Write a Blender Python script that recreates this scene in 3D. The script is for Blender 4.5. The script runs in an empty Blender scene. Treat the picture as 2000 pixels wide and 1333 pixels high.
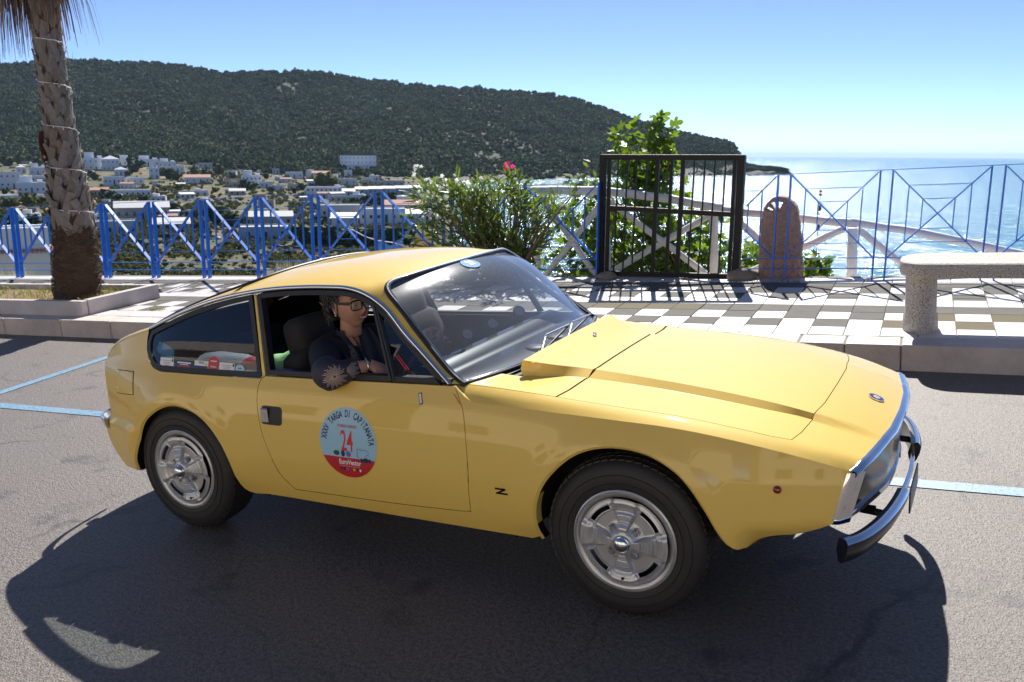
import bpy, bmesh, math, random
import numpy as np
from mathutils import Vector, Matrix, Euler, noise
from mathutils.geometry import delaunay_2d_cdt
random.seed(7); rng = np.random.default_rng(7)
sc = bpy.context.scene
COL = sc.collection
# ---------------------------------------------------------------- frames
# street frame: x along the car, y away from the viewer, z off the road; the road slopes ~3 deg, so it is tilted into the level world
RW = Matrix(((0.99855, -0.002636, -0.053766), (0.0, 0.9988, -0.048978), (0.053831, 0.048907, 0.997352)))
M = RW.to_4x4()
UP = Vector((0.053831, 0.048907, 0.997352))       # level 'up' as seen in the street frame
F_PX, YAW, PIT, ROL = 1780.80, -0.503809, 0.218672, -0.066819
CAM = Vector((1.157253, -3.558227, 1.744061))
fh = Vector((math.sin(YAW), math.cos(YAW), 0)); r0 = Vector((math.cos(YAW), -math.sin(YAW), 0))
FW = fh * math.cos(PIT) + Vector((0, 0, -math.sin(PIT))); u0 = r0.cross(FW)
RT = r0 * math.cos(ROL) + u0 * math.sin(ROL); UU = u0 * math.cos(ROL) - r0 * math.sin(ROL)
cam_d = bpy.data.cameras.new('camera'); cam_o = bpy.data.objects.new('camera', cam_d); COL.objects.link(cam_o)
m4 = Matrix.Identity(4)
for i, v in enumerate((RT, UU, -FW)):
    for j in range(3): m4[j][i] = v[j]
m4.translation = CAM
cam_o.matrix_world = M @ m4
cam_d.sensor_width = 36; cam_d.lens = F_PX / 2000 * 36; cam_d.clip_start = .05; cam_d.clip_end = 300000
cam_d.dof.use_dof = True; cam_d.dof.focus_distance = 3.7; cam_d.dof.aperture_fstop = 9
sc.camera = cam_o
EYE = M @ CAM
# ---------------------------------------------------------------- sky and sun
SUN_DIR = Vector((-0.24322, 0.68464, 0.68711))     # world, towards the sun
SUN_EL = math.asin(SUN_DIR.z); SUN_AZ = math.atan2(SUN_DIR.x, SUN_DIR.y)
w = bpy.data.worlds.new('World'); sc.world = w; w.use_nodes = True
nt = w.node_tree; bgn = nt.nodes['Background']
sky = nt.nodes.new('ShaderNodeTexSky'); sky.sky_type = 'NISHITA'; sky.sun_disc = False
sky.sun_elevation = SUN_EL; sky.sun_rotation = SUN_AZ; sky.air_density = .32; sky.dust_density = 0.12; sky.ozone_density = 3.2; sky.altitude = 1200
nt.links.new(sky.outputs[0], bgn.inputs[0]); bgn.inputs[1].default_value = 0.125
sl = bpy.data.lights.new('sun', 'SUN'); so = bpy.data.objects.new('sun', sl); COL.objects.link(so)
sl.energy = 4.7; sl.angle = math.radians(0.53); sl.color = (1.0, .96, .90)
so.rotation_euler = SUN_DIR.to_track_quat('Z', 'Y').to_euler(); so.location = (0, 0, 50)
vs = sc.view_settings; vs.view_transform = 'Standard'; vs.look = 'None'; vs.gamma = 1; vs.use_curve_mapping = False; vs.exposure = 0.8
sc.cycles.max_bounces = 10; sc.cycles.transparent_max_bounces = 24; sc.cycles.sample_clamp_indirect = 6
sc.cycles.caustics_reflective = False; sc.cycles.caustics_refractive = False
# ---------------------------------------------------------------- materials
MATS = {}
def mat(name, col, rough=.5, metal=0.0, var=None, bump=None, spec=.5, coat=0.0, trans=0.0, emis=None, sheen=0, ior=1.5, coord='Object', alpha=1, subs=0, back=None):
    """var=(scale, amount, colour2[,detail])  bump=(scale, strength, distance)"""
    if name in MATS: return MATS[name]
    m = bpy.data.materials.new(name); m.use_nodes = True; n = m.node_tree; b = n.nodes['Principled BSDF']
    b.inputs['Base Color'].default_value = (*col, 1); b.inputs['Roughness'].default_value = rough; b.inputs['Metallic'].default_value = metal
    b.inputs['Specular IOR Level'].default_value = spec; b.inputs['Coat Weight'].default_value = coat; b.inputs['Coat Roughness'].default_value = .032
    b.inputs['Transmission Weight'].default_value = trans; b.inputs['IOR'].default_value = ior; b.inputs['Alpha'].default_value = alpha
    tc = n.nodes.new('ShaderNodeTexCoord')
    if var:
        vs_ = var if isinstance(var, list) else [var]
        src = None
        for v in vs_:
            t = n.nodes.new('ShaderNodeTexNoise'); t.inputs['Scale'].default_value = v[0]; t.inputs['Detail'].default_value = v[3] if len(v) > 3 else 5
            t.inputs['Roughness'].default_value = .6
            n.links.new(tc.outputs[coord], t.inputs['Vector'])
            r = n.nodes.new('ShaderNodeMapRange'); r.inputs['From Min'].default_value = .5 - .22 / max(v[1], .01) * min(v[1], 1); r.inputs['From Max'].default_value = .72
            if len(v) > 4: r.inputs['From Min'].default_value, r.inputs['From Max'].default_value = v[4], v[5]
            else: r.inputs['From Min'].default_value = .32
            r.inputs['To Max'].default_value = v[1]
            n.links.new(t.outputs['Fac'], r.inputs['Value'])
            mx = n.nodes.new('ShaderNodeMix'); mx.data_type = 'RGBA'
            n.links.new(r.outputs[0], mx.inputs['Factor'])
            if src is None: mx.inputs['A'].default_value = (*col, 1)
            else: n.links.new(src, mx.inputs['A'])
            mx.inputs['B'].default_value = (*v[2], 1); src = mx.outputs['Result']
        n.links.new(src, b.inputs['Base Color'])
    if bump:
        bs = bump if isinstance(bump, list) else [bump]; prev = None
        for q in bs:
            t = n.nodes.new('ShaderNodeTexNoise'); t.inputs['Scale'].default_value = q[0]; t.inputs['Detail'].default_value = 4
            n.links.new(tc.outputs[coord], t.inputs['Vector'])
            bn = n.nodes.new('ShaderNodeBump'); bn.inputs['Strength'].default_value = q[1]; bn.inputs['Distance'].default_value = q[2]
            n.links.new(t.outputs['Fac'], bn.inputs['Height'])
            if prev: n.links.new(prev, bn.inputs['Normal'])
            prev = bn.outputs[0]
        n.links.new(prev, b.inputs['Normal'])
    if emis: b.inputs['Emission Color'].default_value = (*emis[0], 1); b.inputs['Emission Strength'].default_value = emis[1]
    MATS[name] = m; return m
def leafmat(name, col, col2, trans=.45, rough=.4, scale=3.0):
    if name in MATS: return MATS[name]
    m = mat(name, col, rough, var=(scale, 1.0, col2, 2))
    n = m.node_tree; b = n.nodes['Principled BSDF']; out = n.nodes['Material Output']
    tr = n.nodes.new('ShaderNodeBsdfTranslucent'); mx = n.nodes.new('ShaderNodeMixShader'); mx.inputs[0].default_value = trans
    src = b.inputs['Base Color'].links[0].from_socket
    hs = n.nodes.new('ShaderNodeHueSaturation'); hs.inputs['Value'].default_value = 1.9; hs.inputs['Saturation'].default_value = 1.15; hs.inputs['Hue'].default_value = .485
    n.links.new(src, hs.inputs['Color']); n.links.new(hs.outputs[0], tr.inputs['Color'])
    n.links.new(b.outputs[0], mx.inputs[1]); n.links.new(tr.outputs[0], mx.inputs[2]); n.links.new(mx.outputs[0], out.inputs[0])
    return m
def glassmat(name, tint=(.9, .95, .95), rough=0.0, refl=1.0, dust_glare=0.0, dirt_scale=60):
    """thin window pane: clear, mirror-like at grazing angles, dusty specks and a grey film standing in for glare"""
    if name in MATS: return MATS[name]
    m = bpy.data.materials.new(name); m.use_nodes = True; n = m.node_tree; n.nodes.remove(n.nodes['Principled BSDF']); out = n.nodes['Material Output']
    tr = n.nodes.new('ShaderNodeBsdfTransparent'); tr.inputs[0].default_value = (*tint, 1)
    gl = n.nodes.new('ShaderNodeBsdfGlossy'); gl.inputs['Roughness'].default_value = rough
    fr = n.nodes.new('ShaderNodeFresnel'); ge = n.nodes.new('ShaderNodeNewGeometry'); io = n.nodes.new('ShaderNodeMapRange'); io.inputs['To Min'].default_value = 1.5; io.inputs['To Max'].default_value = 1 / 1.5
    n.links.new(ge.outputs['Backfacing'], io.inputs['Value']); n.links.new(io.outputs[0], fr.inputs['IOR'])
    k = n.nodes.new('ShaderNodeMath'); k.operation = 'MULTIPLY'; k.inputs[1].default_value = refl; k.use_clamp = True
    n.links.new(fr.outputs[0], k.inputs[0])
    mx = n.nodes.new('ShaderNodeMixShader'); n.links.new(k.outputs[0], mx.inputs[0]); n.links.new(tr.outputs[0], mx.inputs[1]); n.links.new(gl.outputs[0], mx.inputs[2])
    last = mx.outputs[0]
    if dust_glare > 0:
        tc = n.nodes.new('ShaderNodeTexCoord'); t = n.nodes.new('ShaderNodeTexVoronoi'); t.inputs['Scale'].default_value = dirt_scale
        n.links.new(tc.outputs['Object'], t.inputs['Vector'])
        nz = n.nodes.new('ShaderNodeTexNoise'); nz.inputs['Scale'].default_value = 5; n.links.new(tc.outputs['Object'], nz.inputs['Vector'])
        r = n.nodes.new('ShaderNodeMapRange'); r.inputs['From Min'].default_value = .16; r.inputs['From Max'].default_value = .05
        r.inputs['To Min'].default_value = 0; r.inputs['To Max'].default_value = .9
        n.links.new(t.outputs['Distance'], r.inputs['Value'])
        r2 = n.nodes.new('ShaderNodeMapRange'); r2.inputs['From Min'].default_value = .35; r2.inputs['From Max'].default_value = .65; n.links.new(nz.outputs['Fac'], r2.inputs['Value'])
        mu = n.nodes.new('ShaderNodeMath'); mu.operation = 'MULTIPLY'; n.links.new(r.outputs[0], mu.inputs[0]); n.links.new(r2.outputs[0], mu.inputs[1])
        ad = n.nodes.new('ShaderNodeMath'); ad.operation = 'MULTIPLY_ADD'; ad.inputs[1].default_value = .5; ad.inputs[2].default_value = dust_glare; ad.use_clamp = True
        n.links.new(mu.outputs[0], ad.inputs[0])
        df = n.nodes.new('ShaderNodeBsdfPrincipled'); df.inputs['Base Color'].default_value = (.5, .5, .5, 1); df.inputs['Roughness'].default_value = .24
        m2 = n.nodes.new('ShaderNodeMixShader'); n.links.new(ad.outputs[0], m2.inputs[0]); n.links.new(last, m2.inputs[1]); n.links.new(df.outputs[0], m2.inputs[2]); last = m2.outputs[0]
    n.links.new(last, out.inputs[0]); MATS[name] = m; return m
# ---------------------------------------------------------------- mesh builder
class MB:
    def __init__(s): s.v = []; s.f = []; s.mi = []; s.m = 0
    def add(s, vs, fs):
        o = len(s.v); s.v += [tuple(v) for v in vs]; s.f += [tuple(o + i for i in f) for f in fs]; s.mi += [s.m] * len(fs); return s
    def box(s, c, d, rot=None, bev=0):
        x, y, z = d[0] / 2, d[1] / 2, d[2] / 2
        c = Vector(c)
        if bev > 0:
            b = min(bev, x * .9, y * .9, z * .9); vs = []
            for sx in (-1, 1):
                for sy in (-1, 1):
                    for sz in (-1, 1):
                        vs += [(sx * x, sy * (y - b), sz * (z - b)), (sx * (x - b), sy * y, sz * (z - b)), (sx * (x - b), sy * (y - b), sz * z)]
            def ix(sx, sy, sz, k): return (((sx > 0) * 2 + (sy > 0)) * 2 + (sz > 0)) * 3 + k
            fs = []
            for q in (-1, 1):
                fs.append([ix(q, -1, -1, 0), ix(q, 1, -1, 0), ix(q, 1, 1, 0), ix(q, -1, 1, 0)][::q])
                fs.append([ix(-1, q, -1, 1), ix(-1, q, 1, 1), ix(1, q, 1, 1), ix(1, q, -1, 1)][::q])
                fs.append([ix(-1, -1, q, 2), ix(1, -1, q, 2), ix(1, 1, q, 2), ix(-1, 1, q, 2)][::q])
            for a in (-1, 1):
                for e in (-1, 1):
                    o1 = a * e
                    fs.append([ix(a, e, -1, 0), ix(a, e, -1, 1), ix(a, e, 1, 1), ix(a, e, 1, 0)][::o1])
                    fs.append([ix(a, -1, e, 0), ix(a, 1, e, 0), ix(a, 1, e, 2), ix(a, -1, e, 2)][::o1])
                    fs.append([ix(-1, a, e, 1), ix(-1, a, e, 2), ix(1, a, e, 2), ix(1, a, e, 1)][::o1])
            for sx in (-1, 1):
                for sy in (-1, 1):
                    for sz in (-1, 1):
                        fs.append([ix(sx, sy, sz, k) for k in range(3)][::sx * sy * sz])
        else:
            vs = [(a * x, b * y, e * z) for a in (-1, 1) for b in (-1, 1) for e in (-1, 1)]
            fs = [(0, 1, 3, 2), (4, 6, 7, 5), (0, 4, 5, 1), (2, 3, 7, 6), (0, 2, 6, 4), (1, 5, 7, 3)]
        R = rot if rot is not None else Matrix.Identity(3)
        if isinstance(R, (int, float)): R = Matrix.Rotation(R, 3, 'Z')
        return s.add([R @ Vector(v) + c for v in vs], fs)
    def bar(s, a, b, wd, th=None, upv=(0, 0, 1)):
        a = Vector(a); b = Vector(b); d = b - a; L = d.length; th = th or wd; d.normalize(); up = Vector(upv)
        if abs(d.dot(up)) > .98: up = Vector((0, 1, 0)) if abs(d.y) < .9 else Vector((1, 0, 0))
        n = d.cross(up).normalized(); q = n.cross(d)
        R = Matrix((d, n, q)).transposed(); return s.box((a + b) / 2, (L, wd, th), R)
    def tube(s, pts, r, n=8, cap=True, closed=False, flat=1.0):
        pts = [Vector(p) for p in pts]; N = len(pts); rr = r if hasattr(r, '__len__') else [r] * N
        vs = []; up = None
        for i, p in enumerate(pts):
            if closed: t = pts[(i + 1) % N] - pts[i - 1]
            else: t = pts[min(i + 1, N - 1)] - pts[max(i - 1, 0)]
            if t.length < 1e-9: t = Vector((0, 0, 1))
            t.normalize()
            if up is None: up = Vector((0, 0, 1)) if abs(t.z) < .9 else Vector((1, 0, 0))
            a = t.cross(up).normalized(); up = a.cross(t).normalized()
            for k in range(n):
                th = 2 * math.pi * k / n; vs.append(p + (a * math.cos(th) + up * math.sin(th) * flat) * rr[i])
        fs = []
        for i in range(N if closed else N - 1):
            j = (i + 1) % N
            for k in range(n): fs.append((i * n + k, i * n + (k + 1) % n, j * n + (k + 1) % n, j * n + k))
        if cap and not closed: fs += [tuple(range(n))[::-1], tuple((N - 1) * n + k for k in range(n))]
        return s.add(vs, fs)
    def lathe(s, prof, n=32, axis='Z', c=(0, 0, 0)):
        c = Vector(c); vs = []; fs = []; K = len(prof)
        for i in range(n):
            a = 2 * math.pi * i / n; ca, sa = math.cos(a), math.sin(a)
            for r, h in prof:
                v = {'Z': (r * ca, r * sa, h), 'Y': (r * ca, h, r * sa), 'X': (h, r * ca, r * sa)}[axis]; vs.append(Vector(v) + c)
        for i in range(n):
            j = (i + 1) % n
            for k in range(K - 1): fs.append((i * K + k, j * K + k, j * K + k + 1, i * K + k + 1))
        return s.add(vs, fs)
    def grid(s, P, closed_u=False):
        """P: array (nu,nv,3)"""
        nu, nv = P.shape[:2]; fs = []
        for i in range(nu if closed_u else nu - 1):
            for j in range(nv - 1):
                a = (i + 1) % nu; fs.append((i * nv + j, a * nv + j, a * nv + j + 1, i * nv + j + 1))
        return s.add(P.reshape(-1, 3).tolist(), fs)
    def prism(s, poly, h, z0=0):
        """polygon in xy extruded in z"""
        n = len(poly); vs = [(x, y, z0) for x, y in poly] + [(x, y, z0 + h) for x, y in poly]
        return s.add(vs, [tuple(range(n))[::-1], tuple(range(n, 2 * n))] + [(i, (i + 1) % n, n + (i + 1) % n, n + i) for i in range(n)])
    def sphere(s, c, r, n=10, m_=7, jit=0.0, sc_=(1, 1, 1)):
        vs = []; c = Vector(c)
        for i in range(1, m_):
            th = math.pi * i / m_
            for k in range(n):
                ph = 2 * math.pi * k / n; q = r * (1 + random.uniform(-jit, jit))
                vs.append(c + Vector((math.sin(th) * math.cos(ph) * q * sc_[0], math.sin(th) * math.sin(ph) * q * sc_[1], math.cos(th) * q * sc_[2])))
        vs += [c + Vector((0, 0, r * sc_[2])), c - Vector((0, 0, r * sc_[2]))]; T = len(vs) - 2; fs = []
        for i in range(m_ - 2):
            for k in range(n): fs.append((i * n + k, (i + 1) * n + k, (i + 1) * n + (k + 1) % n, i * n + (k + 1) % n))
        for k in range(n): fs += [(T, k, (k + 1) % n), (T + 1, (m_ - 2) * n + (k + 1) % n, (m_ - 2) * n + k)]
        return s.add(vs, fs)
    def mesh(s, name, mats, smooth=None):
        me = bpy.data.meshes.new(name); me.from_pydata(s.v, [], s.f)
        for q in (mats if isinstance(mats, (list, tuple)) else [mats]): me.materials.append(q)
        if any(s.mi): me.polygons.foreach_set('material_index', s.mi)
        if smooth is not None:
            me.polygons.foreach_set('use_smooth', [True] * len(me.polygons))
            if smooth < 180: me.set_sharp_from_angle(angle=math.radians(smooth))
        me.update(); return me
    def build(s, name, mats, parent=None, smooth=None, fix=False):
        me = s.mesh(name, mats, smooth)
        if fix:
            bm = bmesh.new(); bm.from_mesh(me); bmesh.ops.recalc_face_normals(bm, faces=bm.faces); bm.to_mesh(me); bm.free()
        return link(name, me, parent)
def link(name, me, parent=None):
    o = bpy.data.objects.new(name, me); COL.objects.link(o)
    if parent is not None: o.parent = parent
    return o
STREET = []
def tag(o, label=None, cat=None, group=None, kind=None):
    if label: o['label'] = label
    if cat: o['category'] = cat
    if group: o['group'] = group
    if kind: o['kind'] = kind
    return o
def thing(name, label, cat, loc=(0, 0, 0), rz=0.0, group=None, street=True):
    o = bpy.data.objects.new(name, None); o.empty_display_size = .2; COL.objects.link(o)
    L = Matrix.Translation(Vector(loc)) @ Matrix.Rotation(rz, 4, 'Z')
    o.matrix_world = (M @ L) if street else L
    return tag(o, label, cat, group)
def top(o, street=True, loc=None, rz=0.0):
    L = Matrix.Translation(Vector(loc or (0, 0, 0))) @ Matrix.Rotation(rz, 4, 'Z')
    o.matrix_world = (M @ L) if street else L
    return o
def copy_tree(o, parent=None):
    c = o.copy(); COL.objects.link(c)
    if parent is not None: c.parent = parent
    for ch in list(o.children): copy_tree(ch, c)
    return c
# kerb frame inside the street frame: u along the kerb, v away from the road
KA = math.atan2(.682, 9.894); KO = Vector((-8.586, 2.424, 0))
def K(u, v, z=0.0): return Vector((KO.x + u * math.cos(KA) - v * math.sin(KA), KO.y + u * math.sin(KA) + v * math.cos(KA), z))
KH = 0.18
def ray_w(px, py):
    d = FW + RT * ((px - 1000) / F_PX) + UU * ((666.5 - py) / F_PX); return (RW @ d)
def wpt(px, py, dist):
    """world point seen at a photo pixel, at a horizontal distance"""
    d = ray_w(px, py); return EYE + d * (dist / math.hypot(d.x, d.y))
# ================================================================ car body surfaces
def spl(xs,ys,sm=0.0):
    """smooth monotone-ish cubic through points (PCHIP), optionally gaussian softened"""
    xs=np.asarray(xs,float);ys=np.asarray(ys,float)
    h=np.diff(xs);d=np.diff(ys)/h
    m=np.zeros(len(xs))
    for i in range(1,len(xs)-1):
        if d[i-1]*d[i]>0:
            w1=2*h[i]+h[i-1];w2=h[i]+2*h[i-1];m[i]=(w1+w2)/(w1/d[i-1]+w2/d[i])
    m[0]=d[0];m[-1]=d[-1]
    N=600;X=np.linspace(xs[0],xs[-1],N)
    i=np.clip(np.searchsorted(xs,X)-1,0,len(h)-1);t=(X-xs[i])/h[i]
    Y=(2*t**3-3*t**2+1)*ys[i]+(t**3-2*t**2+t)*h[i]*m[i]+(-2*t**3+3*t**2)*ys[i+1]+(t**3-t**2)*h[i]*m[i+1]
    if sm>0:
        s=sm/(X[1]-X[0]);k=int(3*s)+1;g=np.exp(-.5*(np.arange(-k,k+1)/s)**2);g/=g.sum()
        P=np.concatenate([2*Y[0]-Y[k:0:-1],Y,2*Y[-1]-Y[-2:-k-2:-1]]);Y=np.convolve(P,g,'valid')
    m0=(Y[1]-Y[0])/(X[1]-X[0]);m1=(Y[-1]-Y[-2])/(X[1]-X[0])
    def f(x):
        x=np.asarray(x,float)
        r=np.interp(x,X,Y)
        r=np.where(x<X[0],Y[0]+(x-X[0])*m0,r);return np.where(x>X[-1],Y[-1]+(x-X[-1])*m1,r)
    return f
def sst(a,b,x):
    t=np.clip((x-a)/(b-a),0,1);return t*t*(3-2*t)
# --- side -----------------------------------------------------------
zsh=spl([-2.90,-2.6,-2.3,-1.7,-1.0,-.63,-.3,-.024,.145,.305,.456,.60,.692,.752],[.72,.745,.75,.748,.762,.772,.762,.754,.747,.731,.706,.675,.649,.627],.05)
ysh=spl([-2.90,-2.75,-2.6,-2.3,-1.7,-1.0,-.63,-.024,.145,.305,.456,.60,.692,.752],[.58,.625,.66,.70,.714,.714,.710,.708,.706,.702,.692,.673,.652,.632],.04)
ymx=spl([-2.90,-2.75,-2.6,-2.3,-1.7,-1.0,-.5,0,.3,.45,.6,.69,.76],[.60,.655,.70,.74,.752,.755,.757,.760,.752,.738,.705,.680,.650],.05)
ybt=spl([-2.9,-2.5,-1.8,-.4,.4,.6,.75],[.60,.69,.705,.705,.70,.655,.62],.05)
def Yside(x,z):
    x=np.asarray(x,float);z=np.asarray(z,float)
    zs=zsh(x);ys=ysh(x);ym=ymx(x);yb=ybt(x)
    t=(z-.25)/(zs-.25)
    up=np.clip((t-.45)/.55,0,None);lo=np.clip((.45-t)/.45,0,None)
    Y=ym-(ym-ys)*up**2.5-(ym-yb)*lo**2.2
    above=z>zs
    Yg=ys-.42*(z-zs)
    zb=.80
    Yg=np.where(z>zb,ys-.42*(zb-zs)-.325*(z-zb),Yg)
    sl=2.5*(ym-ys)/.55/(zs-.25)
    dz=np.clip(z-zs,0,None)
    Y=np.where(above,Yg,Y)
    for hx,hz,A,r0,w in ((0,.30,.012,.375,.05),(-2.21,.30,.014,.36,.07)):
        r=np.hypot(x-hx,z-hz);d=np.clip(r-r0,-.02,None)
        Y=Y+A*np.exp(-(d/w)**2)*sst(.24,.34,z)*np.where(above,np.exp(-(dz/.03)**2),1)
    Y=Y-sst(.40,.47,x)*np.clip(.424+(x-.418)*.11-z,0,1)*.85
    Y=Y+.022*sst(.502,.480,z)*sst(-2.50,-2.56,x)
    return Y
# --- bonnet / top ------------------------------------------------------
zhs=spl([-.72,-.60,-.45,-.284,-.055,.174,.335,.487,.56,.66,.75,.84],[.828,.822,.811,.797,.781,.764,.745,.721,.707,.684,.658,.628],.05)
crn=spl([-.7,-.287,.3,.6,.84],[.006,.014,.022,.028,.030],.05)
yup=spl([-.51,-.44,-.39,-.287,-.175,.02,.205,.377,.593,.711,.84],[.455,.41,.375,.318,.322,.340,.358,.366,.368,.360,.345],.02)
ylo=spl([-.51,-.44,-.39,-.287,-.15,.04,.223,.394,.592,.72,.84],[.468,.452,.43,.392,.392,.401,.418,.422,.402,.385,.35],.02)
rse=spl([-.51,-.45,-.38,-.287,0,.3,.59,.74,.83],[.064,.050,.034,.021,.020,.019,.016,.009,0],.015)
def yUp(x): return yup(x)+.010
def yLo(x): return np.maximum(ylo(x)-.010,yUp(x)+.010)
def Ztop(x,y):
    x=np.asarray(x,float);y=np.abs(np.asarray(y,float))
    yc=ysh(x);zc=zsh(x);uh=.885*yc
    zs=zhs(x)
    inn=zs+crn(x)*(1-(y/uh)**2)
    s=np.clip((y-uh)/(yc-uh),0,1.3)
    k=2*crn(x)/uh*(yc-uh)  # slope match
    drop=zs-zc
    k=np.minimum(k,drop)
    out=zs-k*s-(drop-k)*s**2
    Z=np.where(y<uh,inn,out)
    xq=np.clip(x,-.508,None); yu=yUp(xq); yl=yLo(xq)
    Z=Z+np.clip(rse(xq),0,1)*(1-np.clip((y-yu)/(yl-yu),0,1))
    return Z
# ================================================================ panel tools
def resample(poly, step, closed=True):
    P = [np.array(p, float) for p in poly]; out = []
    n = len(P)
    for i in range(n if closed else n - 1):
        a, b = P[i], P[(i + 1) % n]; L = np.linalg.norm(b - a); k = max(1, int(round(L / step)))
        for j in range(k): out.append(a + (b - a) * j / k)
    if not closed: out.append(P[-1])
    return np.array(out)
def smooth_poly(pts, step=.012):
    """open smooth curve through points"""
    P = np.array(pts, float); t = np.concatenate([[0], np.cumsum(np.linalg.norm(np.diff(P, axis=0), axis=1))])
    N = max(2, int(t[-1] / step)); T = np.linspace(0, t[-1], N)
    # catmull-rom
    m = np.zeros_like(P); m[1:-1] = (P[2:] - P[:-2]) / (t[2:] - t[:-2])[:, None]; m[0] = (P[1] - P[0]) / (t[1] - t[0]); m[-1] = (P[-1] - P[-2]) / (t[-1] - t[-2])
    i = np.clip(np.searchsorted(t, T, side='right') - 1, 0, len(P) - 2); h = (t[i + 1] - t[i])[:, None]; s = ((T - t[i])[:, None]) / h
    return (2 * s**3 - 3 * s**2 + 1) * P[i] + (s**3 - 2 * s**2 + s) * h * m[i] + (-2 * s**3 + 3 * s**2) * P[i + 1] + (s**3 - s**2) * h * m[i + 1]
def inside(poly, pts):
    x, y = pts[:, 0], pts[:, 1]; c = np.zeros(len(pts), bool); n = len(poly); j = n - 1
    for i in range(n):
        xi, yi = poly[i]; xj, yj = poly[j]
        if yi != yj:
            cr = ((yi > y) != (yj > y)) & (x < (xj - xi) * (y - yi) / (yj - yi) + xi); c ^= cr
        j = i
    return c
def mindist(pts, bnd):
    out = np.full(len(pts), 9.9)
    for k in range(0, len(pts), 2000):
        q = pts[k:k + 2000]; d = np.linalg.norm(q[:, None, :] - bnd[None], axis=2); out[k:k + 2000] = d.min(1)
    return out
def tri2d(outer, holes=(), step=.025, bstep=None):
    bstep = bstep or step * .7
    loops = [resample(outer, bstep)] + [resample(h, bstep) for h in holes]
    bnd = np.concatenate(loops)
    lo, hi = bnd.min(0), bnd.max(0)
    gx, gy = np.meshgrid(np.arange(lo[0], hi[0], step), np.arange(lo[1], hi[1], step * .87)); gx = gx + (np.arange(gx.shape[0]) % 2)[:, None] * step / 2
    G = np.stack([gx.ravel(), gy.ravel()], 1)
    ok = inside(loops[0], G)
    for h in loops[1:]: ok &= ~inside(h, G)
    G = G[ok]; G = G[mindist(G, bnd) > step * .45]
    V = np.concatenate([bnd, G]); E = []; o = 0
    for L in loops:
        n = len(L); E += [(o + i, o + (i + 1) % n) for i in range(n)]; o += n
    r = delaunay_2d_cdt([Vector(v) for v in V], E, [], 0, 1e-7)
    VV = np.array([tuple(v) for v in r[0]]); T = np.array([f for f in r[2] if len(f) == 3])
    C = VV[T].mean(1); k = inside(loops[0], C)
    for h in loops[1:]: k &= ~inside(h, C)
    return VV, T[k], loops
def surf_side(sg, off=0.0):
    def f(P):
        e = 1e-3; x, z = P[:, 0], P[:, 1]; y = Yside(x, z)
        if off:
            gx = (Yside(x + e, z) - Yside(x - e, z)) / (2 * e); gz = (Yside(x, z + e) - Yside(x, z - e)) / (2 * e)
            L = np.sqrt(1 + gx**2 + gz**2); return np.stack([x - off * gx / L, sg * (y + off / L), z - off * gz / L], 1)
        return np.stack([x, sg * y, z], 1)
    return f
def surf_top(off=0.0):
    def f(P):
        e = 1e-3; x, y = P[:, 0], P[:, 1]; z = Ztop(x, y)
        if off:
            gx = (Ztop(x + e, y) - Ztop(x - e, y)) / (2 * e); gy = (Ztop(x, y + e) - Ztop(x, y - e)) / (2 * e)
            L = np.sqrt(1 + gx**2 + gy**2); return np.stack([x - off * gx / L, y - off * gy / L, z + off / L], 1)
        return np.stack([x, y, z], 1)
    return f
def panel(mb, outer, holes, S, step=.025, ret=.014, inward=None, flip=False, bstep=None):
    """lift a 2-D polygon onto surface S, with edges folded inwards"""
    V, T, loops = tri2d(outer, holes, step, bstep)
    P = S(V); fs = T[:, ::-1] if flip else T
    mb.add(P.tolist(), fs.tolist())
    if ret:
        iv = np.array(inward if inward is not None else (0, 0, -1), float)
        for L in loops:
            A = S(L); B = A + iv * ret; n = len(L)
            mb.add(A.tolist() + B.tolist(), [(i, (i + 1) % n, n + (i + 1) % n, n + i) for i in range(n)])
def inset(poly, d):
    P = np.array(poly, float); n = len(P); A = 0.5 * sum(P[i][0] * P[(i + 1) % n][1] - P[(i + 1) % n][0] * P[i][1] for i in range(n)); s = 1 if A > 0 else -1
    out = []
    for i in range(n):
        a, b, c = P[i - 1], P[i], P[(i + 1) % n]; e1 = (b - a) / (np.linalg.norm(b - a) + 1e-12); e2 = (c - b) / (np.linalg.norm(c - b) + 1e-12)
        n1 = np.array([-e1[1], e1[0]]) * s; n2 = np.array([-e2[1], e2[0]]) * s; m = n1 + n2; q = max(.35, 1 + n1 @ n2)
        out.append(b + m / q * d)
    return np.array(out)
def rev(l): return list(l)[::-1]
def L2(a): return [tuple(q) for q in a]
def strip(A, B, n, bulge=0.0, side=(0, -.5, .8)):
    s = np.linspace(0, 1, n)[:, None, None]; G = A[None] * (1 - s) + B[None] * s; return G + (np.sin(np.pi * s) * bulge) * np.array(side)
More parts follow.
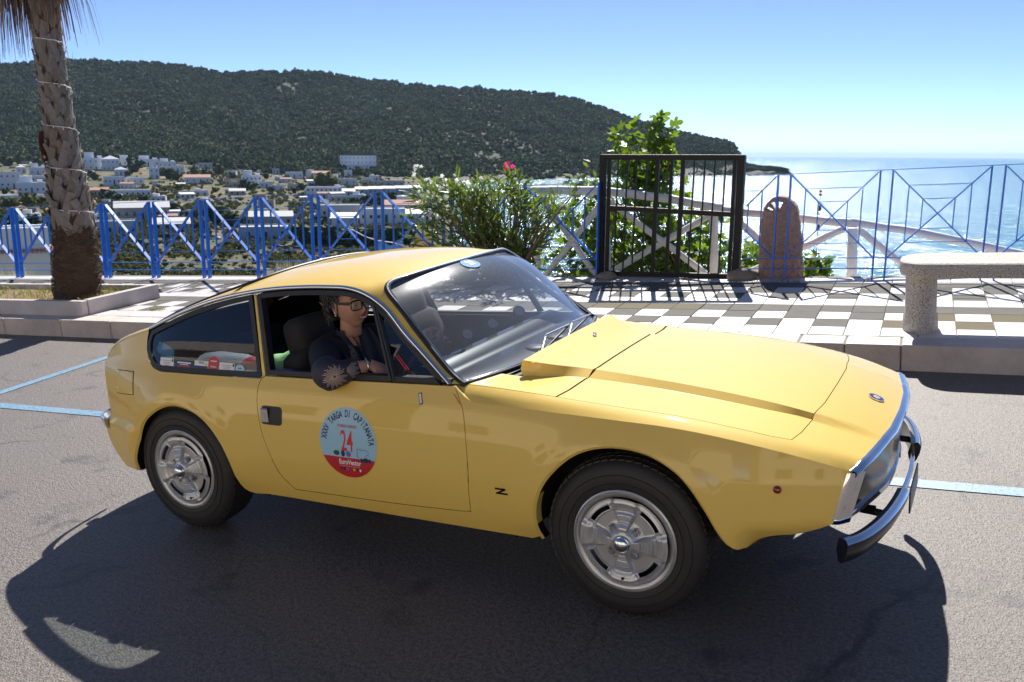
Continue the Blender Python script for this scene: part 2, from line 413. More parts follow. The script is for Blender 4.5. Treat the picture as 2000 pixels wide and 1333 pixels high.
# ================================================================ car outlines (x, z)
ARCH_F = L2(smooth_poly([(-.343, .250), (-.350, .300), (-.347, .370), (-.331, .437), (-.300, .502), (-.247, .567), (-.186, .619), (-.120, .652), (-.040, .669), (.045, .669), (.129, .651), (.212, .607), (.265, .555), (.316, .479), (.362, .395), (.388, .357), (.411, .343)], .015))
ARCH_R = L2(smooth_poly([(-2.574, .265), (-2.544, .356), (-2.505, .442), (-2.440, .538), (-2.348, .601), (-2.268, .632), (-2.194, .641), (-2.082, .622), (-1.990, .572), (-1.915, .485), (-1.880, .401), (-1.868, .321), (-1.860, .262), (-1.835, .243)], .015))
DRIP = [(-2.440, .966), (-2.330, 1.008), (-2.205, 1.054), (-2.014, 1.108), (-1.827, 1.144), (-1.648, 1.166), (-1.474, 1.176), (-1.348, 1.178), (-1.270, 1.177), (-1.205, 1.168), (-1.150, 1.152), (-1.095, 1.128), (-1.030, 1.088), (-.946, 1.014), (-.825, .921), (-.712, .832)]
DRIPc = smooth_poly(DRIP, .02)
def drip_below(d):
    """drip curve offset downwards/inwards"""
    P = DRIPc; t = np.gradient(P, axis=0); t /= np.linalg.norm(t, axis=1)[:, None]; n = np.stack([t[:, 1], -t[:, 0]], 1)
    return P + n * d
DR_REAR = L2(smooth_poly([(-1.537, .303), (-1.600, .377), (-1.643, .482), (-1.667, .549), (-1.688, .650), (-1.696, .716), (-1.692, .770), (-1.678, .795), (-1.664, .803)], .02))
DR_FRONT = L2(smooth_poly([(-.690, .8262), (-.664, .785), (-.642, .745), (-.631, .708), (-.620, .62), (-.616, .532), (-.622, .43), (-.630, .333)], .02))
DOOR = DR_FRONT + L2(smooth_poly([(-.68, .327), (-.994, .313), (-1.50, .303)], .05)) + DR_REAR + L2(smooth_poly([(-1.62, .8035), (-1.315, .810), (-1.0, .819), (-.72, .8262)], .05))
TAIL = [(-2.461, .950), (-2.613, .911), (-2.745, .868), (-2.820, .820), (-2.848, .780), (-2.852, .745), (-2.846, .711), (-2.818, .625), (-2.795, .515), (-2.845, .478), (-2.842, .40), (-2.800, .345), (-2.692, .262)]
QWIN = [(-2.452, .954), (-2.458, .905), (-2.450, .862), (-2.425, .818), (-2.386, .791), (-2.33, .780), (-1.685, .791), (-1.673, .798), (-1.773, 1.134)]
_db = drip_below(.012)
QTOP = [tuple(q) for q in _db if -2.44 < q[0] < -1.79]        # from rear to front
SILL = [(-1.835, .243), (-1.80, .240), (-1.72, .249), (-1.583, .250), (-1.006, .247), (-.707, .247), (-.384, .247)]
CREASE = [(x, float(zsh(x))) for x in np.linspace(.752, -.60, 70)]
SIDE = ([(-2.692, .262), (-2.60, .262)] + ARCH_R + SILL[1:] + ARCH_F[1:] + L2(smooth_poly([(.411, .343), (.436, .339), (.462, .355), (.49, .378), (.530, .392), (.590, .402), (.66, .430), (.705, .455)], .02))[1:]
        + [(.752, .627)] + CREASE[1:] + [(-.64, .790), (-.672, .812), (-.690, .8262)] + DR_FRONT[1:] + L2(smooth_poly([(-.68, .327), (-.994, .313), (-1.50, .303)], .05)) + DR_REAR
        + [(-1.763, 1.134), (-1.776, 1.138)] + [(-1.678, .796), (-1.688, .788)] + [(-2.33, .777), (-2.388, .788), (-2.428, .815), (-2.454, .861), (-2.462, .905), (-2.456, .958)] + TAIL[:-1])
def car_paint():
    m = mat('yellow_paint', (.84, .575, .130), .55, coat=.9, spec=.05)
    n = m.node_tree; b = n.nodes['Principled BSDF']; ge = n.nodes.new('ShaderNodeNewGeometry'); mx = n.nodes.new('ShaderNodeMix'); mx.data_type = 'RGBA'; mx.inputs['A'].default_value = (.84, .575, .130, 1); mx.inputs['B'].default_value = (.012, .012, .013, 1)   # sheet metal: painted outside, dark lining inside
    n.links.new(ge.outputs['Backfacing'], mx.inputs['Factor']); n.links.new(mx.outputs['Result'], b.inputs['Base Color']); cw = n.nodes.new('ShaderNodeMath'); cw.operation = 'SUBTRACT'; cw.inputs[0].default_value = 1; n.links.new(ge.outputs['Backfacing'], cw.inputs[1]); cw.inputs[0].default_value = .9; cw.use_clamp = True; n.links.new(cw.outputs[0], b.inputs['Coat Weight'])
    return m
def outward(mb):
    """turn every face away from the middle of the car"""
    for i, f in enumerate(mb.f):
        P = [np.array(mb.v[k]) for k in f[:4]]; c = sum(P) / len(P); n_ = np.cross(P[1] - P[0], P[2] - P[0]) + (np.cross(P[2] - P[0], P[3] - P[0]) if len(P) > 3 else 0)
        r_ = c - np.array([min(max(c[0], -2.3), .2), 0, .45])
        if n_ @ r_ < 0: mb.f[i] = tuple(f)[::-1]
    return mb
PAINT = car_paint()
BLACK_RUBBER = mat('black_rubber', (.012, .012, .013), .5)
DARK_TRIM = mat('dark_interior', (.012, .012, .013), .7, bump=(300, .2, .001))
CHROME = mat('chrome', (.80, .80, .82), .06, 1.0)
SATIN = mat('brushed_metal', (.55, .55, .56), .3, 1.0)
GLASS = glassmat('window_glass', (.72, .76, .76), 0, 1.25)
WSGLASS = glassmat('windscreen_glass', (.84, .88, .90), .04, 1.8, dust_glare=.13, dirt_scale=75)  # grey film stands in for the veil of glare, besides dusty specks
LAMP_RED = mat('red_lens', (.25, .01, .01), .1, coat=1)
def text_mesh(s, size=1.0, bold=0.0, sx=1.0, shear=0.0, align='CENTER', space=1.0):
    c = bpy.data.curves.new('t', 'FONT'); c.body = s; c.size = size; c.align_x = align; c.align_y = 'CENTER'; c.offset = bold; c.resolution_u = 3; c.space_character = space; c.shear = shear
    o = bpy.data.objects.new('t', c); COL.objects.link(o); dg = bpy.context.evaluated_depsgraph_get(); me = bpy.data.meshes.new_from_object(o.evaluated_get(dg))
    V = np.array([v.co[:2] for v in me.vertices]).reshape(-1, 2) * np.array([sx, 1]); F_ = [tuple(p.vertices) for p in me.polygons]
    bpy.data.objects.remove(o); bpy.data.curves.remove(c); bpy.data.meshes.remove(me); return V, F_
# ================================================================ the car
car = thing('coupe_car', 'yellow two door coupe with a round 24 rally sticker on its door', 'car')
NX = [(.763, .628), (.768, .60), (.786, .534), (.800, .45), (.814, .355), (.831, .228), (.838, .05), (.839, 0)]
def nose_x(y): return np.interp(np.abs(y), [q for q in (0, .05, .228, .355, .45, .534, .60, .628, .66)], [.839, .838, .831, .814, .800, .786, .768, .754, .730])
_ny = np.linspace(-.632, .632, 41)
NOSE_TOP = [(float(nose_x(y)), float(y)) for y in _ny]
def shutf_x(y): return np.interp(np.abs(y), [0, .1, .25, .384, .526, .605, .63], [.614, .613, .610, .595, .581, .563, .556])
def shutr_x(y): return np.interp(np.abs(y), [0, .3, .4, .54, .64], [-.252, -.253, -.266, -.270, -.284])
hy = lambda x: float(np.interp(x, [-.69, -.60, -.284, 0, .17, .337, .49, .563], [.650, .645, .634, .636, .630, .630, .622, .605]))
xs_h = np.linspace(-.284, .563, 30)
BONNET = [(float(shutf_x(y)), float(y)) for y in np.linspace(-.605, .605, 60)] + [(float(x), hy(x)) for x in xs_h[::-1]] + [(float(shutr_x(y)), float(y)) for y in np.linspace(.632, -.632, 60)][1:-1] + [(float(x), -hy(x)) for x in xs_h[:-1]]
def side_mesh(outer, sg, step=.028, off=0.0, ret=.012, mb=None, bstep=None):
    mb = mb or MB(); panel(mb, outer, [], surf_side(sg, off), step, ret, (0, -sg, 0), flip=(sg > 0), bstep=bstep); return mb
body = MB()
for sg in (-1, 1):
    side_mesh(SIDE, sg, .028, mb=body)
    # rounded tail corner strips: side edge rolls over towards the middle
    T_ = smooth_poly(TAIL[:9], .03); t = np.gradient(T_, axis=0); t /= np.linalg.norm(t, axis=1)[:, None]; n = np.stack([-t[:, 1], t[:, 0]], 1)
    n = n * np.where((n[:, 0] < 0) | (n[:, 1] > 0), 1, -1)[:, None]
    Y0 = Yside(T_[:, 0], T_[:, 1]); rows = []
    for q in np.linspace(0, 1, 9):
        a = q * math.pi / 2; r_ = .055
        rows.append(np.stack([T_[:, 0] + n[:, 0] * .020 * math.sin(a), sg * (Y0 - r_ * (1 - math.cos(a))), T_[:, 1] + n[:, 1] * .020 * math.sin(a)], 1))
    G = np.stack(rows); body.grid(G if sg > 0 else G[::-1])
    # lower tail return
    T2 = np.array(TAIL[9:]); Y2 = Yside(T2[:, 0], T2[:, 1]); A = np.stack([T2[:, 0], sg * Y2, T2[:, 1]], 1); B = A * np.array([1, 0, 1]); G = strip(A, B, 12); G[:, :, 0] -= .15 * (1 - (G[:, :, 1] / A[None, :, 1])**2); body.grid(G)
    # sill and valance undersides
    for poly in (SILL, [(.411, .343), (.436, .339), (.49, .378), (.59, .402), (.705, .455)], [(-2.692, .262), (-2.58, .262)]):
        S_ = resample(poly, .05, False); Ys = Yside(S_[:, 0], S_[:, 1]); A = np.stack([S_[:, 0], sg * Ys, S_[:, 1]], 1); B = A.copy(); B[:, 1] -= sg * .10; B[:, 2] -= .012
        body.grid(np.stack([A, (A + B) / 2 + np.array([0, sg * .02, -.006]), B]) if sg > 0 else np.stack([B, (A + B) / 2 + np.array([0, sg * .02, -.006]), A]))
    # rolled wheel arch lips
    for arch in (ARCH_F, ARCH_R):
        S_ = np.array(arch); hub = np.array([0 if arch is ARCH_F else -2.24, .30]); Ys = Yside(S_[:, 0], S_[:, 1]); A = np.stack([S_[:, 0], sg * Ys, S_[:, 1]], 1)
        d = hub - S_; d /= np.linalg.norm(d, axis=1)[:, None]; r1 = A + np.stack([d[:, 0] * .010, np.full(len(d), -sg * .008), d[:, 1] * .010], 1); r2 = A + np.stack([d[:, 0] * .010, np.full(len(d), -sg * .05), d[:, 1] * .010], 1)
        G = np.stack([A, r1, r2]); body.grid(G if sg < 0 else G[::-1])
# fender tops and nose, one sheet with a bonnet-and-cowl opening
_rear = -.690
near_edge = [(x, float(ysh(x)) + .0) for x, z in CREASE]          # x from .752 to -.60
rear_near = [(-.64, .7095 - .010), (-.672, .7095 - .019), (-.690, .690), (-.695, .66)]
outerT = ([(x, -y) for x, y in near_edge] + [(x, -y) for x, y in rear_near])
opening = [(-.684, -.648)] + [(float(x), -hy(x)) for x in np.linspace(-.66, -.284, 14)]
opening_n = opening + [(float(x), -hy(x)) for x in xs_h[1:]] + [(float(shutf_x(y)), float(y)) for y in np.linspace(-.605, .605, 60)][1:]
opening_f = [(x, -y) for x, y in opening + [(float(x), -hy(x)) for x in xs_h[1:-1]]][::-1]
TOPP = NOSE_TOP[::-1] + outerT[1:] + opening_n + opening_f + [(x, -y) for x, y in outerT[1:]][::-1]
panel(body, TOPP, [], surf_top(), .024, .010)
# drop edge gap fillers: pillar base to windscreen corner
# ---- roof shell between the drip mouldings
WSO = smooth_poly([(-.672, .655, .822), (-.736, .642, .862), (-.795, .630, .915), (-.853, .613, .966), (-.915, .598, 1.024), (-.969, .582, 1.076), (-1.020, .567, 1.120), (-1.060, .553, 1.152), (-1.084, .532, 1.174), (-1.090, .500, 1.188), (-1.083, .44, 1.196), (-1.066, .3, 1.202), (-1.054, .15, 1.206), (-1.050, 0, 1.207)], .02)
def ws_outer():   # (N,3) near half, y positive
    return WSO
D3 = np.stack([DRIPc[:, 0], Yside(DRIPc[:, 0], DRIPc[:, 1]), DRIPc[:, 1]], 1)     # rear -> front
HATCH = smooth_poly([(-2.50, .530, .960), (-2.42, .528, .995), (-2.28, .522, 1.050), (-2.12, .512, 1.102), (-2.00, .495, 1.138), (-1.92, .465, 1.163), (-1.875, .42, 1.180), (-1.855, .34, 1.193), (-1.845, .2, 1.204), (-1.845, 0, 1.209)], .02)
z0r = spl([-2.0, -1.845, -1.65, -1.5, -1.35, -1.2, -1.05], [1.17, 1.209, 1.232, 1.241, 1.243, 1.235, 1.207], .03)
def param(P, n):
    t = np.concatenate([[0], np.cumsum(np.linalg.norm(np.diff(P, axis=0), axis=1))]); T = np.linspace(0, t[-1], n); return np.stack([np.interp(T, t, P[:, k]) for k in range(3)], 1)
# A pillar strip: drip (front part) to windscreen outline
iA = int(np.argmin(abs(D3[:, 0] + 1.12))); fa = D3[iA:][::-1]                  # from front base up to the corner
jA = int(np.argmin(abs(WSO[:, 2] - 1.160))); wa = WSO[:jA + 1]
na = 26; FA = param(fa, na); WA = param(wa, na)
xr = np.linspace(0, 1, 30)
jH = int(np.argmin(np.linalg.norm(HATCH - np.array([-1.92, .465, 1.163]), axis=1)))
iH = int(np.argmin(abs(D3[:, 0] + 1.93)))
for sg in (-1, 1):
    s3 = np.array([1, sg, 1])
    G = strip(FA, WA, 6, .004, (.3, .6, .3)) * s3; body.grid(G if sg > 0 else G[::-1])
    # roof side: rail from corner back to hatch corner; inner boundary = header corner ... hatch corner
    rail = param(D3[iH:iA + 1][::-1], 40)                                       # from x=-1.12 back to -1.88
    hdr = param(np.vstack([rail[:1], WSO[jA:]]), 24); hat = param(np.vstack([rail[-1:], HATCH[jH:]]), 24)
    # patch rows: s along x, t from rail to centre
    rows = []
    for i in range(40):
        a = rail[i]; s = i / 39; xc = (1 - s) * hdr[-1][0] + s * hat[-1][0]; row = []
        for k in range(24):
            u = k / 23; e0 = hdr[k]; e1 = hat[k]
            # Coons-style blend of x and y, crown height from profile
            bx = (1 - s) * e0 + s * e1; by = (1 - u) * a + u * np.array([xc, 0, float(z0r(xc))])
            c = (1 - s) * ((1 - u) * hdr[0] + u * hdr[-1]) + s * ((1 - u) * hat[0] + u * hat[-1])
            P = bx + by - c
            yy = P[1] / max(a[1], 1e-6); z_id = float(z0r(P[0])); zr = a[2] + (z_id - a[2]) * (1 - abs(min(yy, 1))**3.0)
            w_ = min(1, s / .12, (1 - s) / .12); w_ = w_ * w_ * (3 - 2 * w_)
            P[2] = P[2] * (1 - w_) + zr * w_; row.append(P)
        rows.append(row)
    G = np.array(rows) * s3; body.grid(G if sg < 0 else G[::-1])
    # rear pillar strip: rail back to tail between drip and hatch edge
    ra = param(D3[:iH + 1][::-1], 26); ha = param(HATCH[:jH + 1][::-1], 26); G = strip(ra, ha, 7, .008, (-.1, .5, .8)) * s3; body.grid(G if sg < 0 else G[::-1])
    # deck between hatch base and tail edge
    T_ = smooth_poly(TAIL[:9], .03); tz = np.interp(np.linspace(0, 1, 30), np.linspace(0, 1, len(T_)), T_[:, 1]); tx = np.interp(np.linspace(0, 1, 30), np.linspace(0, 1, len(T_)), T_[:, 0])
    Y0 = Yside(tx, tz) - .05; E0 = np.stack([tx - .012, Y0, tz + .012], 1); C0 = E0.copy(); C0[:, 1] = 0; C0[0, 2] = .975; C0[0, 0] = -2.50
    G = strip(E0, C0, 12, .006, (-.3, 0, 1)); wq = np.linspace(0, 1, 30)**.6; G[:, :, 0] -= (.15 * (1 - (G[:, :, 1] / Y0[None])**2)) * wq[None]; G = G * s3; body.grid(G if sg > 0 else G[::-1])
    a = D3[0]; h0 = HATCH[0]; e = E0[0]
    body.add([(a * s3).tolist(), (h0 * s3).tolist(), (C0[0] * s3).tolist(), (e * s3).tolist()], [(0, 1, 2, 3)])
outward(body); body_o = body.build('body', PAINT, car, smooth=50)
# doors, bonnet, cowl
for sg in (-1, 1):
    mb = side_mesh(L2(inset(DOOR, .0028)), sg, .028, ret=.02)
    outward(mb); d = mb.build('door', PAINT, car, smooth=50)
    if sg < 0: door_o = d
mb = MB(); e_ = .0028
hyA = lambda xs: np.array([hy(x) for x in xs])
cen = [(float(shutf_x(y)) - e_, float(y)) for y in np.linspace(-float(yUp(.60)), float(yUp(.60)), 40)] + [(float(x), float(yUp(x))) for x in np.linspace(.59, -.25, 34)[1:-1]] + [(float(shutr_x(y)) + e_, float(y)) for y in np.linspace(float(yUp(-.255)), -float(yUp(-.255)), 40)] + [(float(x), -float(yUp(x))) for x in np.linspace(-.25, .59, 34)[1:-1]]
panel(mb, cen, [], surf_top(), .020, .016)
for sg in (-1, 1):
    sd = [(float(shutf_x(y)) - e_, sg * float(y)) for y in np.linspace(float(yLo(.585)), .603, 14)] + [(float(x), sg * (hy(x) - e_)) for x in np.linspace(.555, -.280, 30)] + [(float(shutr_x(y)) + e_, sg * float(y)) for y in np.linspace(.630, float(yLo(-.26)), 16)] + [(float(x), sg * float(yLo(x))) for x in np.linspace(-.25, .58, 34)[1:-1]]
    panel(mb, sd, [], surf_top(), .020, .016)
    xs_ = np.linspace(-.250, .594, 50); a_, b_ = yUp(xs_), yLo(xs_); G = np.stack([np.stack([np.concatenate([[xs_[0] - .012 * q], xs_[1:]]), sg * (a_ + (b_ - a_) * q), Ztop(xs_, a_ + (b_ - a_) * q)], 1) for q in (0, .5, 1)]); mb.grid(G)
outward(mb); mb.build('bonnet', PAINT, car, smooth=50)
cx0 = -.505
mb = MB()
cen = [(float(shutr_x(y)) - .006, float(y)) for y in np.linspace(-float(yUp(-.265)), float(yUp(-.265)), 40)] + [(float(x), float(yUp(x))) for x in np.linspace(-.27, cx0, 22)[1:]] + [(cx0, y) for y in np.linspace(.45, -.45, 30)] + [(float(x), -float(yUp(x))) for x in np.linspace(cx0, -.27, 22)[:-1]]
panel(mb, cen, [], surf_top(), .016, .012)
for sg in (-1, 1):
    sd = [(float(shutr_x(y)) - .006, sg * float(y)) for y in np.linspace(float(yLo(-.275)), .630, 14)] + [(float(x), sg * (hy(x) - .004)) for x in np.linspace(-.30, -.676, 14)] + [(-.672, sg * .60), (-.650, sg * .54), (-.628, sg * .478), (cx0 - .012, sg * .476)] + [(float(x), sg * float(yLo(x))) for x in np.linspace(cx0, -.285, 20)]
    panel(mb, sd, [], surf_top(), .016, .012)
    xs_ = np.linspace(cx0, -.264, 24); a_, b_ = yUp(xs_), yLo(xs_); G = np.stack([np.stack([xs_ - .010 * math.sin(3.14 * q) * (xs_ < -.45), sg * (a_ + (b_ - a_) * q), Ztop(xs_, a_ + (b_ - a_) * q)], 1) for q in (0, .25, .5, .75, 1)]); mb.grid(G)
yy = np.linspace(-.452, .452, 40); A = np.stack([np.full(40, cx0), yy, Ztop(np.full(40, cx0), yy)], 1); B = A + np.array([.004, 0, -.012]); C_ = A + np.array([.04, 0, -.012]); mb.grid(np.stack([A, B, C_]))
outward(mb); mb.build('cowl_panel', PAINT, car, smooth=50)
mb = MB(); mb.add([(-.70, -.62, .795), (-.70, .62, .795), (-.28, .60, .775), (-.28, -.60, .775)], [(0, 1, 2, 3)]); mb.build('scuttle', BLACK_RUBBER, car)
gx_, gy_ = np.meshgrid(np.linspace(-.30, .76, 22), np.linspace(-.60, .60, 17), indexing='ij'); gy2 = gy_ * np.minimum(1, (ysh(gx_) - .02) / .60); mb = MB(); mb.grid(np.stack([gx_, gy2, Ztop(gx_, gy2) - .030], -1)); mb.build('bonnet_light_blocker', DARK_TRIM, car, smooth=180)  # added unseen sheet, stops sunlight leaking through the bonnet gaps
for sg in (-1, 1):
    mb = MB(); panel(mb, [(-1.78, .26), (-.58, .26), (-.58, .74), (-.70, .79), (-1.76, .77)], [], surf_side(sg, -.045), .06, 0); mb.build('door_gap_light_blocker', DARK_TRIM, car)  # added dark sheet behind the door gap to block leaking sun
# windscreen
near = param(WSO[:jA + 1], 26)
nS, nT = 26, 31
topc = param(WSO[jA:], 16)
def ws_rows(shrink=0.0, off=0.0):
    # outline across: left edge, curved to right
    rows = []
    for i in range(nS):
        s = i / (nS - 1); e = near[i]; bz = .005 * s; bow = (.125 * (1 - s) + (abs(-1.050 + 1.0635)) * 0 + .028 * s)
        row = []
        for k in range(nT):
            u = -1 + 2 * k / (nT - 1); y = e[1] * u
            row.append([e[0] + bow * (1 - u * u), y, e[2] + (0.004 + .042 * s) * (1 - u * u)]); q = np.array([.66, 0, .75]) * (.21 * s * s * (1 - s)) * (1 - .35 * u * u); row[-1] = [row[-1][0] + q[0], row[-1][1], row[-1][2] + q[2]]
        rows.append(row)
    return np.array(rows)
W_ = ws_rows()
mb = MB(); mb.grid(W_)
cap = W_[-1]; TT = np.concatenate([WSO[jA:] * np.array([1, 1, 1]), (WSO[jA:-1][::-1]) * np.array([1, -1, 1])]); TTp = param(TT[::-1], nT)
G = np.stack([cap, (cap + TTp) / 2, TTp]); mb.grid(G)
ws = mb.build('windscreen', WSGLASS, car, smooth=180)
mb = MB(); loopP = np.concatenate([WSO, (WSO[:-1][::-1]) * np.array([1, -1, 1]), W_[0][1:-1]]); mb.tube(loopP.tolist(), .0125, 8, closed=True); mb.build('windscreen_seal', BLACK_RUBBER, ws, smooth=180)
mb = MB(); inn = loopP * 1.0; cen = loopP.mean(0); inn = inn + (cen - inn) * .012 + np.array([.006, 0, .009]); mb.tube(inn.tolist(), .0035, 6, closed=True); mb.build('windscreen_trim', CHROME, ws, smooth=180)
# rear hatch glass
hp = HATCH; hg = []
for i in range(len(hp)):
    e = hp[i]; hg.append([[e[0] - .02 * (1 - u * u), e[1] * u, e[2] + .012 * (1 - u * u)] for u in np.linspace(-1, 1, 21)])
mb = MB(); mb.grid(np.array(hg)); hgl = mb.build('hatch_glass', GLASS, car, smooth=180)
mb = MB(); lp = np.concatenate([HATCH, (HATCH[:-1][::-1]) * np.array([1, -1, 1])]); mb.tube(lp.tolist(), .011, 6, closed=True); mb.build('hatch_seal', BLACK_RUBBER, hgl, smooth=180)
# side windows
DWIN = [tuple(q) for q in _db if q[0] > -1.758] + [(-.722, .829), (-1.0, .8225), (-1.315, .8135), (-1.655, .807)]
DWIN = [(-1.757, 1.130)] + DWIN
QOUT = QTOP + [(-1.785, 1.130), (-1.683, .800), (-1.694, .793)] + [(-2.33, .782), (-2.383, .793), (-2.422, .820), (-2.447, .863), (-2.454, .905)]
for sg in (-1, 1):
    mb = MB(); ring = inset(QOUT, .022); panel(mb, QOUT, [L2(ring)], surf_side(sg, .001), .03, .02, (0, -sg, 0), flip=sg > 0)
    q = mb.build('quarter_window', BLACK_RUBBER, car, smooth=50)
    if sg < 0: qwin_o = q
    mb = MB(); panel(mb, L2(inset(QOUT, .018)), [], surf_side(sg, -.006), .05, 0, flip=sg > 0); mb.build('quarter_glass', GLASS, q, smooth=180)
    # door window frame
    ring = inset(DWIN, .020); mb = MB(); panel(mb, DWIN, [L2(ring)], surf_side(sg, -.001), .03, .035, (0, -sg, 0), flip=sg > 0)
    S2 = surf_side(sg, -.008); a, b = S2(np.array([[-1.112, 1.112], [-.990, .826]])); mb.bar(a, b, .012, .022, (0, 1, 0)); a, b = S2(np.array([[-1.094, 1.096], [-.974, .826]])); mb.bar(a, b, .010, .018, (0, 1, 0))
    fr = mb.build('window_frame', BLACK_RUBBER, car, smooth=50)
    vg = [(-1.085, 1.096), (-1.02, 1.055), (-.94, .983), (-.83, .895), (-.765, .842), (-.970, .838)]
    mb = MB(); panel(mb, vg, [], surf_side(sg, -.010), .05, 0, flip=sg > 0); mb.build('vent_glass', GLASS, fr, smooth=180)
    # inner waist rail
    mb = MB(); q_ = np.array([[x, .815 + (x + 1.66) * .018] for x in np.linspace(-1.66, -.74, 12)]); A = surf_side(sg, -.004)(q_); B = A.copy(); B[:, 1] -= sg * .055; C2 = B.copy(); C2[:, 2] -= .45
    mb.grid(np.stack([A, B, C2]) if sg > 0 else np.stack([C2, B, A])); mb.build('door_lining', DARK_TRIM, car, smooth=30)
    # bright drip moulding
    mb = MB(); P = surf_side(sg, .006)(DRIPc); t = np.gradient(P, axis=0); t /= np.linalg.norm(t, axis=1)[:, None]
    up = np.cross(t, np.array([0, -sg, .0])); up = up * np.where(up[:, 2:3] < 0, -1, 1); N = len(P); prof = [(-.009, -.004), (-.007, .003), (0, .006), (.006, .004), (.009, -.006)]
    rows = [P + up * a + np.array([0, sg, 0]) * b for a, b in prof]; mb.grid(np.stack(rows)); mb.build('drip_moulding', CHROME, car, smooth=60, fix=False)
# nose: chrome surround, clear panel, dark recess
def face(y, z, off=0.0):
    """front plane: x at height z"""
    ft = np.clip((.62 - z) / .19, 0, 1); x = nose_x(y) + .012 - .022 * ft - .040 * ft * (np.abs(y) / .63)**2; return x + off
yy = np.linspace(-.632, .632, 49); ztop = Ztop(nose_x(yy), yy); ztop[0] = ztop[-1] = .629
mb = MB(); prof = []
xe = nose_x(yy)
r = [np.stack([xe - .003, yy, ztop + .001], 1), np.stack([xe + .006, yy, ztop + .0025], 1), np.stack([xe + .020, yy * 1.0, ztop - .004], 1), np.stack([xe + .024, yy, ztop - .013], 1), np.stack([xe + .018, yy, ztop - .022], 1), np.stack([xe + .002, yy, ztop - .024], 1)]
mb.grid(np.stack(r)); mb.build('nose_trim', CHROME, car, smooth=50)
for sg in (-1, 1):
    mb = MB()
    zz = np.linspace(.622, .452, 8); y_s = np.interp(zz, [.45, .627], [.655, .634]); x_s = np.interp(zz, [.452, .627], [.712, .755])
    x_s = x_s - .010; A = np.stack([x_s, sg * (Yside(x_s, zz) + .0015), zz], 1); B = A + np.array([.022, -sg * .008, 0]); C2 = A + np.array([.052, -sg * .042, 0]); D_ = A + np.array([.034, -sg * .055, 0]); G = np.stack([A, B, C2, D_]); mb.grid(G if sg < 0 else G[::-1]); mb.build('nose_end_trim', CHROME, car, smooth=40)
yy2 = np.linspace(-.60, .60, 41); mb = MB(); A = np.stack([face(yy2, .47, -.010), yy2, np.full(41, .437)], 1)
zt = np.interp(np.abs(yy2), [0, .6], [.425, .452]); A[:, 2] = zt
r = [A + np.array([-.01, 0, .012]), A + np.array([.012, 0, .010]), A + np.array([.016, 0, -.004]), A + np.array([.006, 0, -.016]), A + np.array([-.05, 0, -.02])]; mb.grid(np.stack(r)[::-1]); mb.build('nose_lower_trim', CHROME, car, smooth=50)
mb = MB(); zt2 = Ztop(nose_x(yy2), yy2) - .022; rows = [np.stack([face(yy2, z_ * zt2 + (1 - z_) * (zt + .008), -.002), yy2, z_ * zt2 + (1 - z_) * (zt + .008)], 1) for z_ in np.linspace(0, 1, 6)]; mb.grid(np.stack(rows)[::-1])
mb.build('nose_glass', mat('smoked_panel', (.040, .037, .035), .17, spec=.5, var=(8, .5, (.07, .065, .06), 4)), car, smooth=180)
mb = MB()
for z_ in np.linspace(.46, .61, 12): mb.tube([(float(face(y, z_)) - .07, y, z_) for y in np.linspace(-.30, .30, 13)], .003, 4)
for sg in (-1, 1):
    for yc_ in (.50, .36): mb.lathe([(0, -.03), (.055, -.028), (.060, 0), (.06, -.05)], 20, 'X', (float(face(yc_, .53)) - .06, sg * yc_, .535))
mb.build('grille', mat('grille_grey', (.03, .03, .033), .5, .0), car, smooth=60)
mb = MB(); mb.grid(np.stack([np.stack([face(yy2, .5) - .13, yy2, np.full(41, z_)], 1) for z_ in (.40, .68)])); mb.build('grille_backing', DARK_TRIM, car)
BUMP = mat('bumper_dark', (.008, .009, .016), .34, coat=.25, spec=.4)
# bumpers: two front corner blades and a thin centre bar
def blade(pts, h, th, name, par, m):
    mb = MB(); P = np.array(pts); t = np.gradient(P, axis=0); t[:, 2] = 0; t /= np.linalg.norm(t, axis=1)[:, None]; n = np.stack([t[:, 1], -t[:, 0], 0 * t[:, 0]], 1)
    prof = [(-.5 * th, .50), (.1 * th, .54), (.75 * th, .46), (1.0 * th, .34), (.80 * th, 0), (.38 * th, -.32), (-.1 * th, -.54), (-th * .6, -.5)]
    rows = [P + n * a + np.array([0, 0, 1]) * (b * h) for a, b in prof]; rows.append(P + n * (-th * .9)); rows.append(rows[0]); G = np.stack(rows); mb.grid(G)
    for e in (0, -1):
        ring = G[:-1, e]; mb.add(ring.tolist(), [tuple(range(len(ring)))])
    return mb.build(name, m, par, smooth=45, fix=True)
for sg in (-1, 1):
    pts = smooth_poly([(.742, sg * .715, .385), (.785, sg * .655, .387), (.822, sg * .56, .390), (.850, sg * .44, .393), (.866, sg * .33, .396), (.873, sg * .25, .398)], .02); pts = pts if sg > 0 else pts
    blade(pts, .082, .026 * (1 if sg < 0 else -1), 'bumper', car, BUMP)
    mb = MB(); q = np.array(pts); t = np.gradient(q, axis=0); t[:, 2] = 0; t /= np.linalg.norm(t, axis=1)[:, None]; nn_ = np.stack([t[:, 1], -t[:, 0], 0 * t[:, 0]], 1) * (1 if sg < 0 else -1); hh_ = np.array([0, 0, .082])
    mb.grid(np.stack([q + nn_ * .026 * a + hh_ * b for a, b in ((.15, .565), (.5, .565), (.85, .47), (1.03, .37))])); mb.build('bumper_trim', CHROME, car, smooth=60)
pts = smooth_poly([(.866, -.28, .392), (.878, 0, .392), (.866, .28, .392)], .03); b0 = blade(pts, .040, .010, 'bumper', car, CHROME)
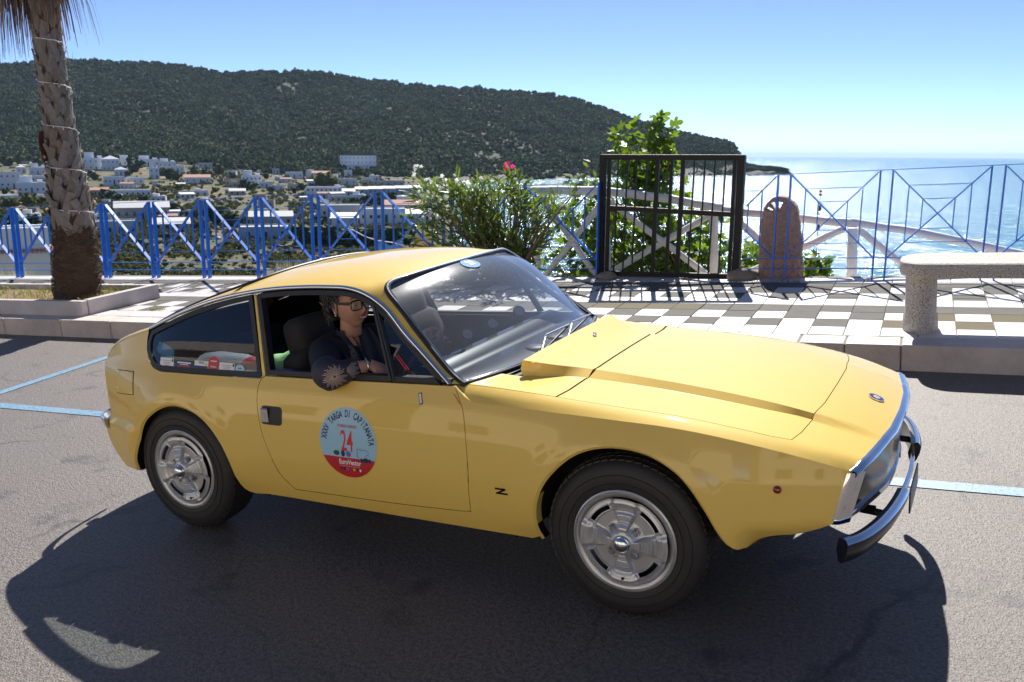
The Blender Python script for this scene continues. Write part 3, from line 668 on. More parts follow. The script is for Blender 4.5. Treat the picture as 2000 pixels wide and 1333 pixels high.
for sg in (-1, 1):
    mb = MB(); mb.tube([(.74, sg * .40, .41), (.845, sg * .41, .400)], .014, 8); mb.build('bumper_bracket', BLACK_RUBBER, car, smooth=60)
    mb = MB(); mb.tube([(.72, sg * .40, .412), (.805, sg * .405, .408)], .018, 8); mb.build('bumper_bracket', PAINT, car, smooth=60)
# plate on the centre bar
PLW = mat('plate_black', (.02, .022, .03), .35); PLT = mat('plate_white', (.75, .75, .75), .4)
mb = MB(); mb.box((.894, .0, .350), (.006, .32, .085), bev=.002); pl = mb.build('number_plate', PLW, car)
mb = MB(); r2 = random.Random(3)
for i in range(7):
    y = -.13 + i * .045
    mb.box(((.8975), y, .345 + .022), (.0012, .024, .006)); mb.box(((.8975), y - .010, .345), (.0012, .006, .044))
    if i % 2: mb.box(((.8975), y + .010, .345), (.0012, .006, .044))
    if i % 3: mb.box(((.8975), y, .345 - .020), (.0012, .024, .006))
mb.build('plate_marks', PLT, pl)
for sg in (-1, 1):
    pts = smooth_poly([(-2.80, sg * .672, .475), (-2.885, sg * .625, .472), (-2.975, sg * .46, .47), (-3.04, sg * .20, .47)], .03); blade(pts, .055, .010 * (-1 if sg < 0 else 1), 'rear_bumper', car, CHROME)
mb = MB(); mb.tube([(-2.70, -.50, .30), (-2.93, -.50, .30)], .028, 12); mb.build('exhaust_pipe', BLACK_RUBBER, car, smooth=60)
# underside, inner floor, wheel wells
mb = MB(); mb.box((-1.1, 0, .27), (2.1, 1.0, .06)); mb.box((-1.10, 0, .29), (1.40, 1.36, .05)); mb.box((.12, 0, .54), (.8, .70, .16)); mb.box((-2.42, 0, .44), (.7, .90, .22)); mb.build('underbody', DARK_TRIM, car)
for hx in (0, -2.24):
    for sg in (-1, 1):
        mb = MB(); a = np.linspace(.0, math.pi, 26); A = np.stack([hx + .380 * np.cos(a), np.full(26, .70), .30 + .380 * np.sin(a)], 1); A[:, 2] = np.minimum(A[:, 2], .680); A[:, 1] = sg * (Yside(A[:, 0], A[:, 2]) - .035); B = A.copy(); B[:, 1] = sg * .46
        mb.grid(np.stack([A, B])); mb.add([(hx, sg * .46, .31)] + B.tolist(), [(0, i + 1, i + 2) for i in range(25)]); mb.build('wheel_well', mat('wheel_well_dark', (.03, .028, .025), .9), car, smooth=60)
# ---- small things on the bodywork
def on_side(V2, F2, centre, scale, off, rot=0.0, sg=-1):
    """map a flat drawing (u right, v up) onto the near side at centre (x,z)"""
    c, s = math.cos(rot), math.sin(rot); V2 = np.asarray(V2, float); U = V2 @ np.array([[c, s], [-s, c]]) * scale
    return surf_side(sg, off)(U + np.array(centre)), F2
def disc2(rx, ry, n=48, c=(0, 0)): return [(c[0] + rx * math.cos(2 * math.pi * i / n), c[1] + ry * math.sin(2 * math.pi * i / n)) for i in range(n)]
def decal_poly(mb, poly, off, step=.02): panel(mb, poly, [], surf_side(-1, off), step, 0)
def deco(mb, V2, F2, centre, scale=1, off=.0015, rot=0.0):
    P, F3 = on_side(V2, F2, centre, scale, off, rot); mb.add(P.tolist(), F3)
DC = (-1.194, .560)
def dclip(ylo_, yhi_, rx=.148, ry=.148, n=64):
    return [(DC[0] + rx * math.cos(a), DC[1] + ry * math.sin(a)) for a in np.linspace(0, 2 * math.pi, n, endpoint=False) if ylo_ <= ry * math.sin(a) <= yhi_]
SK_BLUE = mat('sticker_blue', (.36, .60, .74), .3); ST_RED = mat('sticker_red', (.55, .02, .025), .35); ST_NAVY = mat('sticker_navy', (.01, .025, .09), .4); ST_WHITE = mat('sticker_white', (.8, .8, .8), .35)
ST_GREEN = mat('sticker_green', (.02, .10, .04), .4); ST_YEL = mat('sticker_yellow', (.75, .55, .03), .4)
mb = MB(); decal_poly(mb, [(DC[0] + .148 * math.cos(a), DC[1] + .148 * math.sin(a)) for a in np.linspace(0, 2 * math.pi, 72, endpoint=False)], .0012); dec = mb.build('rally_sticker', SK_BLUE, car, smooth=180)
mb = MB(); a0 = math.asin(-.062 / .148); arc = [(DC[0] + .148 * math.cos(a), DC[1] + .148 * math.sin(a)) for a in np.linspace(math.pi - a0, 2 * math.pi + a0, 40)]; decal_poly(mb, arc, .0018); mb.build('sticker_band', ST_RED, dec, smooth=180)
mb = MB(); V2, F2 = text_mesh('24', .125, .0014, .52); deco(mb, V2, F2, (DC[0] - .004, DC[1] + .005), 1, .0022); mb.build('sticker_number', mat('sticker_number_red', (.72, .035, .035), .4), dec)
mb = MB(); word = 'XXXV TARGA DI CAPITANATA'; tot = len(word); angs = np.linspace(math.radians(171), math.radians(5), tot)
for ch, a in zip(word, angs):
    if ch == ' ': continue
    V2, F2 = text_mesh(ch, .040, .0010, .58); deco(mb, V2, F2, (DC[0] + .122 * math.cos(a), DC[1] + .122 * math.sin(a)), 1, .0022, a - math.pi / 2)
o = mb.build('sticker_lettering', ST_NAVY, dec)
mb = MB(); V2, F2 = text_mesh('30-31 MAGGIO 1 GIUGNO 2025', .017, .0002, .42); deco(mb, V2, F2, (DC[0], DC[1] + .072), 1, .0022); mb.build('sticker_lettering', ST_RED, dec)
mb = MB(); V2, F2 = text_mesh('EuroVector', .030, .0009, .80); deco(mb, V2, F2, (DC[0] + .004, DC[1] - .082), 1, .0024)
for i in range(24): V2 = [(-.0012, -.001), (.0012, -.001), (.0012, .001), (-.0012, .001)]; deco(mb, V2, [(0, 1, 2, 3)], (DC[0] - .05 + i * .0044, DC[1] - .099), 1, .0024)
mb.build('sticker_lettering', ST_WHITE, dec)
mb = MB()
mats_ = [ST_GREEN, ST_NAVY, mat('sticker_mid_blue', (.05, .2, .6), .4), ST_WHITE, ST_YEL, ST_RED]
for c_, rr, k in [((-.062, -.045), (.016, .011), 0), ((-.028, -.045), (.010, .014), 1), ((0, -.045), (.012, .013), 2), ((-.045, -.112), (.006, .006), 1), ((-.028, -.112), (.006, .006), 1), ((-.012, -.112), (.006, .006), 2), ((.022, -.112), (.006, .006), 4), ((.038, -.112), (.006, .006), 1), ((.054, -.112), (.005, .006), 3)]:
    mb = MB(); P = disc2(*rr, 16); deco(mb, P, [tuple(range(16))], (DC[0] + c_[0], DC[1] + c_[1]), 1, .0024); mb.build('sticker_emblem', mats_[k], dec)
mb = MB(); deco(mb, [(-.011, -.004), (.011, -.004), (.011, .002), (-.011, .002)], [(0, 1, 2, 3)], (DC[0], DC[1] - .047), 1, .0028); mb.build('emblem_band', ST_RED, dec)
mb = MB()
outl = [(.045, -.02), (.06, -.018), (.075, -.022), (.095, -.02), (.105, -.03), (.10, -.04), (.088, -.045), (.09, -.056), (.10, -.062), (.085, -.074), (.07, -.07), (.05, -.066), (.052, -.055), (.042, -.048), (.048, -.035)]
for i in range(len(outl)):
    a = np.array(outl[i]); b = np.array(outl[(i + 1) % len(outl)]); d = (b - a) / np.linalg.norm(b - a); n_ = np.array([-d[1], d[0]]) * .0007; deco(mb, [a - n_, b - n_, b + n_, a + n_], [(0, 1, 2, 3)], DC, 1, .0026)
mb.build('map_outline', ST_NAVY, dec); mb = MB()
for q in (.066, .108): deco(mb, disc2(.006, .010, 12), [tuple(range(12))], (DC[0] + q, DC[1] - .066), 1, .0026)
deco(mb, disc2(.016, .010, 14), [tuple(range(14))], (DC[0] + .087, DC[1] - .064), 1, .0026)
mb.build('racing_car_drawing', ST_NAVY, dec)
# window stickers
WS_ = [('w', (-2.297, .8225), .096, .038), ('b', (-2.177, .8205), .128, .034), ('k', (-2.063, .8240), .090, .036), ('r', (-1.985, .835), .036, .058), ('w', (-1.900, .825), .096, .036), ('o', (-1.819, .821), .028, .034)]
stl = dict(w='white card sticker with small print', b='blue and red oblong sticker', k='cream and black sticker', r='red oval sticker', o='pale blue round sticker with red base')
for kd, c_, w_, h_ in WS_:
    def bx(x0, x1, y0, y1): return [(x0, y0), (x1, y0), (x1, y1), (x0, y1)]
    mb = MB(); mt = [ST_WHITE, ST_NAVY, ST_RED, SK_BLUE, ST_YEL, mat('sticker_grey', (.35, .35, .36), .5)]
    if kd in 'ro': decal_poly(mb, [(c_[0] + w_ * math.cos(a), c_[1] + h_ / 1.9 * math.sin(a)) for a in np.linspace(0, 6.283, 30, endpoint=False)], -.003, .02)
    else: decal_poly(mb, [(c_[0] + q[0], c_[1] + q[1]) for q in bx(-w_ / 2, w_ / 2, -h_ / 2, h_ / 2)], -.003, .02)
    n0 = len(mb.f)
    mb.mi = [{'w': 0, 'b': 1, 'k': 0, 'r': 2, 'o': 3}[kd]] * n0
    if kd == 'w':
        mb.m = 5
        for j, yq in enumerate((.007, -.001, -.008)): deco(mb, bx(-.030 + j * .004, .030 - j * .004, -.0012, .0012), [(0, 1, 2, 3)], (c_[0], c_[1] + yq), 1, -.0022)
        mb.m = 1; deco(mb, bx(-.005, .005, -.006, .006), [(0, 1, 2, 3)], (c_[0] + .040, c_[1] + .009), 1, -.0022)
        mb.m = 2; deco(mb, bx(-.016, .016, -.001, .001), [(0, 1, 2, 3)], (c_[0], c_[1] - .015), 1, -.0022)
    if kd == 'b':
        mb.m = 0; deco(mb, bx(-.045, .045, -.003, .003), [(0, 1, 2, 3)], (c_[0], c_[1] + .006), 1, -.0022); deco(mb, bx(-.03, .03, -.0015, .0015), [(0, 1, 2, 3)], (c_[0], c_[1] - .002), 1, -.0022)
        mb.m = 2; deco(mb, bx(-.045, .045, -.003, .003), [(0, 1, 2, 3)], (c_[0], c_[1] - .012), 1, -.0022)
    if kd == 'k':
        mb.m = 1; deco(mb, bx(-.044, .044, -.007, .006), [(0, 1, 2, 3)], (c_[0], c_[1] - .010), 1, -.0022); V2, F2 = text_mesh('VALLI', .014, .0003, 1); deco(mb, V2, F2, (c_[0], c_[1] + .010), 1, -.0022)
        mb.m = 4; deco(mb, disc2(.007, .007, 12), [tuple(range(12))], (c_[0] + .032, c_[1] + .002), 1, -.0018)
    if kd == 'r':
        mb.m = 0; deco(mb, bx(-.020, .020, -.002, .002), [(0, 1, 2, 3)], (c_[0], c_[1] + .010), 1, -.0022); V2, F2 = text_mesh('Verificato', .011, .0002, .9); deco(mb, V2, F2, (c_[0], c_[1] - .014), 1, -.0022)
    if kd == 'o':
        mb.m = 2; deco(mb, bx(-.018, .018, -.003, .003), [(0, 1, 2, 3)], (c_[0], c_[1] - .012), 1, -.0022); mb.m = 1; deco(mb, bx(-.010, .010, -.002, .002), [(0, 1, 2, 3)], (c_[0], c_[1] + .003), 1, -.0022)
    s_ = mb.build('window_sticker', mt, qwin_o, smooth=180); s_['label'] = stl[kd]
# door handle
mb = MB(); hc = (-1.607, .640); w_, h_ = .058, .040
rr = lambda w_, h_, r_, n=5: [(sx * (w_ - r_) + r_ * math.cos(a), sy * (h_ - r_) + r_ * math.sin(a)) for sx, sy, a0 in ((1, 1, 0), (-1, 1, 90), (-1, -1, 180), (1, -1, 270)) for a in np.radians(np.linspace(a0, a0 + 90, n))]
decal_poly(mb, [(hc[0] + x, hc[1] + y) for x, y in rr(w_, h_, .016)], .003); P = [(hc[0] + x, hc[1] + y) for x, y in rr(w_, h_, .016)]; A = surf_side(-1, .003)(np.array(P)); mb.grid(np.stack([np.vstack([A, A[:1]]), np.vstack([A, A[:1]]) + np.array([0, .004, 0])])); hd = mb.build('door_handle', BLACK_RUBBER, door_o, smooth=60)
mb = MB(); pts = np.array([(hc[0] - .034, hc[1])]); A = surf_side(-1, .008)(pts)[0]; mb.box(A, (.040, .010, .064), bev=.004)
mb.box(A + np.array([0, -.006, 0]), (.016, .003, .022), bev=.001); mb.build('handle_flap', SATIN, door_o)
# fuel flap: a thin dark line round a body-coloured flap
fl = [(-2.700, .752), (-2.541, .760), (-2.525, .650), (-2.693, .638)]
mb = MB(); decal_poly(mb, fl, .0012); mb.build('fuel_flap', mat('shut_line_dark', (.03, .02, .01), .6), car, smooth=180)
mb = MB(); decal_poly(mb, L2(inset(fl, .0035)), .0028); mb.build('fuel_flap', PAINT, car, smooth=180)
# Z badge, side repeater, tape strips, red pinstripes, nose emblem, washer jet
mb = MB(); Z2 = [(-.026, .012), (.018, .012), (.018, .006), (-.006, -.006), (.026, -.006), (.026, -.012), (-.024, -.012), (-.022, -.007), (.004, .006), (-.026, .006)]
n = len(Z2); A = surf_side(-1, .004)(np.array(Z2) + np.array([-.476, .446])); B = surf_side(-1, .0005)(np.array(Z2) + np.array([-.476, .446]))
mb.add(A.tolist() + B.tolist(), [(0, 1, 2, 8, 9), (2, 3, 8), (3, 7, 8), (3, 4, 5, 6, 7)] + [(i, (i + 1) % n, n + (i + 1) % n, n + i) for i in range(n)]); mb.build('z_badge', mat('badge_black', (.02, .02, .025), .2, .5), car)
mb = MB(); c3 = surf_side(-1, 0)(np.array([(.539, .568)]))[0]; mb.lathe([(.014, .0), (.014, -.003), (.009, -.009), (0, -.011)], 18, 'Y', c3); mb.build('side_repeater', LAMP_RED, car, smooth=60)
for nm, c_, w_, h_, ro, mt, off in (('tape_strip', (-.838, .769), .008, .022, .25, ST_NAVY, .0015), ('tape_strip', (-.838, .769), .0045, .018, .25, ST_WHITE, .0025)):
    mb = MB(); deco(mb, [(-w_, -h_), (w_, -h_), (w_, h_), (-w_, h_)], [(0, 1, 2, 3)], c_, 1, off, ro); mb.build(nm, mt, door_o)
REDP = mat('pinstripe_red', (.65, .02, .02), .4)
for a, b, off in (((-.985, .926), (-.921, .870), -.004), ((-.972, .927), (-.908, .871), -.004), ((-.690, .797), (-.655, .762), .0016)):
    a, b = np.array(a), np.array(b); d = (b - a) / np.linalg.norm(b - a); n_ = np.array([-d[1], d[0]]) * (.0016); mb = MB(); P = resample([a - n_, b - n_, b + n_, a + n_], .1); deco(mb, P, [tuple(range(len(P)))], (0, 0), 1, off); mb.build('pinstripe', REDP, fr if False else car)
mb = MB(); c3 = surf_top(.001)(np.array([(.754, -.004)]))[0]; e1 = surf_top(.001)(np.array([(.784, -.004)]))[0] - c3; e1 = Vector(e1).normalized(); e2 = Vector((0, 1, 0)); e3 = e1.cross(e2)
def emb(r_, h0, h1, n=28):
    vs = [Vector(c3) + (e1 * math.cos(a) + e2 * math.sin(a)) * r_ + e3 * h for h in (h0, h1) for a in np.linspace(0, 6.2832, n, endpoint=False)]
    return vs, [tuple(range(n, 2 * n))] + [(i, (i + 1) % n, n + (i + 1) % n, n + i) for i in range(n)]
mb.add(*emb(.029, 0, .004)); em = mb.build('nose_emblem', CHROME, car)
mb = MB(); mb.add(*emb(.024, .004, .0046)); mb.build('emblem_ring', mat('emblem_blue', (.02, .05, .2), .3), em)
mb = MB(); mb.add(*emb(.014, .0046, .0052)); mb.build('emblem_centre', ST_WHITE, em)
mb = MB(); mb.bar(Vector(c3) + e1 * .013 + e3 * .0056, Vector(c3) - e1 * .013 + e3 * .0056, .004, .001); mb.bar(Vector(c3) + e2 * .012 + e3 * .0056, Vector(c3) - e2 * .001 + e3 * .0056, .004, .001); mb.build('emblem_cross', ST_RED, em)
mb = MB(); c3 = Vector((-.430, .085, float(Ztop(-.43, .085)))); mb.lathe([(.009, 0), (.009, .006), (.006, .014), (0, .016)], 12, 'Z', c3); mb.build('washer_jet', CHROME, car, smooth=50)
# wipers parked along the screen base
for a, b, c_ in (((-.52, -.28, .852), (-.60, -.06, .886), (-.615, .22, .880)), ((-.53, .02, .862), (-.60, .22, .886), (-.630, .50, .872))):
    mb = MB(); mb.tube([a, b], .004, 6); mb.tube([Vector(b) + Vector((0, 0, .006)), c_], .0035, 6); wi = mb.build('wiper', SATIN, car, smooth=60)
    mb = MB(); mb.bar(Vector(a) + Vector((-.012, .0, -.002)), Vector(c_) + Vector((-.004, 0, -.005)), .004, .010); mb.build('wiper_blade', BLACK_RUBBER, wi)
for x_, z_ in ((-1.76, .243), (-.49, .240)):
    mb = MB(); mb.box((x_, -.66, z_), (.05, .02, .015)); mb.tube([(x_ + .015, -.66, z_), (x_ + .03, -.69, z_ - .004)], .006, 6); mb.build('jacking_point', PAINT, car)
# ================================================================ wheels
TYRE = mat('tyre_rubber', (.022, .020, .019), .62, bump=(260, .25, .0006), var=(9, .5, (.035, .030, .026)))
ALLOY = mat('cast_alloy', (.60, .60, .59), .34, .55, bump=(400, .12, .0004), var=(12, .3, (.30, .30, .30)))
def wheel_face():
    """cast four spoke disc as polar height field; y = outward depth (negative is outwards)"""
    nth, nr = 192, 50; R0, R1 = .030, .166
    th = np.linspace(0, 2 * np.pi, nth, endpoint=False); r = np.linspace(R0, R1, nr); TH, RR = np.meshgrid(th, r, indexing='ij')
    q = (TH + math.pi / 4) % (math.pi / 2) - math.pi / 4                        # angle from the nearest spoke axis (spokes at 0,90,180,270)
    half = .30 + .0 * RR                                                       # spoke half angle
    sp = 1 - sst(half - .06, half + .06, np.abs(q))                            # 1 on a spoke
    dish = .024 * (1 - sst(.03, .085, RR))                                     # centre bulges outwards
    h = .000 + dish + sp * (.010 * sst(.040, .060, RR) * (1 - sst(.10, .120, RR)) + .010 * sst(.115, .14, RR))
    h += (1 - sp) * (-.010) * sst(.035, .06, RR) * (1 - sst(.118, .128, RR))
    h += sp * .0022 * (np.sin(RR / .0105 * 2 * math.pi) > .1) * (RR > .058) * (RR < .110)    # cast ribs
    h += .007 * np.exp(-((np.abs(q) - .31) / .045)**2) * sst(.045, .07, RR) * (1 - sst(.112, .122, RR))
    ring = np.exp(-((RR - .150) / .006)**2) * .003; h += ring
    slot = (np.abs(q) > .44) & (RR > .125) & (RR < .146)
    edge = np.exp(-(np.maximum(0, np.abs(RR - .1355) - .0105) / .003)**2) * (np.abs(q) > .40); h += np.where(slot, 0, edge * .004)
    V = np.stack([RR * np.cos(TH), -h - .012, RR * np.sin(TH)], -1)
    mb = MB(); K_ = nr; mb.add(V.reshape(-1, 3).tolist(), [])
    for i in range(nth):
        j = (i + 1) % nth
        for k in range(nr - 1):
            if slot[i, k] and slot[j, k + 1] and slot[j, k] and slot[i, k + 1]: continue
            mb.f.append((i * K_ + k, i * K_ + k + 1, j * K_ + k + 1, j * K_ + k)); mb.mi.append(0)
    return mb
def make_wheel():
    w_ = bpy.data.objects.new('wheel', None); COL.objects.link(w_); w_.parent = car
    mb = MB()
    prof = [(.170, .055), (.182, .058), (.240, .068), (.285, .060), (.303, .044)]
    tp = [(.176, .010), (.186, -.004), (.205, -.014), (.245, -.017), (.275, -.010), (.292, .004), (.303, .022), (.307, .045), (.3085, .085), (.307, .125), (.303, .148), (.275, .172), (.205, .175), (.176, .160)]
    mb.lathe([(a, b) for a, b in tp], 96, 'Y')
    for rr_ in (.2205, .252): mb.lathe([(rr_ - .0015, -.0157), (rr_, -.0185), (rr_ + .0015, -.0157)], 96, 'Y')
    ty = mb.build('tyre', TYRE, w_, smooth=35)
    mb = MB()
    for i in range(60):      # tread blocks over the shoulder
        a = 2 * math.pi * i / 60
        for yb, ro, wd, sh in ((.022, .3000, .022, 0), (.048, .3052, .020, .4), (.078, .3065, .024, .1), (.108, .3055, .020, .5), (.140, .3000, .026, .2)):
            a2 = a + sh * 2 * math.pi / 60; c_ = Vector((ro * math.cos(a2), yb, ro * math.sin(a2))); R_ = Matrix.Rotation(-a2, 3, 'Y') @ Matrix.Rotation(.25, 3, 'X'); mb.box(c_, (.007, wd, .023), R_)
    tr = mb.build('tread', TYRE, ty); tr['kind'] = 'stuff'
    mb = MB(); mb.lathe([(.166, .012), (.163, .002), (.170, -.006), (.178, -.012), (.184, -.0135), (.187, -.010), (.190, -.016), (.195, -.013), (.1955, -.004), (.192, .004), (.180, .020), (.172, .10), (.186, .17)], 96, 'Y')
    rim = mb.build('rim', ALLOY, w_, smooth=40)
    mb = wheel_face(); sp = mb.build('spoke_disc', ALLOY, rim, smooth=32)
    mb = MB(); mb.lathe([(0, .06), (.17, .06)], 40, 'Y'); mb.build('brake_disc', mat('brake_dark', (.012, .011, .010), .6), rim)
    mb = MB(); mb.lathe([(.033, -.030), (.033, -.040), (.030, -.043), (.028, -.0425), (.027, -.048), (.021, -.054), (.011, -.058), (0, -.059)], 32, 'Y'); mb.build('hub_cap', CHROME, rim, smooth=50)
    for k in range(4):
        a = math.pi / 4 + k * math.pi / 2; c_ = (.062 * math.cos(a), -.0, .062 * math.sin(a)); mb = MB(); mb.lathe([(.013, -.004), (.013, -.022), (.010, -.026), (0, -.026)], 6, 'Y', c_); mb.lathe([(.016, -.004), (.017, -.012), (.0145, -.012)], 16, 'Y', c_); mb.build('wheel_nut', SATIN, rim, smooth=30)
    mb = MB(); mb.tube([(.0, -.012, -.146), (.003, -.024, -.142)], [.008, .006], 8); mb.tube([(.003, -.022, -.144), (.006, -.03, -.136)], .004, 6); mb.build('valve', BLACK_RUBBER, rim, smooth=50)
    return w_
w0 = make_wheel()
def place(o, x, y, flip, rot, steer=0.0):
    o.matrix_local = Matrix.Translation((x, y, .305)) @ Matrix.Rotation(steer + (math.pi if flip else 0), 4, 'Z') @ Matrix.Rotation(rot, 4, 'Y')
wl = [w0] + [copy_tree(w0, car) for _ in range(3)]
place(wl[0], .0, -.715, False, math.radians(4), math.radians(1.5)); place(wl[1], -2.245, -.695, False, math.radians(-12))
place(wl[2], .0, .715, True, .4, math.radians(1.5)); place(wl[3], -2.245, .695, True, .9)
# ================================================================ interior
SEAT = mat('seat_cloth', (.030, .026, .024), .85, bump=(500, .3, .0005), var=(30, .4, (.05, .045, .04)))
def cushion(mb, c, d, rot=None, bev=.05, lev=2):
    """rounded pad"""
    bm = bmesh.new(); bmesh.ops.create_cube(bm, size=1)
    bmesh.ops.subdivide_edges(bm, edges=bm.edges, cuts=4, use_grid_fill=True)
    R_ = rot or Matrix.Identity(3)
    vs = []
    for v in bm.verts:
        p = Vector(v.co) * 2; m = max(abs(p.x), abs(p.y), abs(p.z)); L = (abs(p.x)**5 + abs(p.y)**5 + abs(p.z)**5)**(1 / 5); p = p * (m / L if L else 1)
        vs.append(R_ @ Vector((p.x * d[0] / 2, p.y * d[1] / 2, p.z * d[2] / 2)) + Vector(c))
    bm.verts.index_update(); mb.add(vs, [tuple(q.index for q in f.verts) for f in bm.faces]); bm.free()
for sg in (-1, 1):
    s_ = bpy.data.objects.new('seat', None); COL.objects.link(s_); s_.parent = car
    mb = MB(); cushion(mb, (-1.29, sg * .34, .44), (.50, .50, .17)); mb.build('seat_cushion', SEAT, s_, smooth=180)
    mb = MB(); R_ = Matrix.Rotation(-.24, 3, 'Y'); cushion(mb, (-1.575, sg * .36, .64), (.15, .48, .50), R_); mb.build('seat_backrest', SEAT, s_, smooth=180)
    mb = MB(); cushion(mb, (-1.645, sg * .385, .905), (.12, .26, .22), R_); mb.build('headrest', SEAT, s_, smooth=180)
mb = MB(); mb.box((-1.25, 0, .305), (1.5, 1.30, .02)); mb.box((-1.2, 0, .40), (.9, .22, .18)); mb.build('cabin_floor', DARK_TRIM, car)
mb = MB(); mb.box((-2.18, 0, .62), (.95, 1.22, .03)); mb.box((-1.72, 0, .50), (.03, 1.22, .26)); mb.box((-2.66, 0, .66), (.03, 1.0, .20)); mb.build('luggage_floor', mat('dark_carpet', (.015, .015, .018), .95), car)
# dashboard
DASH = mat('dashboard_vinyl', (.035, .037, .040), .22, bump=(900, .15, .0003))
xs_d = np.linspace(0, 1, 14); rows = []
for y in np.linspace(-.60, .60, 25):
    u = y / .6; xf = -.585 - .06 * u * u; xb = -.90 - .0 * u; prof_ = [(xf, .800), (xf - .07, .815), (-.76, .832), (-.795, .826), (-.815, .840), (-.86, .862), (-.90, .868), (-.925, .855), (-.93, .80), (-.915, .72), (-.88, .62)]
    rows.append([(a, y, b) for a, b in prof_])
mb = MB(); mb.grid(np.array(rows)); dash = mb.build('dashboard', DASH, car, smooth=60, fix=True)
mb = MB()
GA = mat('gauge_face', (.22, .24, .26), .2, coat=1)
for px_, py_ in ((912, 648), (971, 624), (1027, 592)):
    # pods standing on the back edge of the dashboard, facing forwards-up
    pass
podpos = [(-.935, -.170, .905), (-.935, .06, .905), (-.935, .33, .910)]
for i, c_ in enumerate(podpos):
    n_ = Vector((.62, -.45, .62)).normalized(); a_ = n_.cross(Vector((0, 0, 1))).normalized(); b_ = a_.cross(n_)
    mb = MB(); N = 20; R_ = .030; c_ = Vector(c_); vs = []
    for h, r_ in ((-.05, .024), (0, R_), (.004, R_), (.002, R_ - .006)): vs += [c_ + n_ * h + (a_ * math.cos(t) + b_ * math.sin(t)) * r_ for t in np.linspace(0, 6.2832, N, endpoint=False)]
    mb.add(vs, [(k * N + j, k * N + (j + 1) % N, (k + 1) * N + (j + 1) % N, (k + 1) * N + j) for k in range(3) for j in range(N)] + [tuple(range(N))[::-1]]); pod = mb.build('dashboard_pod', BLACK_RUBBER, car, smooth=50)
    mb = MB(); mb.add([c_ + n_ * .002 + (a_ * math.cos(t) + b_ * math.sin(t)) * (R_ - .006) for t in np.linspace(0, 6.2832, N, endpoint=False)], [tuple(range(N))]); mb.build('pod_lens', GA, pod)
mb = MB()
for y in (-.02, .20): mb.lathe([(.001, .003), (.038, .003), (.043, .0)], 24, 'Z', (-.68, y, .826))
dv = mb.build('demister_vent', BLACK_RUBBER, dash, smooth=60)
# steering wheel in front of the person, scalloped brown rim
mb = MB(); cS = Vector((-1.055, -.37, .755)); nS_ = Vector((-.90, 0, .43)).normalized(); aS = Vector((0, 1, 0)); bS = nS_.cross(aS); N = 72
pts = [cS + (aS * math.cos(t) + bS * math.sin(t)) * .185 for t in np.linspace(0, 2 * math.pi, N, endpoint=False)]
mb.tube(pts, [.0125 + .0045 * math.cos(k / N * 2 * math.pi * 24) for k in range(N)], 8, closed=True); stw = mb.build('steering_wheel', mat('brown_wheel_rim', (.045, .018, .010), .35), car, smooth=180)
mb = MB()
for t in (0, math.pi, -math.pi / 2): mb.bar(cS - nS_ * .02, cS + (aS * math.cos(t) + bS * math.sin(t)) * .175, .028, .003)
mb.tube([cS - nS_ * .02, cS - nS_ * -.01], .03, 12); mb.build('wheel_spokes', SATIN, stw, smooth=50)
# far door pull strap / bright rail seen through the cabin
mb = MB(); mb.bar((-2.34, .02, .70), (-1.98, -.02, .815), .03, .012); mb.build('luggage_rail', CHROME, car)
# things lying in the back
mb = MB(); P = []
for i, u in enumerate(np.linspace(0, 1, 14)):
    P.append([(-1.96 + .30 * u + .01 * math.sin(9 * v + 5 * u), -.50 + .26 * v, .66 + .17 * math.sin(math.pi * (.12 + .8 * u)) * math.sin(math.pi * (.1 + .8 * v)) + .012 * math.sin(17 * u + 9 * v)) for v in np.linspace(0, 1, 12)])
mb.grid(np.array(P)); gc = mb.build('green_cloth', mat('green_cloth', (.20, .55, .16), .7, var=(14, .6, (.5, .8, .45)), bump=(30, .5, .01)), None, smooth=180); top(gc); tag(gc, 'bright green cloth heaped behind the rear side window of the car', 'cloth')
bag = thing('shopping_bag', 'grey plastic bag with a red end lying behind the rear side window', 'bag')
mb = MB(); prof_ = [(0, .02), (.05, .075), (.12, .085), (.30, .08), (.34, .07)]; rows = []
for x_, r_ in prof_: rows.append([(-2.36 + x_ * 1.0, -.42 + r_ * math.cos(t) * 1.2, .73 + r_ * math.sin(t)) for t in np.linspace(0, 2 * math.pi, 17)])
mb.grid(np.array(rows)); mb.build('bag_body', mat('bag_grey', (.30, .31, .36), .3, coat=.3, bump=(14, .6, .02)), bag, smooth=180)
mb = MB(); rows = []
for x_, r_ in [(.34, .072), (.37, .075), (.42, .070), (.44, .03), (.445, 0)]: rows.append([(-2.36 + x_, -.42 + r_ * math.cos(t) * 1.2, .73 + r_ * math.sin(t)) for t in np.linspace(0, 2 * math.pi, 17)])
mb.grid(np.array(rows)); mb.build('bag_end', mat('bag_red', (.35, .03, .04), .35), bag, smooth=180)
mb = MB(); rows = [[(-2.425 + .035 * math.sin(3 * v) + .09 * v, -.60 + .01 * math.sin(8 * u), .80 + .10 * u - .06 * v) for v in np.linspace(0, 1, 8)] for u in np.linspace(0, 1, 8)]; mb.grid(np.array(rows)); bc = mb.build('blue_cloth', mat('blue_cloth', (.10, .35, .60), .7), None, smooth=180); top(bc); tag(bc, 'small pale blue cloth in the rear corner of the rear side window', 'cloth')
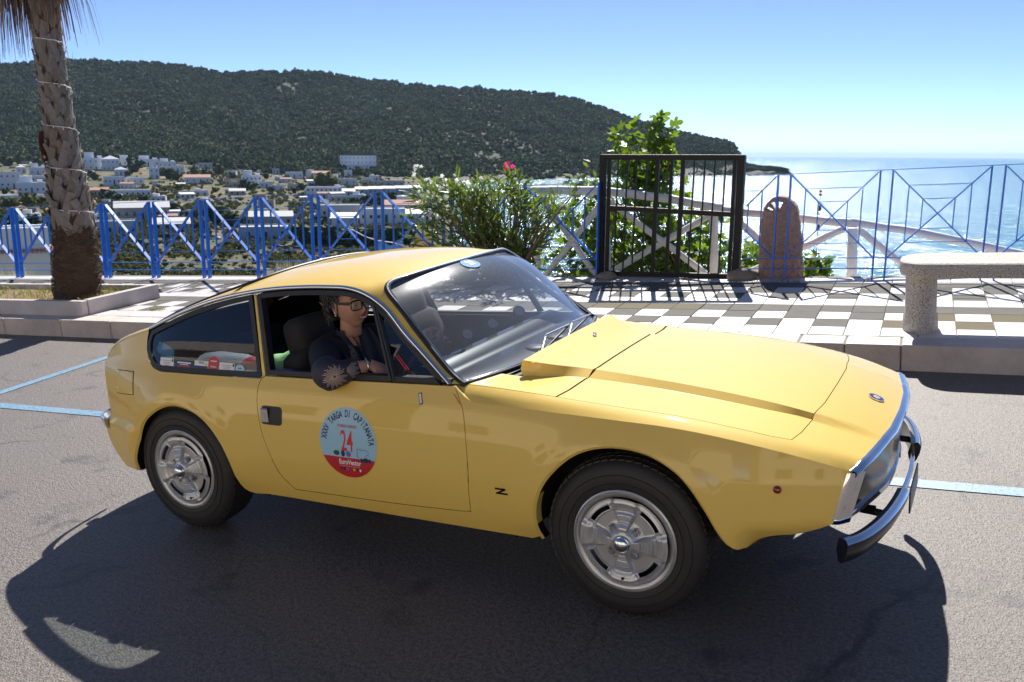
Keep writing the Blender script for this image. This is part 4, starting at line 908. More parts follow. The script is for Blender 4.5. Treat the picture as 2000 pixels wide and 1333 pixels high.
# 24 disc on the windscreen
def ws_pt(u, s):
    i = s * (nS - 1); k = (u + 1) / 2 * (nT - 1); i0 = int(min(i, nS - 2)); k0 = int(min(k, nT - 2)); a, b = i - i0, k - k0
    return (W_[i0, k0] * (1 - a) * (1 - b) + W_[i0 + 1, k0] * a * (1 - b) + W_[i0, k0 + 1] * (1 - a) * b + W_[i0 + 1, k0 + 1] * a * b)
def ws_map(V2, c_=(.02, .93), off=.003):
    o_ = ws_pt(*c_); ey_ = ws_pt(c_[0] + .05, c_[1]) - o_; ey_ /= np.linalg.norm(ey_); ez = ws_pt(c_[0], min(1, c_[1] + .05)) - ws_pt(c_[0], c_[1] - .03); ez /= np.linalg.norm(ez); n_ = np.cross(ey_, ez); n_ *= np.sign(n_[0])
    V2 = np.asarray(V2, float); return o_ + V2[:, :1] * ey_ + V2[:, 1:] * ez + n_ * off
mb = MB(); mb.add(ws_map(disc2(.062, .042, 32)).tolist(), [tuple(range(32))]); d24 = mb.build('windscreen_sticker', mat('windscreen_disc_blue', (.03, .22, .48), .6, spec=.1), ws)
mb = MB(); V2, F2 = text_mesh('24', .055, .002, .8); mb.add(ws_map(V2, off=.005).tolist(), F2); mb.build('sticker_number', ST_WHITE, d24)
mb = MB(); cushion(mb, (-1.02, 0, 1.135), (.03, .20, .055)); mb.build('rear_view_mirror', BLACK_RUBBER, car, smooth=180)
mb = MB(); hg_ = [(-1.20, 1.195), (-1.5, 1.215), (-1.78, 1.19)]; rows = [[(x_, y_, z_ - .06 * abs(y_ / .56)**3) for y_ in np.linspace(-.56, .56, 15)] for x_, z_ in [(-1.11, 1.17)] + hg_]; mb.grid(np.array(rows)); mb.build('headlining', mat('headlining', (.03, .03, .032), .9), car, smooth=180)
# ================================================================ the person in the car
SKIN = mat('skin', (.52, .27, .18), .48, var=(18, .5, (.60, .30, .21)), bump=(220, .06, .001)); SKIN.node_tree.nodes['Principled BSDF'].inputs['Subsurface Weight'].default_value = .08; SKIN.node_tree.nodes['Principled BSDF'].inputs['Subsurface Radius'].default_value = (.01, .004, .002)
per = thing('person', 'smiling person with curly grey hair and dark glasses, elbow out of the car window', 'person', (-1.27, -.40, .45))
def skin_body(name, joints, bones, m, parent, sub=2):
    me = bpy.data.meshes.new(name); me.from_pydata([j[0] for j in joints], bones, []); o = bpy.data.objects.new(name, me); COL.objects.link(o)
    sk = o.modifiers.new('s', 'SKIN'); sk.use_smooth_shade = True; L = me.skin_vertices
    if not L: bpy.context.view_layer.objects.active = o
    sv = me.skin_vertices[0].data if me.skin_vertices else None
    if sv is None: me.attributes; 
    for i, j in enumerate(joints):
        r_ = j[1]; sv[i].radius = r_ if hasattr(r_, '__len__') else (r_, r_)
    sv[0].use_root = True
    s2 = o.modifiers.new('d', 'SUBSURF'); s2.levels = sub; s2.render_levels = sub
    dg = bpy.context.evaluated_depsgraph_get(); m2 = bpy.data.meshes.new_from_object(o.evaluated_get(dg)); V = [tuple(v.co) for v in m2.vertices]; F_ = [tuple(p.vertices) for p in m2.polygons]
    bpy.data.objects.remove(o); return V, F_
PO = Vector((-1.27, -.40, .45))                 # person origin in the car frame
def pl(*p): return tuple(Vector(p) - PO)
HC = Vector((-1.385, -.400, 1.080))             # head centre, in the street frame
FWD = Vector((.93, -.36, -.02)).normalized(); SID = FWD.cross(Vector((0, 0, 1))).normalized(); UPH = SID.cross(FWD)       # SID = her right-hand side (towards viewer)
def head_mesh():
    mb = MB(); nt_, np_ = 40, 56; vs = []
    for i in range(nt_ + 1):
        th = math.pi * i / nt_
        for k in range(np_):
            ph = 2 * math.pi * k / np_
            s_, u_, f_ = math.sin(th) * math.sin(ph), math.cos(th), math.sin(th) * math.cos(ph)      # side, up, fwd
            x = s_ * .074; z = u_ * .112; y = f_ * .096
            # jaw taper and chin
            if u_ < 0: x *= 1 - .30 * (-u_)**1.3; y *= 1 - .06 * (-u_) if f_ > 0 else 1 - .42 * (-u_)
            if f_ > 0:
                y -= .008 * f_ * math.exp(-((u_ - .05) / .14)**2) * (1 if abs(s_) > .12 else .3)          # eye hollow
                y += .020 * math.exp(-(s_ / .13)**2) * math.exp(-((u_ + .20) / .15)**2) * f_           # nose
                y += .008 * math.exp(-(s_ / .10)**2) * math.exp(-((u_ + .02) / .16)**2) * f_
                y += .007 * math.exp(-(s_ / .26)**2) * math.exp(-((u_ + .50) / .07)**2)               # lips
                y -= .004 * math.exp(-(s_ / .30)**2) * math.exp(-((u_ + .62) / .06)**2)
                y += .010 * math.exp(-(s_ / .28)**2) * math.exp(-((u_ + .86) / .12)**2)               # chin
                c_ = math.exp(-((abs(s_) - .52) / .2)**2) * math.exp(-((u_ + .28) / .18)**2); y += .006 * c_; x += .003 * c_ * (1 if s_ > 0 else -1)
            vs.append(HC + SID * x + UPH * z + FWD * y)
    fs = [(i * np_ + k, (i + 1) * np_ + k, (i + 1) * np_ + (k + 1) % np_, i * np_ + (k + 1) % np_) for i in range(nt_) for k in range(np_)]
    return [tuple(v - PO) for v in vs], fs
def H(s_, u_, f_): return HC + SID * s_ + UPH * u_ + FWD * f_
neck = H(0, -.10, -.02); chest = Vector((-1.46, -.36, .76)); shR = Vector((-1.465, -.525, .870)); shL = Vector((-1.43, -.19, .870))
elR = Vector((-1.262, -.742, .848)); wrR = Vector((-1.150, -.600, .858)); elL = Vector((-1.24, -.12, .74)); wrL = Vector((-1.09, -.27, .845))
J = [(pl(-1.42, -.36, .50), (.13, .16)), (pl(-1.45, -.36, .64), (.115, .15)), (pl(*chest), (.11, .155)), (pl(-1.445, -.365, .865), (.075, .11)), (pl(*(neck + Vector((0, 0, -.06)))), .052), (pl(*neck), .050), (pl(*(HC + Vector((0, 0, -.03)))), .055),
     (pl(*shR), .062), (pl(*elR.lerp(shR, .5)), .050), (pl(*elR), .046), (pl(*elR.lerp(wrR, .55)), .036), (pl(*wrR), .026),
     (pl(*shL), .062), (pl(*elL), .043), (pl(*wrL), .026)]
B_ = [(0, 1), (1, 2), (2, 3), (3, 4), (4, 5), (5, 6), (3, 7), (7, 8), (8, 9), (9, 10), (10, 11), (3, 12), (12, 13), (13, 14)]
V_, F_ = skin_body('b', J, B_, SKIN, per)
mb = MB(); mb.add(V_, F_); hv, hf = head_mesh(); mb.add(hv, hf)
def hand(mb, wrist, d, palmn, size=1.0, curl=.5, thumb=1):
    """palm and five fingers: wrist position, pointing direction, palm normal (the way the palm faces)"""
    d = Vector(d).normalized(); n_ = Vector(palmn); n_ = (n_ - d * n_.dot(d)).normalized(); s_ = d.cross(n_)
    P = []; wri = Vector(wrist)
    rows = []
    for t, wd, hh in ((-.012, .026, .020), (.02, .034, .021), (.055, .040, .018), (.082, .041, .014)):
        rows.append([tuple(wri + d * t * size + (s_ * math.cos(a) * wd + n_ * math.sin(a) * hh) * size - PO) for a in np.linspace(0, 2 * math.pi, 13)])
    mb.grid(np.array(rows)); mb.add(rows[-1][:-1], [tuple(range(12))])
    for k, (off, L_) in enumerate(((-.030, .068), (-.010, .078), (.011, .072), (.030, .056))):
        p = wri + (d * .078 + s_ * off) * size; q = d.copy(); pts = [p - d * .01]; a = curl * .5
        for j in range(3): q = (q * math.cos(a) + n_ * math.sin(a)).normalized(); p = p + q * L_ * (.42, .33, .25)[j] * size; pts.append(p.copy()); a = curl
        mb.tube([tuple(x - PO) for x in pts], [.0095, .0088, .008, .006], 8)
    p = wri + (d * .025 - s_ * .032 * thumb) * size; q = (d * .75 - s_ * .6 * thumb + n_ * .25).normalized(); pts = [p - q * .01]
    for j in range(3): p = p + q * (.030, .028, .022)[j] * size; pts.append(p.copy()); q = (q + d * .25 + n_ * .12).normalized()
    mb.tube([tuple(x - PO) for x in pts], [.013, .011, .0095, .007], 8)
hand(mb, wrR, (.55, .50, -.50), (-.1, .3, -.8), 1.0, .5, 1)
hand(mb, wrL, (.15, -.25, .95), (.8, -.3, .2), 1.0, .75, -1)
# ear
c_ = H(.074, -.010, -.010); mb.tube([tuple(c_ + SID * .004 + (FWD * math.cos(t) * .013 + UPH * math.sin(t) * .026) - PO) for t in np.linspace(-.6, 4.2, 14)], [.004 + .002 * math.sin(i / 13 * math.pi) for i in range(14)], 6); mb.sphere(tuple(c_ + FWD * .001 - UPH * .022 - PO), .009, 8, 6); mb.sphere(tuple(c_ - SID * .003 - PO), .016, 8, 6, sc_=(.5, .6, 1))
pb = mb.build('body', SKIN, per, smooth=60)
# clothing: dark jacket with leaf pattern sleeves
NAVY = mat('navy_knit', (.010, .012, .022), .85, bump=(300, .3, .001)); PATT = mat('patterned_silk', (.030, .026, .030), .6, var=(5, .5, (.03, .045, .09)), bump=(26, .35, .006)); CREAM = mat('print_cream', (.45, .32, .24), .6)
g = lambda r_, a: tuple(x * a for x in r_) if hasattr(r_, '__len__') else r_ * a
J2 = [(J[0][0], g(J[0][1], 1.10)), (J[1][0], g(J[1][1], 1.12)), (J[2][0], g(J[2][1], 1.10)), (pl(-1.44, -.365, .872), (.088, .135)), (pl(*(neck + Vector((-.01, 0, -.065)))), .068),
      (J[7][0], .078), (J[8][0], .070), (pl(*elR.lerp(shR, .18)), .068), (J[12][0], .078), (J[13][0], .062), (pl(*elL.lerp(wrL, .6)), .052)]
V_, F_ = skin_body('c', J2, [(0, 1), (1, 2), (2, 3), (3, 4), (3, 5), (5, 6), (6, 7), (3, 8), (8, 9), (9, 10)], NAVY, per)
mb = MB(); mb.add(V_, F_); mb.build('jacket', NAVY, per, smooth=180)
# loose sleeve folded over the sill
J3 = [(pl(*elR.lerp(shR, .34)), .070), (pl(*(elR.lerp(shR, .10) + Vector((-.01, -.005, -.004)))), .075), (pl(*(elR + Vector((.018, -.010, -.006)))), .072), (pl(*elR.lerp(wrR, .42)), .052), (pl(*elR.lerp(wrR, .78)), .040)]
V_, F_ = skin_body('s', J3, [(0, 1), (1, 2), (2, 3), (3, 4)], PATT, per); SV = np.array(V_)
SV += np.array([[.0035 * noise.noise(Vector(v) * 22), .0035 * noise.noise(Vector(v) * 22 + Vector((5, 0, 0))), .0035 * noise.noise(Vector(v) * 22 + Vector((0, 7, 0)))] for v in V_])
mb = MB(); mb.add(SV.tolist(), F_); slv = mb.build('sleeve', PATT, per, smooth=180)
from mathutils.bvhtree import BVHTree
bvh = BVHTree.FromPolygons([Vector(v) for v in SV], F_)
bm2 = BVHTree.FromPolygons([Vector(v) for v in V_], F_)
def fan(mb, tree, c_, U_, V__, n_, a0, a1, count, r0_, r1_, wd, off=.0015, bend=0.0):
    """veined leaf print: radiating strokes laid on the cloth"""
    for i in range(count):
        a = a0 + (a1 - a0) * i / (count - 1); prev = None; pts = []
        r1i = r1_ * (.82 + .18 * math.sin(i * 2.1)) ; K_ = 7
        for j in range(K_):
            t = r0_ + (r1i - r0_) * j / (K_ - 1); aa = a + bend * t
            o_ = Vector(c_) + U_ * (math.cos(aa) * t) + V__ * (math.sin(aa) * t) - n_ * .15
            h = tree.ray_cast(o_, n_, .4)
            if h[0] is None: break
            pts.append((h[0] - n_ * off, h[1]))
        if len(pts) < 3: continue
        for j in range(len(pts) - 1):
            p, q = pts[j][0], pts[j + 1][0]; d = (q - p).normalized(); s_ = d.cross(n_).normalized() * wd * (.35 + .65 * (j + 1) / K_); s1 = d.cross(n_).normalized() * wd * (.35 + .65 * j / K_)
            mb.add([p - s1, p + s1, q + s_, q - s_], [(0, 1, 2, 3)])
vd = ((elR - CAM)).normalized(); uu = vd.cross(Vector((0, 0, 1))).normalized(); vv = uu.cross(vd)
mb = MB(); c0 = Vector(pl(*elR)) + uu * .012 - vv * .012
fan(mb, bvh, c0 + uu * .010, uu, vv, vd, math.radians(15), math.radians(200), 22, .005, .052, .0019, bend=4); fan(mb, bvh, c0 + uu * .010, uu, vv, vd, math.radians(205), math.radians(370), 20, .005, .054, .0019, bend=-4)
fan(mb, bvh, c0 + uu * .055 + vv * .022, uu, vv, vd, math.radians(-50), math.radians(40), 12, .008, .066, .0016)
fan(mb, bvh, c0 - uu * .075 - vv * .015, uu, vv, vd, math.radians(160), math.radians(280), 10, .006, .05, .0011)
mb.build('sleeve_print', CREAM, slv)
mb = MB(); V5 = []
# scarf-like patterned front and collar
for k, (p0, p1, wd) in enumerate(((H(.055, -.125, -.02), H(.03, -.30, .10), .045), (H(-.05, -.125, -.0), H(-.03, -.30, .11), .045))):
    rows = []
    for t in np.linspace(0, 1, 12):
        p = p0.lerp(p1, t) + FWD * .02 * math.sin(t * 3); w2 = wd * (.5 + .6 * math.sin(.4 + 2.2 * t)); rows.append([tuple(p + SID * w2 * q + FWD * .01 * math.cos(5 * q) - PO) for q in np.linspace(-1, 1, 9)])
    mb.grid(np.array(rows))
rows = [[tuple(neck + Vector((0, 0, -.045 + .045 * q)) + (FWD * math.cos(t) * .9 + SID * math.sin(t)) * (.060 + .012 * q) - PO) for t in np.linspace(1.0, 2 * math.pi - 1.0, 26)] for q in np.linspace(0, .6, 5)]
mb.grid(np.array(rows)); col = mb.build('collar', PATT, per, smooth=180)
tree = BVHTree.FromPolygons([Vector(v) for v in mb.v], mb.f); m3 = MB()
cc = Vector(H(.045, -.215, .06) - PO); fan(m3, tree, cc, uu, vv, vd, 0, 6.0, 22, .005, .042, .0013); m3.build('collar_print', CREAM, col)
# hair: curly strands
HAIR = mat('grey_hair', (.040, .034, .030), .45, var=(45, .9, (.17, .155, .14), 3, .45, .65))
mb = MB(); r2 = random.Random(11)
mb.sphere(tuple(H(0, .020, -.034) - PO), .092, 16, 12, sc_=(.92, 1.0, 1.0))
for i in range(1100):
    a = r2.uniform(0, 2 * math.pi); u_ = r2.uniform(-.62, 1.0); s_ = math.sqrt(max(0, 1 - u_ * u_)); dx, df = math.sin(a) * s_, math.cos(a) * s_
    if df > .34 and u_ < .55: continue
    if df > -.02 and u_ < .22: continue
    if df > -.25 and u_ < -.25: continue
    p = H(dx * .086, .006 + u_ * .112, -.022 + df * .108); out = (SID * dx + UPH * u_ + FWD * df).normalized(); tn = out.cross(Vector((r2.uniform(-1, 1), r2.uniform(-1, 1), r2.uniform(-1, 1)))).normalized(); t2 = out.cross(tn); pts = []
    R_ = r2.uniform(.007, .015); turns = r2.uniform(.7, 1.5); L_ = r2.uniform(.008, .034)
    for j in range(9):
        q = j / 8; an = q * turns * 2 * math.pi; pts.append(p + out * (.002 + L_ * q) + tn * (math.cos(an) - 1) * R_ + t2 * math.sin(an) * R_ + Vector((0, 0, -.012 * q * q)) - PO)
    mb.tube([tuple(x) for x in pts], [.0032 * (1 - .6 * j / 8) for j in range(9)], 4, cap=False)
mb.v = [(v[0], v[1], min(v[2], 1.178 - .45)) for v in mb.v]; mb.build('hair', HAIR, per, smooth=180)
# face details
GLS = mat('spectacle_frame', (.010, .008, .008), .2, coat=.6); mb = MB()
for s0 in (.033, -.033):
    loop = []
    for t in np.linspace(0, 2 * math.pi, 20, endpoint=False):
        ct, st = math.cos(t), math.sin(t); x = .027 * math.copysign(abs(ct)**.55, ct); z = .021 * math.copysign(abs(st)**.6, st); loop.append(tuple(H(s0 + x, .004 + z, .104 - .10 * (abs(s0 + x)**1.0) * .35 - .0) - PO))
    mb.tube(loop, .0032, 6, closed=True)
mb.tube([tuple(H(.008, .010, .103) - PO), tuple(H(-.008, .010, .103) - PO)], .003, 6)
for s0 in (1, -1): mb.bar(H(s0 * .060, .012, .085) - PO, H(s0 * .077, .008, -.005) - PO, .005, .012)
sg_ = mb.build('spectacles', GLS, per, smooth=60)
mb = MB()
for s0 in (.033, -.033): mb.add([tuple(H(s0 + .026 * math.cos(t), .004 + .020 * math.sin(t), .102 - .035 * abs(s0 + .026 * math.cos(t))) - PO) for t in np.linspace(0, 6.2832, 16, endpoint=False)], [tuple(range(16))])
mb.build('lens', glassmat('spectacle_lens', (.75, .75, .78), 0, 1.5), sg_)
mb = MB(); mb.grid(np.array([[tuple(H(x, -.054 + .010 * (abs(x) / .026)**2 * 1.0 + .003 * q, .0985 - 5 * x * x + .001) - PO) for x in np.linspace(-.022, .026, 11)] for q in (-1, 1)])); mb.build('teeth', mat('teeth', (.75, .72, .66), .3), per, smooth=180)
mb = MB(); LIP = mat('lips', (.48, .16, .13), .4)
for q in (-1, 1): mb.tube([tuple(H(x, -.054 + .010 * (abs(x) / .026)**2 + q * (.0045 * (1 - (x / .028)**2)), .099 - 5 * x * x) - PO) for x in np.linspace(-.026, .028, 11)], .0022, 6)
mb.build('lips', LIP, per, smooth=180)
mb = MB()
for s0 in (.033, -.033): mb.sphere(tuple(H(s0, .004, .080) - PO), .012, 10, 8)
ey_o = mb.build('eyes', mat('eye_white', (.6, .58, .55), .2), per, smooth=180)
mb = MB()
for s0 in (.033, -.033): mb.sphere(tuple(H(s0, .003, .0885) - PO), .0055, 8, 6)
mb.build('iris', mat('iris_dark', (.03, .02, .012), .15), ey_o, smooth=180)
mb = MB()
for s0 in (1, -1): mb.tube([tuple(H(s0 * q, .030 + .006 * math.sin((q - .012) / .04 * 3), .094 - .5 * q * q * 8) - PO) for q in np.linspace(.014, .050, 6)], .0025, 5)
mb.build('eyebrows', HAIR, per, smooth=180)
mb = MB(); mb.sphere(tuple(H(.080, -.036, -.008) - PO), .0045, 8, 6); mb.sphere(tuple(H(.080, -.045, -.003) - PO), .0045, 8, 6); mb.build('earring', mat('pearl', (.85, .82, .78), .15, coat=1), per, smooth=180)
mb = MB(); dw = (wrR - elR).normalized(); a_ = dw.cross(Vector((0, 0, 1))).normalized(); b_ = a_.cross(dw); cb = elR.lerp(wrR, .88); mb.tube([tuple(cb + (a_ * math.cos(t) + b_ * math.sin(t)) * .034 - PO) for t in np.linspace(0, 6.2832, 24, endpoint=False)], .003, 6, closed=True); mb.build('bracelet', CHROME, per, smooth=180)
# ================================================================ street level
def struct(name, mb, m, smooth=None, street=True, parent=None):
    o = mb.build(name, m, parent, smooth)
    if parent is None:
        top(o, street); o['kind'] = 'structure'
    return o
ASPH = mat('asphalt', (.180, .150, .126), .55, var=[(55, .8, (.045, .042, .040), 3, .42, .62), (.9, .6, (.115, .093, .076), 4), (120, .8, (.33, .30, .28), 2, .60, .70)], bump=[(130, 1.0, .006), (40, .5, .008)], spec=.6)
n = ASPH.node_tree; b_ = n.nodes['Principled BSDF']; src = b_.inputs['Base Color'].links[0].from_socket; tc = [q for q in n.nodes if q.type == 'TEX_COORD'][0]
wn = n.nodes.new('ShaderNodeTexNoise'); wn.inputs['Scale'].default_value = 1.3; wn.inputs['Detail'].default_value = 6; n.links.new(tc.outputs['Object'], wn.inputs['Vector'])
va = n.nodes.new('ShaderNodeVectorMath'); va.operation = 'MULTIPLY_ADD'; va.inputs[1].default_value = (1.1, 1.1, 0); n.links.new(wn.outputs['Color'], va.inputs[0]); n.links.new(tc.outputs['Object'], va.inputs[2])
vo = n.nodes.new('ShaderNodeTexVoronoi'); vo.feature = 'DISTANCE_TO_EDGE'; vo.inputs['Scale'].default_value = .55; n.links.new(va.outputs[0], vo.inputs['Vector'])
mr = n.nodes.new('ShaderNodeMapRange'); mr.inputs['From Min'].default_value = .0015; mr.inputs['From Max'].default_value = .010; mr.inputs['To Min'].default_value = .75; mr.inputs['To Max'].default_value = 0; n.links.new(vo.outputs['Distance'], mr.inputs['Value'])
w2 = n.nodes.new('ShaderNodeTexNoise'); w2.inputs['Scale'].default_value = .8; n.links.new(tc.outputs['Object'], w2.inputs['Vector']); m2_ = n.nodes.new('ShaderNodeMapRange'); m2_.inputs['From Min'].default_value = .44; m2_.inputs['From Max'].default_value = .60; n.links.new(w2.outputs['Fac'], m2_.inputs['Value'])
mu = n.nodes.new('ShaderNodeMath'); mu.operation = 'MULTIPLY'; n.links.new(mr.outputs[0], mu.inputs[0]); n.links.new(m2_.outputs[0], mu.inputs[1])
sp = n.nodes.new('ShaderNodeTexNoise'); sp.inputs['Scale'].default_value = 3.1; sp.inputs['Detail'].default_value = 5; n.links.new(tc.outputs['Object'], sp.inputs['Vector']); s2_ = n.nodes.new('ShaderNodeMapRange'); s2_.inputs['From Min'].default_value = .60; s2_.inputs['From Max'].default_value = .70; s2_.inputs['To Max'].default_value = .6; n.links.new(sp.outputs['Fac'], s2_.inputs['Value'])
mx_ = n.nodes.new('ShaderNodeMath'); mx_.operation = 'MAXIMUM'; n.links.new(mu.outputs[0], mx_.inputs[0]); n.links.new(s2_.outputs[0], mx_.inputs[1])
mc = n.nodes.new('ShaderNodeMix'); mc.data_type = 'RGBA'; mc.inputs['B'].default_value = (.022, .02, .018, 1); n.links.new(mx_.outputs[0], mc.inputs['Factor']); n.links.new(src, mc.inputs['A']); n.links.new(mc.outputs['Result'], b_.inputs['Base Color'])
mb = MB(); mb.add([(-60, -40, 0), (60, -40, 0), tuple(K(70, .01)), tuple(K(-60, .01))], [(0, 1, 2, 3)]); road = struct('road', mb, ASPH)
LINE = mat('blue_line_paint', (.16, .34, .50), .5, var=[(60, .95, (.13, .125, .12), 6, .48, .60), (3, .3, (.30, .42, .5), 3)], bump=(240, .5, .003))
def ln(a, b, wd):
    a = Vector(a); b = Vector(b); d = (b - a).normalized(); n_ = Vector((-d.y, d.x, 0)) * wd / 2; return [a - n_, b - n_, b + n_, a + n_]
mb = MB(); z4 = .004
for a, b, wd in (((-30, -1.62, z4), (30, 3.42 - .0, z4), .115),): pass
LA = lambda x: .955 + .0735 * (x - .8)
mb.add(ln((-30, LA(-30) - .03, z4), (30, LA(30), z4), .105), [(0, 1, 2, 3)])
for x in (-5.93, -11.5, 5.6, 11.2): mb.add([Vector((x + .05, LA(x) + .06, z4)), Vector((x - .05, LA(x) + .06, z4)), Vector((x - .32 - .05, K(0, -.05).y + (x + 8.586) * .069, z4)), Vector((x - .32 + .05, K(0, -.05).y + (x + 8.586) * .069, z4))], [(0, 1, 2, 3)])
o = struct('parking_lines', mb, LINE)
# pavement slab, kerb stones and tiles
MARB = mat('white_marble_tile', (.66, .62, .60), .45, var=[(7, .5, (.52, .48, .45), 5), (60, .4, (.58, .52, .48), 5)], bump=(50, .12, .002))
GREY = mat('grey_stone_tile', (.135, .130, .115), .85, spec=.15, var=[(9, .6, (.19, .18, .16), 5), (70, .5, (.11, .105, .095), 5)], bump=(60, .3, .002))
OCHR = mat('ochre_stone_tile', (.17, .135, .065), .85, spec=.15, var=[(9, .7, (.15, .14, .11), 5), (70, .5, (.11, .105, .095), 5)], bump=(60, .3, .002))
KERB = mat('kerb_stone', (.66, .56, .48), .6, var=[(4, .75, (.36, .29, .25), 6), (26, .5, (.62, .56, .52), 5), (90, .7, (.12, .10, .09), 3, .66, .74)], bump=[(14, .3, .01), (80, .3, .003)])
MORT = mat('joint_mortar', (.20, .18, .16), .9)
mb = MB(); A = [K(-40, .02, 0), K(50, .02, 0), K(50, 2.98, 0), K(-40, 2.98, 0)]; B = [v + Vector((0, 0, KH - .008)) for v in A]
mb.add(A + B, [(4, 5, 6, 7), (0, 1, 5, 4), (1, 2, 6, 5), (2, 3, 7, 6), (3, 0, 4, 7)]); pave = struct('pavement', mb, MORT)
mb = MB(); A = [K(-40, 2.98, KH - .008), K(50, 2.98, KH - .008), K(50, 3.15, KH - .25), K(-40, 3.15, KH - .25)]; B = [v + Vector((0, 0, -3)) for v in A]
mb.add(A + B[2:], [(0, 1, 2, 3), (3, 2, 4, 5)]); o = struct('embankment_wall', mb, KERB)
rt = random.Random(5)
def tile_mesh(w_, d_, h_, name, m, bev=.003):
    mb = MB(); mb.box((0, 0, -h_ / 2), (w_, d_, h_), bev=bev); return mb.mesh(name, m)
tm = {k: tile_mesh(.246, .279, .02, 'tile_' + k, m) for k, m in (('white', MARB), ('grey', GREY), ('ochre', OCHR))}
ang = Matrix.Rotation(KA, 4, 'Z')
cands = []
for i in range(-50, 90):
    for r_ in range(9):
        u = 8.516 + .2515 * i + .1257; v = .268 + .2855 * (r_ + .5)
        if r_ in (0, 4, 8): k = 'white'
        elif r_ in (3, 7): k = 'grey'
        elif r_ in (1, 5): k = 'grey' if i % 2 == 0 else 'white'
        else: k = 'white' if i % 2 == 0 else 'grey'
        if r_ == 8: v += 0
        if k == 'grey' and r_ in (1, 2) and i in (2, 3, 4, 5, 6): k = 'ochre'
        if k == 'grey' and r_ == 3 and i in (-6, -7, -8, -5): k = 'ochre'
        P_ = K(u, v, KH); d_ = P_ - CAM; zz = d_.dot(FW); px = 1000 + F_PX * d_.dot(RT) / max(zz, .1); py = 666.5 - F_PX * d_.dot(UU) / max(zz, .1)
        vis = (zz > .5 and -30 < px < 2030 and 520 < py < 760 and not (560 < px < 1040))
        if vis and 330 < px <= 560 and py > 560: vis = False
        if 1040 <= px < 1480 and py > 605 + (px - 1170) * .19 + 25: vis = False
        cands.append((not vis, d_.length, u, v, k))
cands.sort(key=lambda q: (q[0], q[1])); rest = {'white': MB(), 'grey': MB(), 'ochre': MB()}
for n_, (nv, dd, u, v, k) in enumerate(cands):
    P_ = K(u, v, KH + rt.uniform(-.0015, .0015))
    if n_ < 299 and not nv:
        t_ = link('tile', tm[k], pave); t_.matrix_local = Matrix.Translation(P_) @ ang @ Matrix.Rotation(rt.uniform(-.004, .004), 4, 'X')
    else:
        R_ = Matrix.Rotation(KA, 3, 'Z'); rest[k].box(P_ - Vector((0, 0, .01)), (.246, .279, .02), R_)
for k, m in (('white', MARB), ('grey', GREY), ('ochre', OCHR)):
    if rest[k].f: o = rest[k].build('paving_tiles', m, pave); o['kind'] = 'stuff'
js = [-6.2, -5.1, -4.3, -3.2, -2.1, -.95, .094, .971, 1.696, 2.62, 3.48, 4.30, 5.1, 5.98, 6.75, 7.62, 8.484, 8.80, 9.167, 10.9, 12.1, 13.2]
for a, b in zip(js[:-1], js[1:]):
    mb = MB(); mb.box((0, 0, 0), (b - a - .008, .262, KH + .04), bev=.008); o = mb.build('kerb_stone', KERB, pave); o.matrix_local = Matrix.Translation(K((a + b) / 2, .131, (KH - .04) / 2 + rt.uniform(-.002, .002))) @ ang
# stone planter with the palm
STONE = mat('planter_stone', (.62, .56, .54), .6, var=[(5, .7, (.38, .32, .30), 6), (40, .4, (.56, .52, .50), 5)], bump=[(30, .2, .004)])
pu0, pu1, pv0, pv1 = -2.35, 1.10, .20, 1.30
plan = thing('planter', 'low pale stone planter around the palm trunk on the pavement', 'planter', K((pu0 + pu1) / 2, (pv0 + pv1) / 2, KH), KA)
cu, cv = (pu1 - pu0) / 2, (pv1 - pv0) / 2
for c_, d_ in (((-cu / 2 - .02, -cv + .04, .08), (cu - .03, .08, .165)), ((cu / 2 - .0, -cv + .04, .08), (cu - .01, .08, .165)), ((cu - .04, .045, .082), (.08, 2 * cv - .09, .17)), ((-cu + .04, .045, .08), (.08, 2 * cv - .09, .165)), ((-cu / 2 - .0, cv - .04, .08), (cu - .02, .08, .165)), ((cu / 2 - .05, cv - .04, .08), (cu - .10, .08, .165))):
    mb = MB(); mb.box(c_, d_, bev=.006); mb.build('slab', STONE, plan)
SOIL = mat('dry_soil', (.22, .15, .09), .95, var=[(8, .7, (.33, .22, .12), 5)], bump=(30, .6, .02))
mb = MB(); n = 18; rows = [[(-cu + .06 + (2 * cu - .12) * i / n, -cv + .06 + (2 * cv - .12) * j / 8, .105 + .02 * noise.noise(Vector((i * .7, j * .7, 0)))) for j in range(9)] for i in range(n + 1)]; mb.grid(np.array(rows)); o = mb.build('soil', SOIL, plan, smooth=180)
GRASS = leafmat('grass_blades', (.10, .14, .03), (.22, .20, .06), .35)
def blades(mb, pts, h, wd, lean=.5, rr_=None, n=3):
    rr_ = rr_ or random
    for p in pts:
        p = Vector(p); a = rr_.uniform(0, 6.28); d = Vector((math.cos(a), math.sin(a), 0)); s_ = Vector((-d.y, d.x, 0)); hh = h * rr_.uniform(.5, 1.2); l_ = lean * rr_.uniform(.2, 1.2) * hh; vs = []
        for k in range(n + 1):
            t = k / n; c_ = p + Vector((0, 0, hh * t)) + d * l_ * t * t; w_ = wd * (1 - t) * .5 + .0004; vs += [c_ - s_ * w_, c_ + s_ * w_]
        mb.add(vs, [(2 * k, 2 * k + 1, 2 * k + 3, 2 * k + 2) for k in range(n)])
mb = MB(); rg = random.Random(4); pts = []
for _ in range(2600):
    x, y = rg.uniform(-cu + .08, cu - .08), rg.uniform(-cv + .08, cv - .08)
    if noise.noise(Vector((x * 2.2, y * 2.2, 3))) > -.12 or x > .75: pts.append((x, y, .10))
